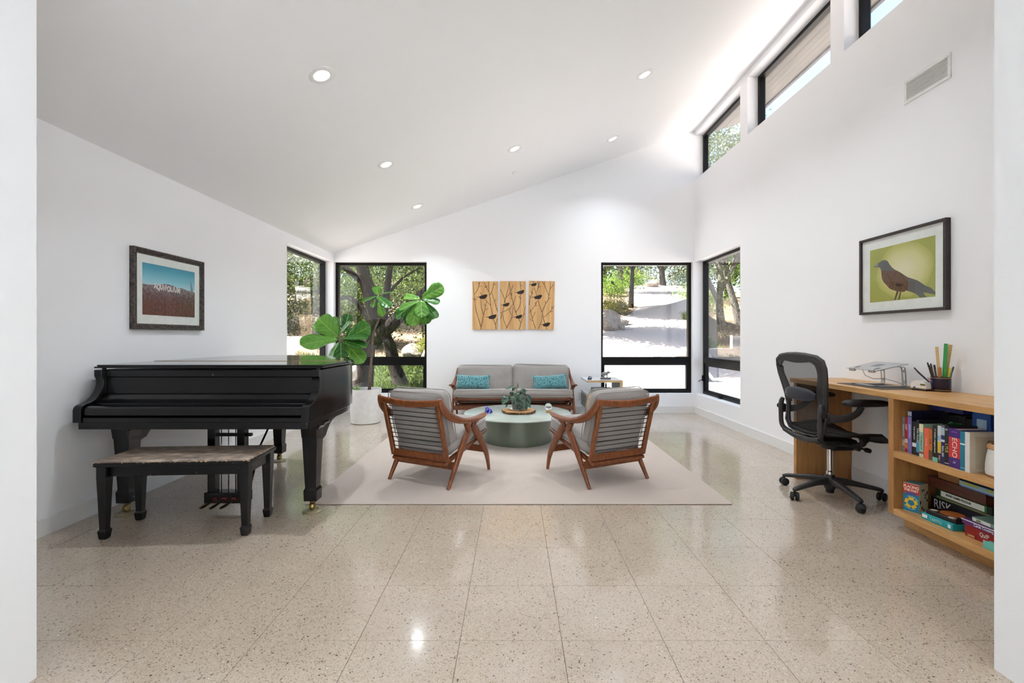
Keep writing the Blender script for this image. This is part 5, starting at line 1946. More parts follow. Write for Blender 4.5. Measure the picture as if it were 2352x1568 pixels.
cb = book('large cream book whose cover faces the camera behind the jar', 2.412, 2.478, 2.452, SZ, .212, .30, (214, 204, 186), [('band', .0, 1.0, (232, 228, 220))])
m = MB()
m.box(.03, .27, -.0137, -.0131, .02, .19)
m.build('cover_print', plain(196, 184, 160, .6), cb)
lettering('Aesop', .020, plain(60, 50, 40, .6), cb, axes((.12, -.0140, .165), (1, 0, 0), (0, 0, 1), (0, -1, 0)))
# second row at the back of the upper shelf
def carton(name, label, cat, x0, x1, y0, y1, z0, z1, col, lid=None, texts=(), patches=(), group=None, rz=0.0, lid_col=None, edge=.0015):
    """box game / file box. texts: (string, size, y_off, z_frac, colour) on the face towards the room; patches: (y0f, y1f, z0f, z1f, colour)"""
    cx2, cy2 = (x0 + x1) / 2, (y0 + y1) / 2
    root = thing(name, label, cat, (cx2, cy2, z0), rz, group)
    hx2, hy2, hz = (x1 - x0) / 2, (y1 - y0) / 2, z1 - z0
    cut = hz * (lid if lid else 1.0)
    m = MB()
    m.rbox(-hx2 + .002, hx2 - .002, -hy2 + .002, hy2 - .002, 0, hz * .98 if lid else hz, edge, 1)
    m.build('tray', plain(*col, .45), root)
    if lid:
        m = MB()
        m.rbox(-hx2, hx2, -hy2, hy2, hz - cut, hz, edge, 1)
        m.build('lid', plain(*(lid_col or col), .4), root)
    for pi_, (a, b, c2, d2, cc) in enumerate(patches):
        m = MB()
        m.box(-hx2 - .0006 - .0004 * pi_, -hx2 + .0002, hy2 - 2 * hy2 * b, hy2 - 2 * hy2 * a, c2 * hz, d2 * hz)
        m.build('label', plain(*cc, .5), root)
    for s_, size, yo, zf, cc in texts:
        lettering(s_, size, plain(*cc, .5), root, FCM(-hx2 - .0024, yo, zf * hz), sx=.8, bold=.0003)
    return root
carton('file_box', 'bright blue file box with a pale label at the back of the upper shelf', 'box', 2.60, 2.84, 2.53, 2.635, SZ, .785, (40, 88, 166), None, [], [(.30, .82, .62, .88, (176, 206, 232))])
carton('file_box', 'dark blue file box with a green framed label, upper shelf', 'box', 2.60, 2.84, 2.38, 2.520, SZ, .772, (22, 42, 120), None, [], [(.08, .72, .62, .95, (126, 164, 50)), (.16, .62, .66, .91, (70, 120, 190)), (.22, .40, .66, .92, (222, 228, 232))])
carton('storage_tray', 'navy plastic tray lying across the back row of the upper shelf', 'tray', 2.56, 2.80, 2.645, 2.86, .765, .792, (16, 22, 96))
BK2 = [('large black book at the back, under the navy tray', 2.622, 2.905, 2.865, .268, (18, 16, 18), [('text', 'ROBOTICS', .02, .6, (110, 30, 30))]),
       ('black book with a dark red title in the back row', 2.622, 2.855, 2.800, .262, (20, 16, 18), [('text', 'PANDEMIC', .022, .7, (110, 30, 34), True)]),
       ('black back-row book behind the coral paperback', 2.622, 2.795, 2.740, .250, (18, 18, 22), []),
       ('dark back-row book with a pale top edge', 2.622, 2.735, 2.690, .255, (26, 24, 26), []),
       ('dark back-row book beside the bright blue file box', 2.622, 2.685, 2.640, .245, (22, 22, 26), [])]
for lb, X, ya, yb, h_, col, mk in BK2:
    book(lb, X, ya, yb, SZ, h_, .20, col, mk, grp='dark books in the back row of the upper shelf')
# green paper tuft lying on the books
sp_ = thing('green_trinket', 'small glossy green leafy trinket on top of the books', 'trinket', (2.50, 2.626, SZ + .2125))
TG = plain(24, 104, 52, .25, name='glossy_green')
for i in range(8):
    a_ = i * .8
    m = MB()
    m.sweep([((.002 * math.cos(a_), .002 * math.sin(a_), .003), .008, .005, (0, 0, 1)), ((.018 * math.cos(a_), .018 * math.sin(a_), .014), .012, .004, (0, 0, 1)), ((.032 * math.cos(a_), .032 * math.sin(a_), .010 + .006 * (i % 3)), .003, .002, (0, 0, 1))], 6, 3)
    m.build('leaf', TG, sp_, smooth=60)
# ceramic jar
jar = thing('ceramic_jar', 'white ceramic jar with a tan wooden collar on the upper shelf', 'jar', (2.508, 2.366, SZ))
m = MB()
m.lathe([(.0, .0), (.060, .0), (.070, .006), (.0725, .012)], 40)
m.build('foot', plain(196, 160, 130, .7, name='bare_clay'), jar, smooth=40)
m = MB()
m.lathe([(.0725, .012), (.074, .030), (.073, .060), (.069, .100), (.063, .135), (.061, .142), (.056, .142), (.056, .10), (.0, .09)], 48, caps=False)
m.build('body', plain(232, 228, 222, .45, name='speckled_white_glaze'), jar, smooth=50)
m = MB()
m.lathe([(.061, .140), (.067, .148), (.066, .160), (.058, .168), (.049, .168), (.047, .150), (.05, .140)], 40)
m.build('collar', mat_wood('tan_collar', rgb(176, 122, 74), rgb(196, 142, 90), rgb(208, 158, 106), (4, 4, 30), .5), jar, smooth=40)

# lower shelf: games
LZ = .125
g1 = thing('game_box', 'upright red and teal card-game box with a yellow ring picture, lower shelf', 'game box', (2.503, 2.888, LZ), math.radians(23.8), 'boxed games on the lower shelf')
m = MB()
m.rbox(-.048, .048, -.042, .042, 0, .176, .001, 1)
m.build('carton', plain(206, 190, 158, .5), g1)
m = MB()
m.box(-.0488, -.0478, -.0415, .0415, .004, .112)
m.build('teal_panel', plain(24, 126, 158, .45), g1)
m = MB()
m.box(-.0489, -.0478, -.0415, .0415, .112, .173)
m.build('red_panel', plain(200, 52, 50, .45), g1)
m = MB()
m.box(-.0491, -.0478, -.025, .025, .106, .122)
m.build('purple_panel', plain(80, 84, 160, .45), g1)
lettering('PLACING', .0225, plain(246, 226, 206, .5), g1, FCM(-.0494, 0, .155), bold=.0008, sx=.86)
lettering('THE PAST', .0215, plain(246, 226, 206, .5), g1, FCM(-.0494, 0, .134), bold=.0008, sx=.80)
for k in range(5):
    a_ = PI / 2 + k * 2 * PI / 5
    m = MB()
    m.rbox(-.0135, .0135, -.009, .009, 0, .0014, .0006, 1, FCM(-.0486, -.025 * math.cos(a_), .058 + .025 * math.sin(a_)) @ RZ(a_ + PI / 2))
    m.build('yellow_brick', plain(232, 188, 44, .45), g1)
m = MB()
for a0 in (.5, 3.7):
    pts = [(.040 * math.cos(a0 + .18 * k), .040 * math.sin(a0 + .18 * k)) for k in range(10)]
    ribbon(m, pts, .002, .002, .0, .0006)
for i_, p in enumerate(m.v):
    m.v[i_] = (-.0488 - p[2], -p[0], .058 + p[1])
m.build('white_arc', plain(220, 236, 240, .5), g1)
rnd = random.Random(9)
m = MB()
for k in range(10):
    a_, b2 = -.036 + .018 * (k % 5), .02 + .05 * (k // 5) + rnd.uniform(0, .10)
    m.lathe([(.0, -.0004), (.009, 0), (.0, .0004)], 8, M=T(a_, -.0424, b2) @ RX(PI / 2) @ Matrix.Diagonal((.8, rnd.uniform(.6, 1.4), 1, 1)))
m.build('side_print', plain(56, 30, 30, .6), g1)
m = MB()
m.rbox(-.046, .046, -.040, .040, .1755, .1768, .0004, 1)
m.build('top_print', plain(110, 150, 160, .5), g1)

GL = 'boxed games on the lower shelf'
g2 = carton('game_box', 'flat teal game tray with pizza-print lid askew on the lower shelf', 'game box', 2.444, 2.64, 2.590, 2.785, LZ, LZ + .036, (36, 160, 166), None, [('TAKITO', .026, .0, .52, (170, 226, 226))], [(.06, .22, .30, .85, (222, 236, 238)), (.86, .94, .25, .8, (220, 236, 240))], GL, math.radians(2.5))
m = MB()
m.rbox(-.082, .092, -.090, .080, .0365, .060, .002, 1, RZ(.05))
m.build('lid', plain(40, 26, 24, .5), g2)
m = MB()
m.lathe([(.0, .0605), (.052, .0605), (.055, .0615), (.0, .0625)], 28, (-.01, -.01, 0))
m.build('pizza_print', plain(198, 110, 48, .5), g2)
m = MB()
for q in ((-.055, .055), (-.062, -.06)):
    m.lathe([(.0, .0605), (.018, .0605), (.0, .0615)], 16, (q[0], q[1], 0))
m.build('round_print', plain(226, 216, 200, .5), g2)
carton('game_box', 'black strategy-game box with big grey title at the back of the lower shelf', 'game box', 2.60, 2.845, 2.400, 2.890, LZ, .228, (26, 26, 34), .9, [('RISK', .075, .165, .56, (206, 204, 206)), ('THE GAME OF GLOBAL DOMINATION', .009, .15, .16, (190, 190, 190))], [(.0, .30, .93, .99, (60, 92, 84)), (.36, .98, .05, .92, (28, 34, 54))], GL, 0, (30, 26, 26))
carton('game_book', 'thin olive workbook lying between two game boxes', 'book', 2.585, 2.80, 2.42, 2.84, .229, .241, (120, 128, 84), None, group=GL)
carton('game_box', 'green and black game box with a long white label, lower shelf', 'game box', 2.58, 2.80, 2.50, 2.840, .242, .286, (28, 34, 30), None, [('BRAIN GAMES PUZZLER', .018, .02, .56, (30, 34, 34))], [(.10, .92, .12, .92, (36, 124, 56)), (.12, .88, .16, .88, (222, 226, 220))], GL)
wb = carton('wooden_game_case', 'dark reddish wooden game case lying on the stack', 'game case', 2.575, 2.83, 2.530, 2.885, .287, .350, (84, 42, 26), .48)
carton('wooden_box', 'small tan wooden box on top of the dark game case', 'box', 2.585, 2.80, 2.690, 2.830, .351, .395, (150, 106, 62), .4)
carton('game_box', 'flat blue game box with green fields on the dark game case', 'game box', 2.565, 2.82, 2.310, 2.668, .351, .386, (60, 104, 176), None, [('LAND GAMES', .013, -.10, .45, (150, 40, 40))], [(.0, 1.0, .22, .98, (150, 180, 196)), (.05, .30, .60, .95, (170, 184, 84)), (.42, .62, .55, .92, (160, 190, 96)), (.70, .95, .62, .95, (196, 190, 110))], GL)
carton('game_box', 'red party-game box at the front of the lower shelf', 'game box', 2.468, 2.72, 2.20, 2.540, LZ, .190, (150, 26, 28), .62, [('Qu!P', .030, .060, .62, (232, 222, 214)), ('CRACK', .024, -.06, .55, (226, 190, 120)), ('LINKS', .018, .13, .18, (232, 200, 120))], [(.30, .42, .05, .30, (190, 176, 186))], GL)
carton('game_box', 'purple game box with white script lying on the red one', 'game box', 2.462, 2.70, 2.17, 2.550, .191, .218, (98, 40, 120), None, [('Cards Crossing', .020, .07, .5, (232, 222, 236))], [(.0, 1.0, .78, .98, (206, 200, 204))], GL, math.radians(1.5))
carton('game_box', 'pale green card game on top of the purple box', 'game box', 2.470, 2.66, 2.20, 2.505, .219, .242, (112, 150, 140), None, [('ZEN', .016, .11, .5, (120, 128, 60))], [(.03, .34, .12, .9, (222, 226, 216))], GL)
carton('game_box', 'small mint-green box in front of the red party game', 'game box', 2.415, 2.462, 2.18, 2.392, LZ, .157, (112, 196, 178), None, [('mint', .018, .03, .5, (214, 240, 232))], group=GL)

# ================================================================ THINGS ON THE DESK
ALU = plain(196, 198, 202, .28, .85, name='brushed_aluminium')
m = MB()
m.rbox(2.480, 2.772, 3.130, 3.560, DZ, DZ + .003, .001, 1)
tag(m.build('desk_mat', plain(66, 60, 54, .6, name='dark_leather')), 'dark flat desk mat under the laptop stand', 'desk mat')
ls = thing('laptop_stand', 'silver aluminium laptop stand on the dark desk mat', 'laptop stand', (2.66, 3.40, DZ + .0032))
m = MB()
m.rbox(-.10, .115, -.115, -.075, 0, .004, .0015, 1)
m.rbox(-.10, .115, .075, .115, 0, .004, .0015, 1)
m.rbox(-.10, -.06, -.115, .115, 0, .004, .0015, 1)
m.build('foot_plate', ALU, ls)
for s in (-1, 1):
    m = MB()
    ys_ = s * .095
    # slotted upright made of two rails and bridging ends, bent at the foot and the head
    for dy in (-.0145, .0145):
        m.sweep([((.095, ys_ + dy, .003), .011, .005, (0, 1, 0)), ((.118, ys_ + dy, .006), .011, .005, (0, 1, 0)), ((.124, ys_ + dy, .022), .011, .005, (0, 1, 0)), ((.118, ys_ + dy, .112), .011, .005, (0, 1, 0)),
                 ((.110, ys_ + dy, .136), .011, .005, (0, 1, 0)), ((.088, ys_ + dy, .138), .011, .005, (0, 1, 0))], 8, 4, 4)
    m.box(.119, .1255, ys_ - .012, ys_ + .012, .018, .044)
    m.box(.1155, .1215, ys_ - .012, ys_ + .012, .098, .118)
    m.box(.09, .118, ys_ - .012, ys_ + .012, .0012, .0055)
    m.build('upright', ALU, ls, smooth=40)
Mp = T(.015, .02, .137) @ RY(-math.radians(12.5))
m = MB()
m.rbox(-.115, .115, -.150, .150, -.003, .003, .002, 1, Mp)
m.build('platform', ALU, ls)
for s in (-1, 1):
    m = MB()
    m.rbox(-.122, -.100, s * .095 - .025, s * .095 + .025, -.016, .008, .003, 1, Mp)
    m.build('lip_hook', ALU, ls)
    m = MB()
    m.rbox(-.085, -.05, s * .095 - .012, s * .095 + .012, .003, .0045, .0007, 1, Mp)
    m.build('rubber_pad', plain(120, 116, 116, .8), ls)
m = MB()
m.rbox(-.02, .05, -.035, .035, .0028, .0034, .0003, 1, Mp)
m.build('cut_out', plain(120, 124, 130, .4), ls)
m = MB()
m.tube([(2.600, 3.46, DZ + .115), (2.615, 3.45, DZ + .070), (2.66, 3.43, DZ + .046), (2.72, 3.40, DZ + .050), (2.76, 3.34, DZ + .030), (2.79, 3.29, DZ + .004)], .0022, 6)
tag(m.build('charging_cable', plain(150, 152, 156, .5), None, smooth=True), 'thin grey cable drooping beneath the laptop stand', 'cable')
# white tape dispenser / stapler
tp_ = thing('tape_dispenser', 'small white rounded tape dispenser beside the pen cup', 'tape dispenser', (2.712, 3.085, DZ), .25)
m = MB()
m.rbox(-.032, .032, -.050, .046, .012, .026, .005)
m.build('base', plain(222, 214, 206, .4), tp_)
m = MB()
m.prism([(-.048, .024), (-.044, .046), (-.028, .062), (-.002, .068), (.028, .064), (.044, .050), (.048, .030), (.046, .024)], -.026, .026, 'x')
m.build('shell', plain(236, 234, 232, .35), tp_, smooth=50)
m = MB()
m.rbox(-.029, -.0245, -.040, -.012, .036, .046, .001, 1)
m.build('cutter', plain(150, 130, 60, .4, .6), tp_)
m = MB()
m.rbox(-.030, .026, -.044, .040, 0, .012, .003)
m.build('foot', plain(52, 40, 40, .6), tp_)
m = MB()
m.lathe([(.0, -.001), (.006, -.001), (.006, .001), (.0, .001)], 14, M=T(-.0330, .02, .020) @ RY(PI / 2))
m.build('rivet', DARK_P, tp_)
# pen cup
pc = thing('pen_cup', 'dark navy glass pen cup on the desk', 'cup', (2.790, 3.030, DZ))
NAVYG = plain(22, 20, 54, .12, name='navy_glass')
m = MB()
m.lathe([(.0, 0), (.050, 0), (.052, .003), (.052, .095), (.050, .0965), (.048, .095), (.048, .006), (.0, .006)], 40)
m.build('body', NAVYG, pc, smooth=40)
m = MB()
m.lathe([(.0523, .008), (.0526, .010), (.0523, .012)], 40, caps=False)
m.lathe([(.0523, .086), (.0526, .088), (.0523, .090)], 40, caps=False)
m.build('gilt_line', plain(176, 140, 70, .35, .8), pc, smooth=True)
def pen(name, label, cat, cx2, cy2, ax_, ay_, L, r, col, tip, ruler=None):
    root = thing(name, label, cat, (2.790 + cx2, 3.030 + cy2, DZ + .0075), 0, 'pens and rulers in the desk cup')
    Md = RY(ax_) @ RX(ay_)
    m = MB()
    if ruler:
        m.rbox(-.0015, .0015, -ruler / 2, ruler / 2, .0, L, .0006, 1, Md)
        m.build('blade', plain(*col, .4), root)
        m = MB()
        for k in range(int(L / .012)):
            m.box(-.0018, -.0014, ruler / 2 - (.006 if k % 5 else .010), ruler / 2 - .001, .01 + k * .012, .011 + k * .012, Md)
        m.build('scale_marks', plain(40, 44, 40, .6), root)
        return
    m = MB()
    m.lathe([(.0008, 0), (r * .9, .010), (r, .014), (r, L - .03)], 10, M=Md)
    m.build('barrel', plain(*col, .4), root, smooth=40)
    m = MB()
    m.lathe([(r * 1.05, L - .03), (r * 1.05, L - .004), (r * .5, L)], 10, M=Md)
    m.build('cap', plain(*tip, .4), root, smooth=40)
PENS = [('pencil', 'dark pencil leaning toward the chair in the pen cup', 'pencil', -.020, .012, -.20, -.12, .185, .004, (70, 40, 34), (40, 30, 30)),
        ('pen', 'black pen leaning beside the dark pencil in the cup', 'pen', -.022, .0, -.16, -.20, .170, .0048, (24, 24, 28), (30, 30, 30)),
        ('pen', 'brown capped pen in the middle of the pen cup', 'pen', -.008, .020, -.10, -.14, .175, .0045, (96, 56, 44), (40, 30, 30)),
        ('marker', 'olive marker at the back of the pen cup', 'marker', .004, .024, -.04, -.12, .165, .006, (96, 98, 70), (60, 60, 50)),
        ('scissors_handle', 'orange scissor handle among the pens', 'scissors', -.004, -.004, .02, -.05, .150, .007, (214, 110, 40), (220, 120, 40)),
        ('marker', 'bright green marker in front of the green ruler', 'marker', .000, -.022, .05, .04, .140, .007, (60, 156, 60), (66, 170, 66)),
        ('highlighter', 'yellow highlighter at the wall side of the cup', 'highlighter', .014, -.026, .10, .06, .150, .0065, (196, 196, 60), (210, 206, 70)),
        ('pen', 'white pen sticking up from the pen cup', 'pen', .010, -.006, .03, .02, .185, .0045, (226, 226, 222), (206, 206, 210)),
        ('pen', 'grey pen tilted toward the jamb in the cup', 'pen', .024, -.018, .12, .16, .160, .0042, (110, 112, 118), (70, 70, 76))]
for q in PENS:
    pen(*q)
pen('ruler', 'long green ruler standing in the pen cup', 'ruler', .006, -.012, .02, .04, .305, .0, (42, 150, 70), None, .026)
pen('ruler', 'long wooden ruler behind the green one', 'ruler', .018, .000, .07, .09, .300, .0, (206, 168, 108), None, .028)
pen('set_square', 'tan wooden ruler leaning the other way in the cup', 'ruler', .012, .014, .03, -.13, .285, .0, (214, 176, 120), None, .022)
# dark pen lying against the tape dispenser
st_ = thing('stylus', 'dark stylus propped on the white tape dispenser', 'pen', (2.705, 3.035, DZ + .060))
m = MB()
m.tube([(.008, -.008, .0), (-.030, .030, .062), (-.045, .045, .092)], [.005, .0055, .004], 10)
m.build('barrel', plain(44, 44, 56, .4), st_, smooth=40)
m = MB()
m.tube([(.016, -.012, .006), (.004, .0, .030)], [.004, .003], 8)
m.build('clip', plain(170, 110, 130, .4), st_, smooth=40)

# outlet with chargers below the worktop
ou = thing('desk_wall_outlet', 'white outlet with plugged chargers low on the desk wall', 'outlet')
ou.matrix_world = AR(3.075, .325)
m = MB()
m.rbox(-.040, .040, -.060, .060, 0, .006, .002, 1)
m.build('plate', WHITE_P, ou)
m = MB()
m.rbox(-.035, .035, -.03, .045, .006, .034, .004, 1)
m.build('charger', plain(206, 206, 208, .4), ou)
for k in range(3):
    m = MB()
    m.tube([(-.02 + .02 * k, -.03, .02), (-.03 + .03 * k, -.10, .03), (-.06 + .04 * k, -.20, .02), (-.02 + .03 * k, -.27, .012), (.04, -.29, .02)], .0022, 6)
    m.build('cord', plain(178, 180, 182, .5), ou, smooth=True)

# ================================================================ MESH OFFICE CHAIR
AERO = plain(46, 44, 44, .5, name='graphite_plastic')
AERO_D = plain(22, 21, 22, .55, name='black_plastic')
oc = thing('office_chair', 'black mesh swivel office chair at the desk', 'chair', (2.400, 3.520, 0), math.radians(-87))
rzc = math.radians(-87)
t = NT('black_mesh')
b_ = t.n('BsdfPrincipled')
b_.inputs['Base Color'].default_value = rgb(30, 28, 28)
b_.inputs['Roughness'].default_value = .6
tr_ = t.n('BsdfTransparent')
mx_ = t.n('MixShader')
wv1 = t.n('TexWave', wave_type='BANDS', bands_direction='DIAGONAL')
wv1.inputs['Scale'].default_value = 90
t.l(t.coords(), wv1.inputs['Vector'])
fac_ = t.n('MapRange')
fac_.inputs['To Min'].default_value = .62
fac_.inputs['To Max'].default_value = .84
t.l(wv1.outputs['Fac'], fac_.inputs['Value'])
t.l(fac_.outputs[0], mx_.inputs[0])
t.l(tr_.outputs[0], mx_.inputs[1])
t.l(b_.outputs[0], mx_.inputs[2])
t.l(mx_.outputs[0], t.out.inputs[0])
MESHM = t.m
# five-star base
m = MB()
m.lathe([(.0, .060), (.034, .060), (.040, .075), (.046, .100), (.044, .135), (.034, .155), (.030, .168), (.0, .168)], 24)
hub = m.build('base_hub', AERO, oc, smooth=40)
for wa in (125, 195, 268, 342, 54):
    a_ = math.radians(wa) - rzc
    dx_, dy_ = math.cos(a_), math.sin(a_)
    m = MB()
    sd = (-dy_, dx_, 0)
    m.sweep([((dx_ * .025, dy_ * .025, .118), .052, .062, sd), ((dx_ * .12, dy_ * .12, .116), .046, .044, sd), ((dx_ * .24, dy_ * .24, .097), .040, .032, sd), ((dx_ * .315, dy_ * .315, .083), .038, .028, sd), ((dx_ * .338, dy_ * .338, .074), .026, .018, sd)], 12, 5, 3)
    arm = m.build('base_arm', AERO, oc, smooth=45)
    m = MB()
    cx2, cy2 = dx_ * .330, dy_ * .330
    m.cyl((cx2, cy2, .045), (cx2, cy2, .078), .009, n=10)
    tw = a_ + .9
    for s in (-1, 1):
        Mw = T(cx2, cy2, .031) @ RZ(tw) @ T(0, s * .0165, 0) @ RX(PI / 2)
        m.lathe([(.004, -.012), (.024, -.0115), (.0305, -.006), (.0305, .006), (.024, .0115), (.004, .012)], 20, M=Mw)
    m.rbox(-.018, .018, -.007, .007, .030, .052, .004, 1, T(cx2, cy2, 0) @ RZ(tw))
    m.build('caster', AERO_D, arm, smooth=40)
m = MB()
m.lathe([(.0, .030), (.026, .030), (.028, .034), (.028, .062), (.0, .062)], 20)
m.build('cylinder_tip', AERO_D, oc, smooth=40)
m = MB()
m.lathe([(.0, .165), (.026, .165), (.026, .190), (.0205, .196), (.0205, .375), (.0, .375)], 24)
m.build('gas_cylinder', plain(196, 196, 194, .15, 1.0, name='chrome'), oc, smooth=40)
m = MB()
m.lathe([(.0, .365), (.048, .365), (.056, .375), (.058, .402), (.050, .415), (.0, .415)], 24, (0, -.01, 0))
m.rbox(-.075, .075, -.09, .165, .388, .440, .018)
m.rbox(-.055, .055, -.02, .175, .352, .395, .02)
m.sweep([((-.09, .12, .415), .05, .06, (0, 1, 0)), ((0, .13, .405), .06, .075, (0, 1, 0)), ((.09, .12, .415), .05, .06, (0, 1, 0))], 12, 4)
m.build('tilt_mechanism', AERO_D, oc, smooth=40)
for s, yy, zz in ((1, .165, .385), (1, .085, .400), (-1, .165, .385)):
    m = MB()
    m.cyl((s * .05, yy, zz), (s * .155, yy + .01, zz - .006), .007, n=8)
    m.lathe([(.006, 0), (.016, .004), (.018, .014), (.016, .040), (.008, .045)], 14, M=T(s * .125, yy + .01, zz - .005) @ RY(s * PI / 2))
    m.build('lever', AERO_D, oc, smooth=40)
# seat
def seat_pt(u, v):
    """u -1..1 across, v 0 (rear) .. 1 (front)"""
    hw_ = np.interp(v, [0, .12, .45, .8, 1], [.185, .225, .262, .258, .215])
    x = u * hw_
    y = -.185 + .455 * v
    z = .492 + .022 * abs(u) ** 3 * (1 - .4 * v) - .010 * (1 - u * u) + np.interp(v, [0, .2, .55, .8, 1], [.008, -.004, .006, .004, -.048])
    return (float(x), float(y), float(z))
m = MB()
nu, nv = 14, 16
m.add([seat_pt(-1 + 2 * i / nu, j / nv) for j in range(nv + 1) for i in range(nu + 1)], [(j * (nu + 1) + i, j * (nu + 1) + i + 1, (j + 1) * (nu + 1) + i + 1, (j + 1) * (nu + 1) + i) for j in range(nv) for i in range(nu)])
so_ = m.build('seat_mesh', AERO_D, oc, smooth=True)
so_.modifiers.new('thickness', 'SOLIDIFY').thickness = .004
m = MB()
loop = [seat_pt(-1, j / 10) for j in range(11)] + [seat_pt(-1 + 2 * i / 8, 1) for i in range(1, 8)] + [seat_pt(1, 1 - j / 10) for j in range(11)] + [seat_pt(1 - 2 * i / 8, 0) for i in range(1, 8)]
m.tube(loop, [.013 + .006 * (1 if 3 < k % 28 < 8 else 0) for k in range(len(loop))], 8, closed=True)
m.build('seat_frame', AERO_D, oc, smooth=True)
for s in (-1, 1):
    m = MB()
    m.sweep([((s * .10, .02, .425), .05, .035, (0, 1, 0)), ((s * .19, .03, .425), .05, .035, (0, 1, 0)), ((s * .245, .05, .450), .05, .035, (0, 1, 0)), ((s * .255, .055, .492), .045, .03, (0, 1, 0))], 10, 4)
    m.lathe([(.0, -.018), (.028, -.016), (.030, 0), (.028, .016), (.0, .018)], 16, M=T(s * .258, .055, .490) @ RY(PI / 2))
    m.build('seat_link', AERO_D, oc, smooth=40)
# back: outline ring + mesh
BZ = [.478, .50, .54, .60, .68, .76, .84, .92, .98, 1.03, 1.058, 1.070]
BX = [.120, .168, .192, .200, .206, .218, .236, .254, .260, .244, .196, .100]
def back_y(z, x=0.0):
    return float(np.interp(z, [.47, .56, .66, .78, .92, 1.08], [-.175, -.205, -.190, -.205, -.235, -.262])) + .10 * x * x * 6 * .25
m = MB()
ringp = [(x, back_y(z, x), z) for x, z in zip(BX, BZ)] + [(0, back_y(1.074), 1.074)] + [(-x, back_y(z, x), z) for x, z in reversed(list(zip(BX, BZ)))] + [(0, back_y(.472), .472)]
m.tube(ringp, [.021 if p[2] > 1.0 else (.017 if p[2] > .6 else .015) for p in ringp], 10, closed=True)
m.build('back_frame', AERO, oc, smooth=True)
m = MB()
rows = 22
vv = []
for j in range(rows + 1):
    z = .478 + (1.064 - .478) * j / rows
    hw_ = float(np.interp(z, BZ, BX))
    for i in range(9):
        x = (-1 + i / 4) * hw_
        vv.append((x, back_y(z, x), z))
m.add(vv, [(j * 9 + i, j * 9 + i + 1, j * 9 + 10 + i, j * 9 + 9 + i) for j in range(rows) for i in range(8)])
m.build('back_mesh', MESHM, oc, smooth=True)
# thick upper band and side wings of the back frame
m = MB()
for s in (-1, 1):
    m.sweep([((s * .10, back_y(1.055, .1) - .006, 1.055), .030, .010, (0, 0, 1)), ((s * .205, back_y(1.02, .2) - .006, 1.025), .065, .014, (s * .7, 0, .7)), ((s * .225, back_y(.93, .22) - .006, .93), .070, .014, (1, 0, 0)), ((s * .190, back_y(.80, .19) - .006, .80), .090, .014, (1, 0, 0)), ((s * .185, back_y(.70, .18) - .006, .70), .07, .014, (1, 0, 0))], 10, 5)
m.sweep([((-.15, back_y(1.05) - .004, 1.045), .040, .008, (0, 0, 1)), ((0, back_y(1.05) - .006, 1.040), .056, .008, (0, 0, 1)), ((.15, back_y(1.05) - .004, 1.045), .040, .008, (0, 0, 1))], 10, 5)
m.build('back_wings', AERO, oc, smooth=50)
m = MB()
m.sweep([((-.165, -.232, .775), .040, .020, (0, 0, 1)), ((-.11, -.248, .780), .085, .034, (0, 0, 1)), ((0, -.254, .782), .100, .040, (0, 0, 1)), ((.11, -.248, .780), .085, .034, (0, 0, 1)), ((.165, -.232, .775), .040, .020, (0, 0, 1))], 14, 5)
m.build('lumbar_pad', plain(40, 42, 52, .55, name='slate_foam'), oc, smooth=50)
m = MB()
for s in (-1, 1):
    m.sweep([((s * .165, -.195, .455), .030, .040, (1, 0, 0)), ((s * .215, -.232, .500), .032, .032, (1, 0, 0)), ((s * .222, -.240, .60), .034, .030, (1, 0, 0)), ((s * .222, -.236, .690), .034, .034, (1, 0, 0)), ((s * .214, -.226, .722), .028, .026, (1, 0, 0))], 10, 5)
m.sweep([((-.20, -.225, .475), .034, .034, (0, 0, 1)), ((-.10, -.215, .450), .040, .036, (0, 0, 1)), ((0, -.205, .440), .046, .040, (0, 0, 1)), ((.10, -.215, .450), .040, .036, (0, 0, 1)), ((.20, -.225, .475), .034, .034, (0, 0, 1))], 10, 5)
m.sweep([((0, -.20, .445), .07, .04, (1, 0, 0)), ((0, -.12, .425), .08, .04, (1, 0, 0)), ((0, -.05, .415), .08, .04, (1, 0, 0))], 10, 4)
m.build('back_yoke', AERO, oc, smooth=50)
m = MB()
lp = [(x, back_y(z, x) - .028, z) for x, z in ((.165, .50), (.178, .56), (.182, .64), (.176, .70))]
m.tube([(-x, y, z) for x, y, z in reversed(lp)] + [(-.12, back_y(.485) - .026, .482), (0, back_y(.48) - .026, .476), (.12, back_y(.485) - .026, .482)] + lp, .006, 8)
m.build('yoke_trim', plain(70, 66, 64, .5), oc, smooth=True)
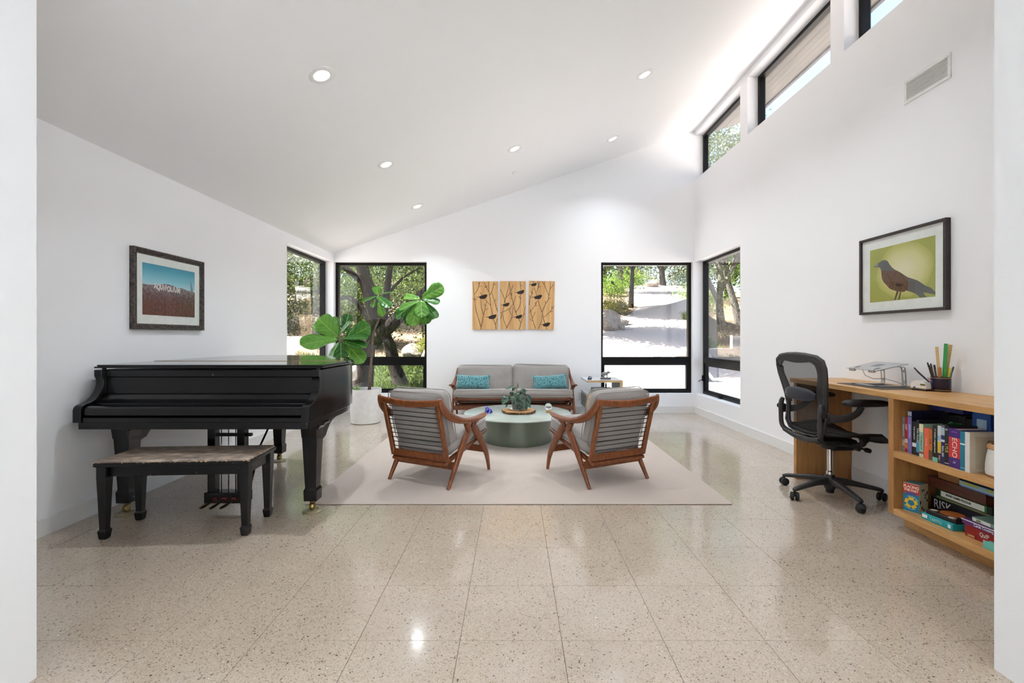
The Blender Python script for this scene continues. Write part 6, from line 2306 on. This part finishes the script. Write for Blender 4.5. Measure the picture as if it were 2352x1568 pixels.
for s in (-1, 1):
    m = MB()
    m.sweep([((s * .236, -.220, .640), .028, .075, (1, 0, 0)), ((s * .250, -.150, .630), .032, .056, (1, 0, 0)), ((s * .258, -.070, .638), .034, .050, (1, 0, 0)), ((s * .262, .000, .672), .034, .044, (1, 0, 0)), ((s * .264, .030, .716), .040, .036, (1, 0, 0))], 12, 5)
    am = m.build('arm_bracket', AERO, oc, smooth=50)
    m = MB()
    m.sweep([((s * .262, -.095, .736), .050, .020, (1, 0, 0)), ((s * .262, -.060, .742), .088, .048, (1, 0, 0)), ((s * .264, .060, .742), .098, .050, (1, 0, 0)), ((s * .262, .180, .740), .090, .044, (1, 0, 0)), ((s * .258, .228, .734), .052, .026, (1, 0, 0))], 14, 5)
    m.build('arm_pad', AERO_D, am, smooth=60)
    m = MB()
    m.lathe([(.0, -.010), (.020, -.010), (.022, -.004), (.022, .006), (.0, .010)], 16, M=T(s * .248, -.232, .655) @ RY(PI / 2))
    m.rbox(-.006, .006, -.008, .008, -.04, .01, .003, 1, T(s * .256, -.205, .635))
    m.build('arm_knob', AERO_D, am, smooth=40)

# ================================================================ OUTDOORS
def dk(r, g, b, k=.20):
    c = rgb(r, g, b)
    return (c[0] * k, c[1] * k, c[2] * k, 1.0)
def smooth01(x):
    x = np.clip(x, 0, 1)
    return x * x * (3 - 2 * x)
def terrain(x, y):
    x, y = np.asarray(x, float), np.asarray(y, float)
    r = x / np.maximum(y, 1.0)
    S = 10 + 8 * smooth01((r - .385) / .05) + 2.0 * smooth01((-r) / .1)
    d = np.maximum(0, y - S)
    h = -.12 + .18 * d * smooth01(d / 2.5) - .07 * np.maximum(0, y - 46)
    h = h + .95 * np.exp(-(((x - 10.6) / 2.6) ** 2 + ((y - 24.4) / 2.0) ** 2))
    h = h + .05 * np.sin(x * .9 + 1) * np.sin(y * .7) * smooth01((y - 12) / 6)
    # bank to the left of the drive
    h = h + 1.1 * smooth01((-x - 5.5) / 6) * smooth01((y - 4) / 8)
    return h
gx = np.concatenate([np.arange(-46, -16, 1.5), np.arange(-16, 24, .5), np.arange(24, 62, 1.5)])
gy = np.concatenate([np.arange(-30, 6, 2.0), np.arange(6, 34, .5), np.arange(34, 96, 1.5)])
GX, GY = np.meshgrid(gx, gy)
GZ = terrain(GX, GY)
nxg, nyg = len(gx), len(gy)
verts = np.stack([GX.ravel(), GY.ravel(), GZ.ravel()], 1)
faces = [(j * nxg + i, j * nxg + i + 1, (j + 1) * nxg + i + 1, (j + 1) * nxg + i) for j in range(nyg - 1) for i in range(nxg - 1)]
me = bpy.data.meshes.new('ground')
me.from_pydata(verts.tolist(), [], faces)
# what covers the ground: gravel drive / lawn / leaf litter
R_ = GX / np.maximum(GY, 1)
left_edge = np.interp(GY, [6, 9, 13, 17, 19, 20.5, 26, 36, 44], [-2.0, -1.2, .2, 1.6, 3.2, 4.6, 6.9, 9.3, 10.2])
right_edge = np.interp(GY, [6, 12, 18, 20, 26, 36, 44, 48], [30, 14, 11, 8.0, 9.6, 14.0, 18.5, 19])
drive = smooth01((GX - left_edge) / .8 + .5) * smooth01((right_edge - GX) / .9 + .5) * smooth01((47 - GY) / 1.5)
drive = np.maximum(drive, smooth01((10.3 - GY) / .8))        # unseen pale gravel added round the house to bounce sun indoors
grass = smooth01((-.2 - R_ + .10) / .10) * smooth01((17 - GY) / 3) * smooth01((GY - 8.2) / 1.0)
grass = np.maximum(grass, np.exp(-(((GX - 8.7) / 1.0) ** 2 + ((GY - 20.9) / .8) ** 2)) * 1.4)
grass = np.clip(grass, 0, 1) * (1 - drive)
att = me.color_attributes.new('cover', 'FLOAT_COLOR', 'POINT')
cc = np.stack([drive.ravel(), grass.ravel(), np.zeros(drive.size), np.ones(drive.size)], 1).astype(np.float32)
att.data.foreach_set('color', cc.ravel())
me.polygons.foreach_set('use_smooth', [True] * len(me.polygons))
t = NT('garden_ground')
b_ = t.bsdf((.5, .5, .5, 1), .95, spec=.1)
at_ = t.n('VertexColor')
at_.layer_name = 'cover'
sp2 = t.n('SeparateColor')
t.l(at_.outputs[0], sp2.inputs[0])
P_ = t.coords()
brk = t.math('MULTIPLY', t.math('SUBTRACT', t.noise(P_, 1.6, 5, .65), .5), .9)
dm = t.ramp(t.math('ADD', sp2.outputs[0], brk), [(.42, (0, 0, 0, 1)), (.58, (1, 1, 1, 1))])
gm = t.ramp(t.math('ADD', sp2.outputs[1], brk), [(.35, (0, 0, 0, 1)), (.60, (1, 1, 1, 1))])
litter = t.ramp(t.noise(P_, 14, 5, .7), [(.3, dk(96, 78, 60, .38)), (.5, dk(146, 124, 100, .38)), (.72, dk(196, 176, 150, .38))])
grav = t.ramp(t.noise(P_, 30, 4, .7), [(.3, rgb(148, 140, 136)), (.7, rgb(166, 158, 154))])
gras = t.ramp(t.noise(P_, 9, 5, .7), [(.3, dk(44, 66, 24)), (.5, dk(82, 106, 40)), (.75, dk(150, 152, 84))])
c_ = t.mix(gm, litter, gras)
c_ = t.mix(dm, c_, grav)
t.l(c_, b_.inputs['Base Color'])
t.bump(b_, t.noise(P_, 25, 4), .5, .05)
me.materials.append(t.m)
ground = bpy.data.objects.new('ground', me)
COL.objects.link(ground)
structure(ground, 'sloping garden ground with a pale gravel driveway outside the windows', 'ground')

BARK = NT('oak_bark')
b_ = BARK.bsdf(rgb(90, 78, 68), .95, spec=.1)
n_ = BARK.noise(BARK.coords((9, 9, 2.2)), 3, 6, .7)
BARK.l(BARK.ramp(n_, [(.33, dk(40, 33, 28)), (.52, dk(92, 80, 70)), (.72, dk(140, 128, 116))]), b_.inputs['Base Color'])
BARK.bump(b_, n_, .9, .06)
BARK = BARK.m
BARKG = NT('pale_bark')
b_ = BARKG.bsdf(rgb(150, 140, 130), .95, spec=.1)
n_ = BARKG.noise(BARKG.coords((6, 6, 1.8)), 3, 5, .7)
BARKG.l(BARKG.ramp(n_, [(.33, dk(92, 82, 74, .4)), (.52, dk(146, 136, 128, .4)), (.72, dk(190, 182, 174, .4))]), b_.inputs['Base Color'])
BARKG.bump(b_, n_, .8, .06)
BARKG = BARKG.m
OLIVE = mat_leaf('oak_leaves', [(0, dk(56, 76, 30, .3)), (.4, dk(88, 108, 48, .3)), (.75, dk(124, 140, 74, .3)), (1, dk(164, 174, 112, .3))], .45, .30)
DEEP = mat_leaf('evergreen_leaves', [(0, dk(34, 66, 26, .28)), (.5, dk(62, 106, 40, .28)), (1, dk(108, 152, 62, .28))], .45, .30)
LIME = mat_leaf('sunlit_leaves', [(0, dk(96, 148, 34, .3)), (.5, dk(140, 186, 46, .3)), (1, dk(192, 216, 80, .3))], .5, .45)
GOLD = mat_leaf('golden_leaves', [(0, dk(140, 156, 38, .28)), (.5, dk(192, 192, 52, .28)), (1, dk(228, 210, 86, .28))], .5, .4)

def leaf_cloud(name, blobs, n, size, mat, parent, seed, shell=.45, org=(0, 0, 0)):
    """n small pointed leaves scattered through ellipsoids: real geometry, one part"""
    g = np.random.default_rng(seed)
    vol = np.array([b[1][0] * b[1][1] * b[1][2] for b in blobs]) ** .75
    pick = g.choice(len(blobs), n, p=vol / vol.sum())
    C = np.array([b[0] for b in blobs])[pick]
    Rr = np.array([b[1] for b in blobs])[pick]
    d = g.normal(size=(n, 3))
    d /= np.linalg.norm(d, axis=1)[:, None]
    rad = shell + (1 - shell) * g.random(n) ** .6
    # clump: pull towards a few hundred twig centres
    pos = C + d * rad[:, None] * Rr
    k = max(12, n // 45)
    tw = pos[g.choice(n, k, replace=False)]
    idx_ = g.integers(0, k, n)
    cl = g.random(n) < .7
    spread = size * 3.2
    pos[cl] = tw[idx_[cl]] + g.normal(size=(cl.sum(), 3)) * spread
    pos -= np.array(org)
    a = g.normal(size=(n, 3))
    a /= np.linalg.norm(a, axis=1)[:, None]
    b = np.cross(a, g.normal(size=(n, 3)))
    b /= np.maximum(np.linalg.norm(b, axis=1)[:, None], 1e-6)
    s = size * (.6 + .8 * g.random(n))[:, None]
    nn = np.cross(a, b) * s * .12
    V = np.stack([pos - a * s * .5, pos + b * s * .24 + nn, pos + a * s * .5, pos - b * s * .24 + nn], 1).reshape(-1, 3)
    me = bpy.data.meshes.new(name)
    me.vertices.add(4 * n)
    me.vertices.foreach_set('co', V.ravel())
    me.loops.add(4 * n)
    me.loops.foreach_set('vertex_index', np.arange(4 * n, dtype=np.int32))
    me.polygons.add(n)
    me.polygons.foreach_set('loop_start', np.arange(0, 4 * n, 4, dtype=np.int32))
    me.polygons.foreach_set('loop_total', np.full(n, 4, dtype=np.int32))
    me.update()
    me.validate()
    me.materials.append(mat)
    o = bpy.data.objects.new(name, me)
    COL.objects.link(o)
    o.parent = parent
    o['kind'] = 'stuff'
    return o
def H(x, y):
    return float(terrain(x, y))
def tree(name, label, base, limbs, blobs, n, size, leafm, bark, seed, cat='tree', group=None):
    """limbs: list of (points, radii) in world coordinates"""
    root = thing(name, label, cat, base, 0, group)
    m = MB()
    for pts, rad in limbs:
        m.tube([tuple(np.array(p) - np.array(base)) for p in pts], rad, 9)
    if limbs:
        m.build('trunk', bark, root, smooth=60)
    leaf_cloud('crown', blobs, n, size, leafm, root, seed, org=base)
    return root
def simple_tree(name, label, x, y, hgt, cr, n, size, leafm, bark, seed, r=.14, lean=(0, 0), clear=.42, group=None, squash=.7):
    z = H(x, y) - .1
    top = (x + lean[0], y + lean[1], z + hgt * clear)
    rnd = random.Random(seed)
    limbs = [([(x, y, z), (x + lean[0] * .4, y + lean[1] * .4, z + hgt * clear * .5), top], [r * 1.25, r, r * .8])]
    blobs = []
    for k in range(6):
        a = k * 1.05 + rnd.random()
        e = (top[0] + math.cos(a) * cr * .55, top[1] + math.sin(a) * cr * .55, z + hgt * (clear + .2 + .22 * rnd.random()))
        mid = tuple((p + q) / 2 for p, q in zip(top, e))
        limbs.append(([top, (mid[0], mid[1], mid[2] + .2), e], [r * .6, r * .4, r * .15]))
        blobs.append((e, (cr * .55, cr * .55, cr * .42)))
    blobs.append(((top[0], top[1], z + hgt * .8), (cr * .7, cr * .7, hgt * .24)))
    return tree(name, label, (x, y, z), limbs, blobs, n, size, leafm, bark, seed, group=group)
def shrub(label, x, y, rx, rz_, n, size, leafm, seed, name='shrub', dz=0.0, group='shrubs on the hillside'):
    z = H(x, y)
    root = thing(name, label, 'shrub', (x, y, z), 0, group)
    rnd = random.Random(seed)
    bl = [((x + rnd.uniform(-.4, .4) * rx, y + rnd.uniform(-.3, .3) * rx, z + rz_ * rnd.uniform(.35, .75) + dz), (rx * rnd.uniform(.5, .8), rx * .6, rz_ * rnd.uniform(.4, .6))) for _ in range(5)]
    m = MB()
    for k in range(3):
        m.tube([(.1 * k - .1, 0, -.05), (.15 * (k - 1) * rx, .05 * k, rz_ * .6)], [.04, .015], 6)
    m.build('stem', BARK, root, smooth=60)
    leaf_cloud('foliage', bl, n, size, leafm, root, seed, .25, org=(x, y, z))
    return root

# ---- the big oak outside the fig window
oak = tree('oak_tree', 'gnarled dark oak with spreading limbs just outside the fig window', (-3.68, 11.2, -.15),
    [([(-3.70, 11.2, -.2), (-3.68, 11.2, -.10), (-3.60, 11.2, .40), (-3.554, 11.2, .93), (-3.42, 11.2, 1.35), (-3.344, 11.2, 1.62)], [.34, .27, .22, .20, .17, .15]),
     ([(-3.55, 11.2, .95), (-3.10, 11.15, 1.35), (-2.755, 11.1, 1.673), (-2.47, 11.05, 1.925), (-2.05, 11.0, 2.29), (-1.4, 10.9, 2.75), (-.6, 10.8, 3.3)], [.19, .17, .155, .145, .13, .11, .07]),
     ([(-3.35, 11.2, 1.60), (-3.47, 11.2, 2.08), (-3.60, 11.2, 2.50), (-3.69, 11.2, 2.88), (-3.84, 11.2, 3.45), (-4.1, 11.1, 4.4)], [.15, .135, .125, .12, .11, .08]),
     ([(-3.40, 11.2, 1.55), (-3.83, 11.3, 2.05), (-4.07, 11.35, 2.18), (-4.45, 11.4, 2.12), (-4.9, 11.4, 2.35)], [.09, .065, .055, .05, .03]),
     ([(-3.15, 11.2, 1.40), (-3.10, 11.25, 2.15), (-3.02, 11.3, 2.88), (-2.9, 11.3, 3.6), (-2.6, 11.3, 4.6)], [.09, .08, .075, .07, .05]),
     ([(-3.10, 11.25, 2.2), (-2.7, 11.3, 2.65), (-2.3, 11.4, 2.9)], [.04, .03, .02]),
     ([(-3.62, 11.2, 2.5), (-4.3, 11.0, 3.1), (-5.2, 10.6, 3.8)], [.08, .06, .04])],
    [((-4.4, 11.0, 5.2), (2.6, 2.2, 1.7)), ((-2.2, 11.0, 4.9), (2.2, 2.0, 1.5)), ((-3.3, 12.2, 3.9), (2.2, 1.2, .9)),
     ((-2.4, 11.6, 3.2), (.7, .6, .35)), ((-4.3, 11.8, 3.1), (.6, .6, .4))], 26000, .085, OLIVE, BARK, 1)
tree('oak_tree', 'second leaning oak trunk beside the gnarled oak', (-3.07, 12.6, -.15),
    [([(-3.05, 12.6, -.25), (-3.07, 12.6, -.08), (-3.25, 12.62, .40), (-3.37, 12.65, .94), (-3.53, 12.7, 1.25), (-3.8, 12.8, 2.0), (-4.2, 13.0, 3.2), (-4.6, 13.2, 4.6)], [.27, .21, .18, .165, .155, .14, .11, .07])],
    [((-4.6, 13.4, 5.2), (2.2, 1.8, 1.4)), ((-3.4, 13.6, 4.4), (1.6, 1.4, .8))], 9000, .09, OLIVE, BARK, 2)
# ---- hillside thicket seen behind the oak
TH = [(-5.6, 17.2, 1.9, 2.9, OLIVE, 'olive thicket shrub directly behind the gnarled oak'), (-8.0, 17.8, 2.2, 3.4, OLIVE, 'olive thicket shrub behind the oak nearer the piano wall'),
      (-3.5, 18.5, 1.5, 3.5, OLIVE, 'grey-green thicket shrub right of the oak trunks'), (-6.6, 21.5, 2.6, 4.6, DEEP, 'tall dark evergreen shrub deep behind the oak'), (-4.4, 22.5, 2.0, 4.4, LIME, 'bright lime-green sunlit shrub behind the oak fork'),
      (-10.8, 18.5, 2.4, 3.6, DEEP, 'dark evergreen shrub outside the piano window'), (-12.8, 21.5, 2.8, 4.4, OLIVE, 'olive shrub high on the bank outside the piano window'), (-9.6, 23.5, 2.6, 5.0, LIME, 'sunny lime shrub high on the bank by the piano window'),
      (-1.8, 21.5, 1.8, 3.2, OLIVE, 'olive shrub between the oak and the drive'), (-2.9, 15.3, .45, .55, GOLD, 'small golden shrub among the rocks behind the oak'), (-9.0, 14.2, 1.3, 1.5, DEEP, 'rounded green shrub low outside the piano window')]
for i, (x, y, rx, rz_, lm, lb) in enumerate(TH):
    shrub(lb, x, y, rx, rz_, int(5200 * min(2.2, rx)) if rx > .6 else 1500, .10 if rx > .6 else .05, lm, 20 + i)
# ---- trees along the drive
simple_tree('olive_tree', 'slender tree with leafy crown beside the gravel drive', 6.67, 26.4, 5.2, 2.2, 17000, .12, OLIVE, BARK, 40, .13, (.1, 0), .42)
simple_tree('olive_tree', 'pale-trunked tree farther up the drive edge', 8.4, 36.6, 6.5, 3.0, 14000, .17, OLIVE, BARKG, 41, .22, (0, 0), .36)
simple_tree('oak_tree', 'stout oak at the head of the gravel drive', 14.5, 45.0, 8.0, 4.6, 9000, .2, DEEP, BARK, 42, .24, (-.4, 0), .38)
simple_tree('oak_tree', 'leafy oak casting shade across the middle of the drive', 4.0, 23.7, 6.6, 2.3, 24000, .20, OLIVE, BARK, 43, .2, (.4, 0), .56)
simple_tree('oak_tree', 'unseen broad oak added beside the house to shade the piano window', -6.7, 6.5, 8.6, 2.5, 26000, .19, OLIVE, BARK, 45, .25, (.3, 0), .50)  # dense crown added out of view to keep sun off the piano
simple_tree('oak_tree', 'oak left of the driveway whose shadow reaches the gravel', 2.3, 17.7, 6.0, 2.1, 24000, .20, OLIVE, BARK, 44, .18, (.4, 0), .58)
# ---- pale multi-stem tree outside the desk-wall window
zb = H(10.72, 24.0)
tree('oak_tree', 'pale multi-stemmed tree on the bank outside the desk-wall window', (10.72, 24.0, zb - .15),
    [([(10.75, 24, zb - .2), (10.72, 24, zb), (10.64, 24, zb + .9), (10.66, 24, zb + 1.6)], [0.285, 0.211, 0.180, 0.167]),
     ([(10.60, 24, zb + 1.1), (10.20, 24, zb + 1.9), (9.85, 24, zb + 2.7), (9.35, 24, zb + 3.3), (8.6, 24, zb + 4.0), (7.8, 23.8, zb + 5.4)], [0.124, 0.118, 0.112, 0.099, 0.081, 0.050]),
     ([(10.66, 24, zb + 1.5), (10.72, 24, zb + 2.4), (10.62, 24, zb + 3.3), (10.45, 24, zb + 4.6), (10.3, 24, zb + 6.5)], [0.161, 0.149, 0.136, 0.112, 0.062]),
     ([(10.75, 24.1, zb + 1.6), (11.25, 24.3, zb + 2.5), (11.7, 24.4, zb + 3.2), (12.2, 24.5, zb + 5.0)], [0.105, 0.093, 0.081, 0.050])],
    [((8.0, 24, zb + 6.2), (2.4, 2.2, 1.5)), ((10.4, 24, zb + 7.6), (3.0, 2.6, 2.0)), ((12.6, 24.4, zb + 6.4), (2.4, 2.2, 1.6)), ((9.0, 23.6, zb + 4.9), (1.5, 1.2, .7)), ((11.2, 23.4, zb + 4.9), (1.4, 1.2, .7)), ((11.4, 24.6, zb + 9.2), (2.4, 2, 1.2))],
    17000, .15, OLIVE, BARKG, 50)
simple_tree('oak_tree', 'thin leaning tree behind the pale multi-stemmed one', 13.2, 27.0, 7.0, 2.8, 7000, .15, DEEP, BARKG, 51, .2, (-.8, 0), .45)
# ---- wooded ridge
rd = random.Random(3)
RID = [(-24, 36), (-17, 33), (-11, 35), (-5, 34), (0, 40), (4.5, 47), (10, 51), (17, 53), (23, 50), (29, 46), (36, 47), (24, 38), (19, 34)]
ORD = ['first', 'second', 'third', 'fourth', 'fifth', 'sixth', 'seventh', 'eighth', 'ninth', 'tenth', 'eleventh', 'twelfth', 'thirteenth']
RID.sort(key=lambda q: q[0] / q[1])
for i, (x, y) in enumerate(RID):
    simple_tree('ridge_tree', 'leafy tree on the wooded ridge beyond the drive, %s from the piano side' % ORD[i], x, y, 8.5 + rd.random() * 2, 5.0, 6500, .30, (DEEP, OLIVE, DEEP, LIME)[i % 4], BARK, 60 + i, .3, (0, 0), .16, 'wooded ridge trees')
SH = [(5.15, 24.0, .95, .62, GOLD, 'golden-green bush by the boulders at the drive edge', .07, 4200), (10.2, 41.5, 2.2, 1.3, LIME, 'lime bush below the ridge in the middle of the drive view', .16, 2600), (12.6, 46.5, 2.4, 1.5, GOLD, 'golden bush left of the stout oak at the drive head', .16, 2600),
      (17.2, 46.0, 2.6, 1.6, GOLD, 'golden bush right of the stout oak at the drive head', .16, 2600), (7.2, 34.0, 1.6, 1.2, LIME, 'lime bush beneath the pale-trunked tree', .13, 2600), (14.6, 22.6, 1.2, .8, LIME, 'low lime bush at the edge of the bank', .09, 2600), (12.6, 31.0, 2.0, 1.3, LIME, 'lime bush behind the multi-stemmed tree', .13, 2600)]
for i, (x, y, rx, rz_, lm, lb, sz, n) in enumerate(SH):
    shrub(lb, x, y, rx, rz_, n, sz, lm, 80 + i)
# grass blades: lawn by the oak and the tuft behind the low wall
GRASSM = mat_leaf('grass_blades', [(0, dk(48, 74, 24)), (.5, dk(86, 116, 40)), (1, dk(146, 160, 76))], .6, .35)
def grass_patch(name, label, pts, n, hgt, seed, gmat):
    g = np.random.default_rng(seed)
    xs_ = g.uniform(pts[0], pts[1], n)
    ys_ = g.uniform(pts[2], pts[3], n)
    zs_ = terrain(xs_, ys_)
    a = g.uniform(0, 6.28, n)
    h_ = hgt * (.5 + g.random(n))
    w = .012 + .01 * g.random(n)
    lx, ly = g.normal(size=n) * h_ * .35, g.normal(size=n) * h_ * .35
    V = np.stack([np.stack([xs_ - np.cos(a) * w, ys_ - np.sin(a) * w, zs_ - .02], 1), np.stack([xs_ + np.cos(a) * w, ys_ + np.sin(a) * w, zs_ - .02], 1), np.stack([xs_ + lx, ys_ + ly, zs_ + h_], 1)], 1).reshape(-1, 3)
    me = bpy.data.meshes.new(name)
    me.vertices.add(3 * n)
    me.vertices.foreach_set('co', V.ravel())
    me.loops.add(3 * n)
    me.loops.foreach_set('vertex_index', np.arange(3 * n, dtype=np.int32))
    me.polygons.add(n)
    me.polygons.foreach_set('loop_start', np.arange(0, 3 * n, 3, dtype=np.int32))
    me.polygons.foreach_set('loop_total', np.full(n, 3, dtype=np.int32))
    me.update()
    me.materials.append(gmat)
    o = bpy.data.objects.new(name, me)
    COL.objects.link(o)
    tag(o, label, 'grass', kind='stuff')
grass_patch('grass', 'sunny green grass growing around the oak trunks', (-7.5, -1.0, 9.2, 15.5), 13000, .09, 1, GRASSM)
grass_patch('grass', 'green grass tuft behind the low concrete wall', (7.9, 9.35, 20.6, 21.7), 3500, .30, 2, LIME)
# boulders
ROCK = NT('granite_boulder')
b_ = ROCK.bsdf(rgb(190, 176, 160), .9, spec=.2)
n_ = ROCK.noise(ROCK.coords(), 6, 6, .7)
ROCK.l(ROCK.ramp(n_, [(.3, dk(132, 112, 94, .45)), (.5, dk(190, 176, 162, .45)), (.75, dk(222, 214, 206, .45))]), b_.inputs['Base Color'])
ROCK.bump(b_, n_, .7, .08)
ROCK = ROCK.m
def boulder(label, x, y, sx, sy, sz, seed, sink=.25):
    rnd = random.Random(seed)
    bm = bmesh.new()
    bmesh.ops.create_icosphere(bm, subdivisions=3, radius=1)
    pl = [(Vector((rnd.uniform(-1, 1), rnd.uniform(-1, 1), rnd.uniform(-.4, 1))).normalized(), rnd.uniform(.62, .9)) for _ in range(9)]
    for w_ in bm.verts:
        for nn, dd in pl:
            q = w_.co.dot(nn)
            if q > dd:
                w_.co -= nn * (q - dd)
        w_.co = Vector((w_.co.x * sx, w_.co.y * sy, w_.co.z * sz))
    m = MB().addbm(bm)
    o = m.build('boulder', ROCK, None, smooth=28, M=T(x, y, H(x, y) + sz * (1 - 2 * sink)) @ RZ(rnd.uniform(0, 6)))
    tag(o, label, 'boulder', 'boulders in the garden')
BL = [(3.95, 19.4, .75, .6, .55, 'big pale boulder at the left edge of the drive view'), (4.75, 20.6, .45, .35, .30, 'middle-sized boulder beside the big pale one'), (4.45, 19.2, .20, .18, .2, 'small stone at the foot of the big pale boulder'), (5.9, 25.6, .45, .4, .3, 'boulder under the golden-green bush'),
      (4.62, 13.6, .62, .5, .26, 'low wide boulder at the near right edge of the drive'), (5.3, 13.9, .4, .4, .22, 'low boulder right of the wide one by the drive'), (13.0, 43.5, .9, .7, .45, 'grey rock below the stout oak'), (-2.75, 15.2, .40, .35, .26, 'pale rock left in the row behind the oak'), (-3.3, 15.6, .5, .4, .3, 'larger pale rock in the row behind the oak'),
      (-2.3, 15.8, .4, .3, .3, 'pale rock at the window edge behind the oak'), (-4.6, 13.6, .35, .3, .22, 'pale rock low behind the oak trunk'), (8.35, 20.42, .28, .2, .12, 'flat stone on the low concrete wall bank'), (9.0, 20.45, .24, .2, .12, 'second flat stone behind the low concrete wall')]
for i, (x, y, a, b, c2, lb) in enumerate(BL):
    boulder(lb, x, y, a, b, c2, 200 + i)
# low concrete wall outside the desk-wall window
CONC = NT('board_concrete')
b_ = CONC.bsdf(rgb(120, 118, 116), .85)
CONC.l(CONC.ramp(CONC.noise(CONC.coords(), 5, 5), [(.3, rgb(108, 107, 106)), (.7, rgb(132, 131, 130))]), b_.inputs['Base Color'])
CONC = CONC.m
m = MB()
m.box(7.6, 9.42, 19.95, 20.2, -.3, .70)
m.box(9.42, 11.4, 19.95, 20.2, -.3, 1.27)
tag(m.build('retaining_wall', CONC), 'low stepped pale concrete wall outside the desk-wall window', 'wall', kind='structure')
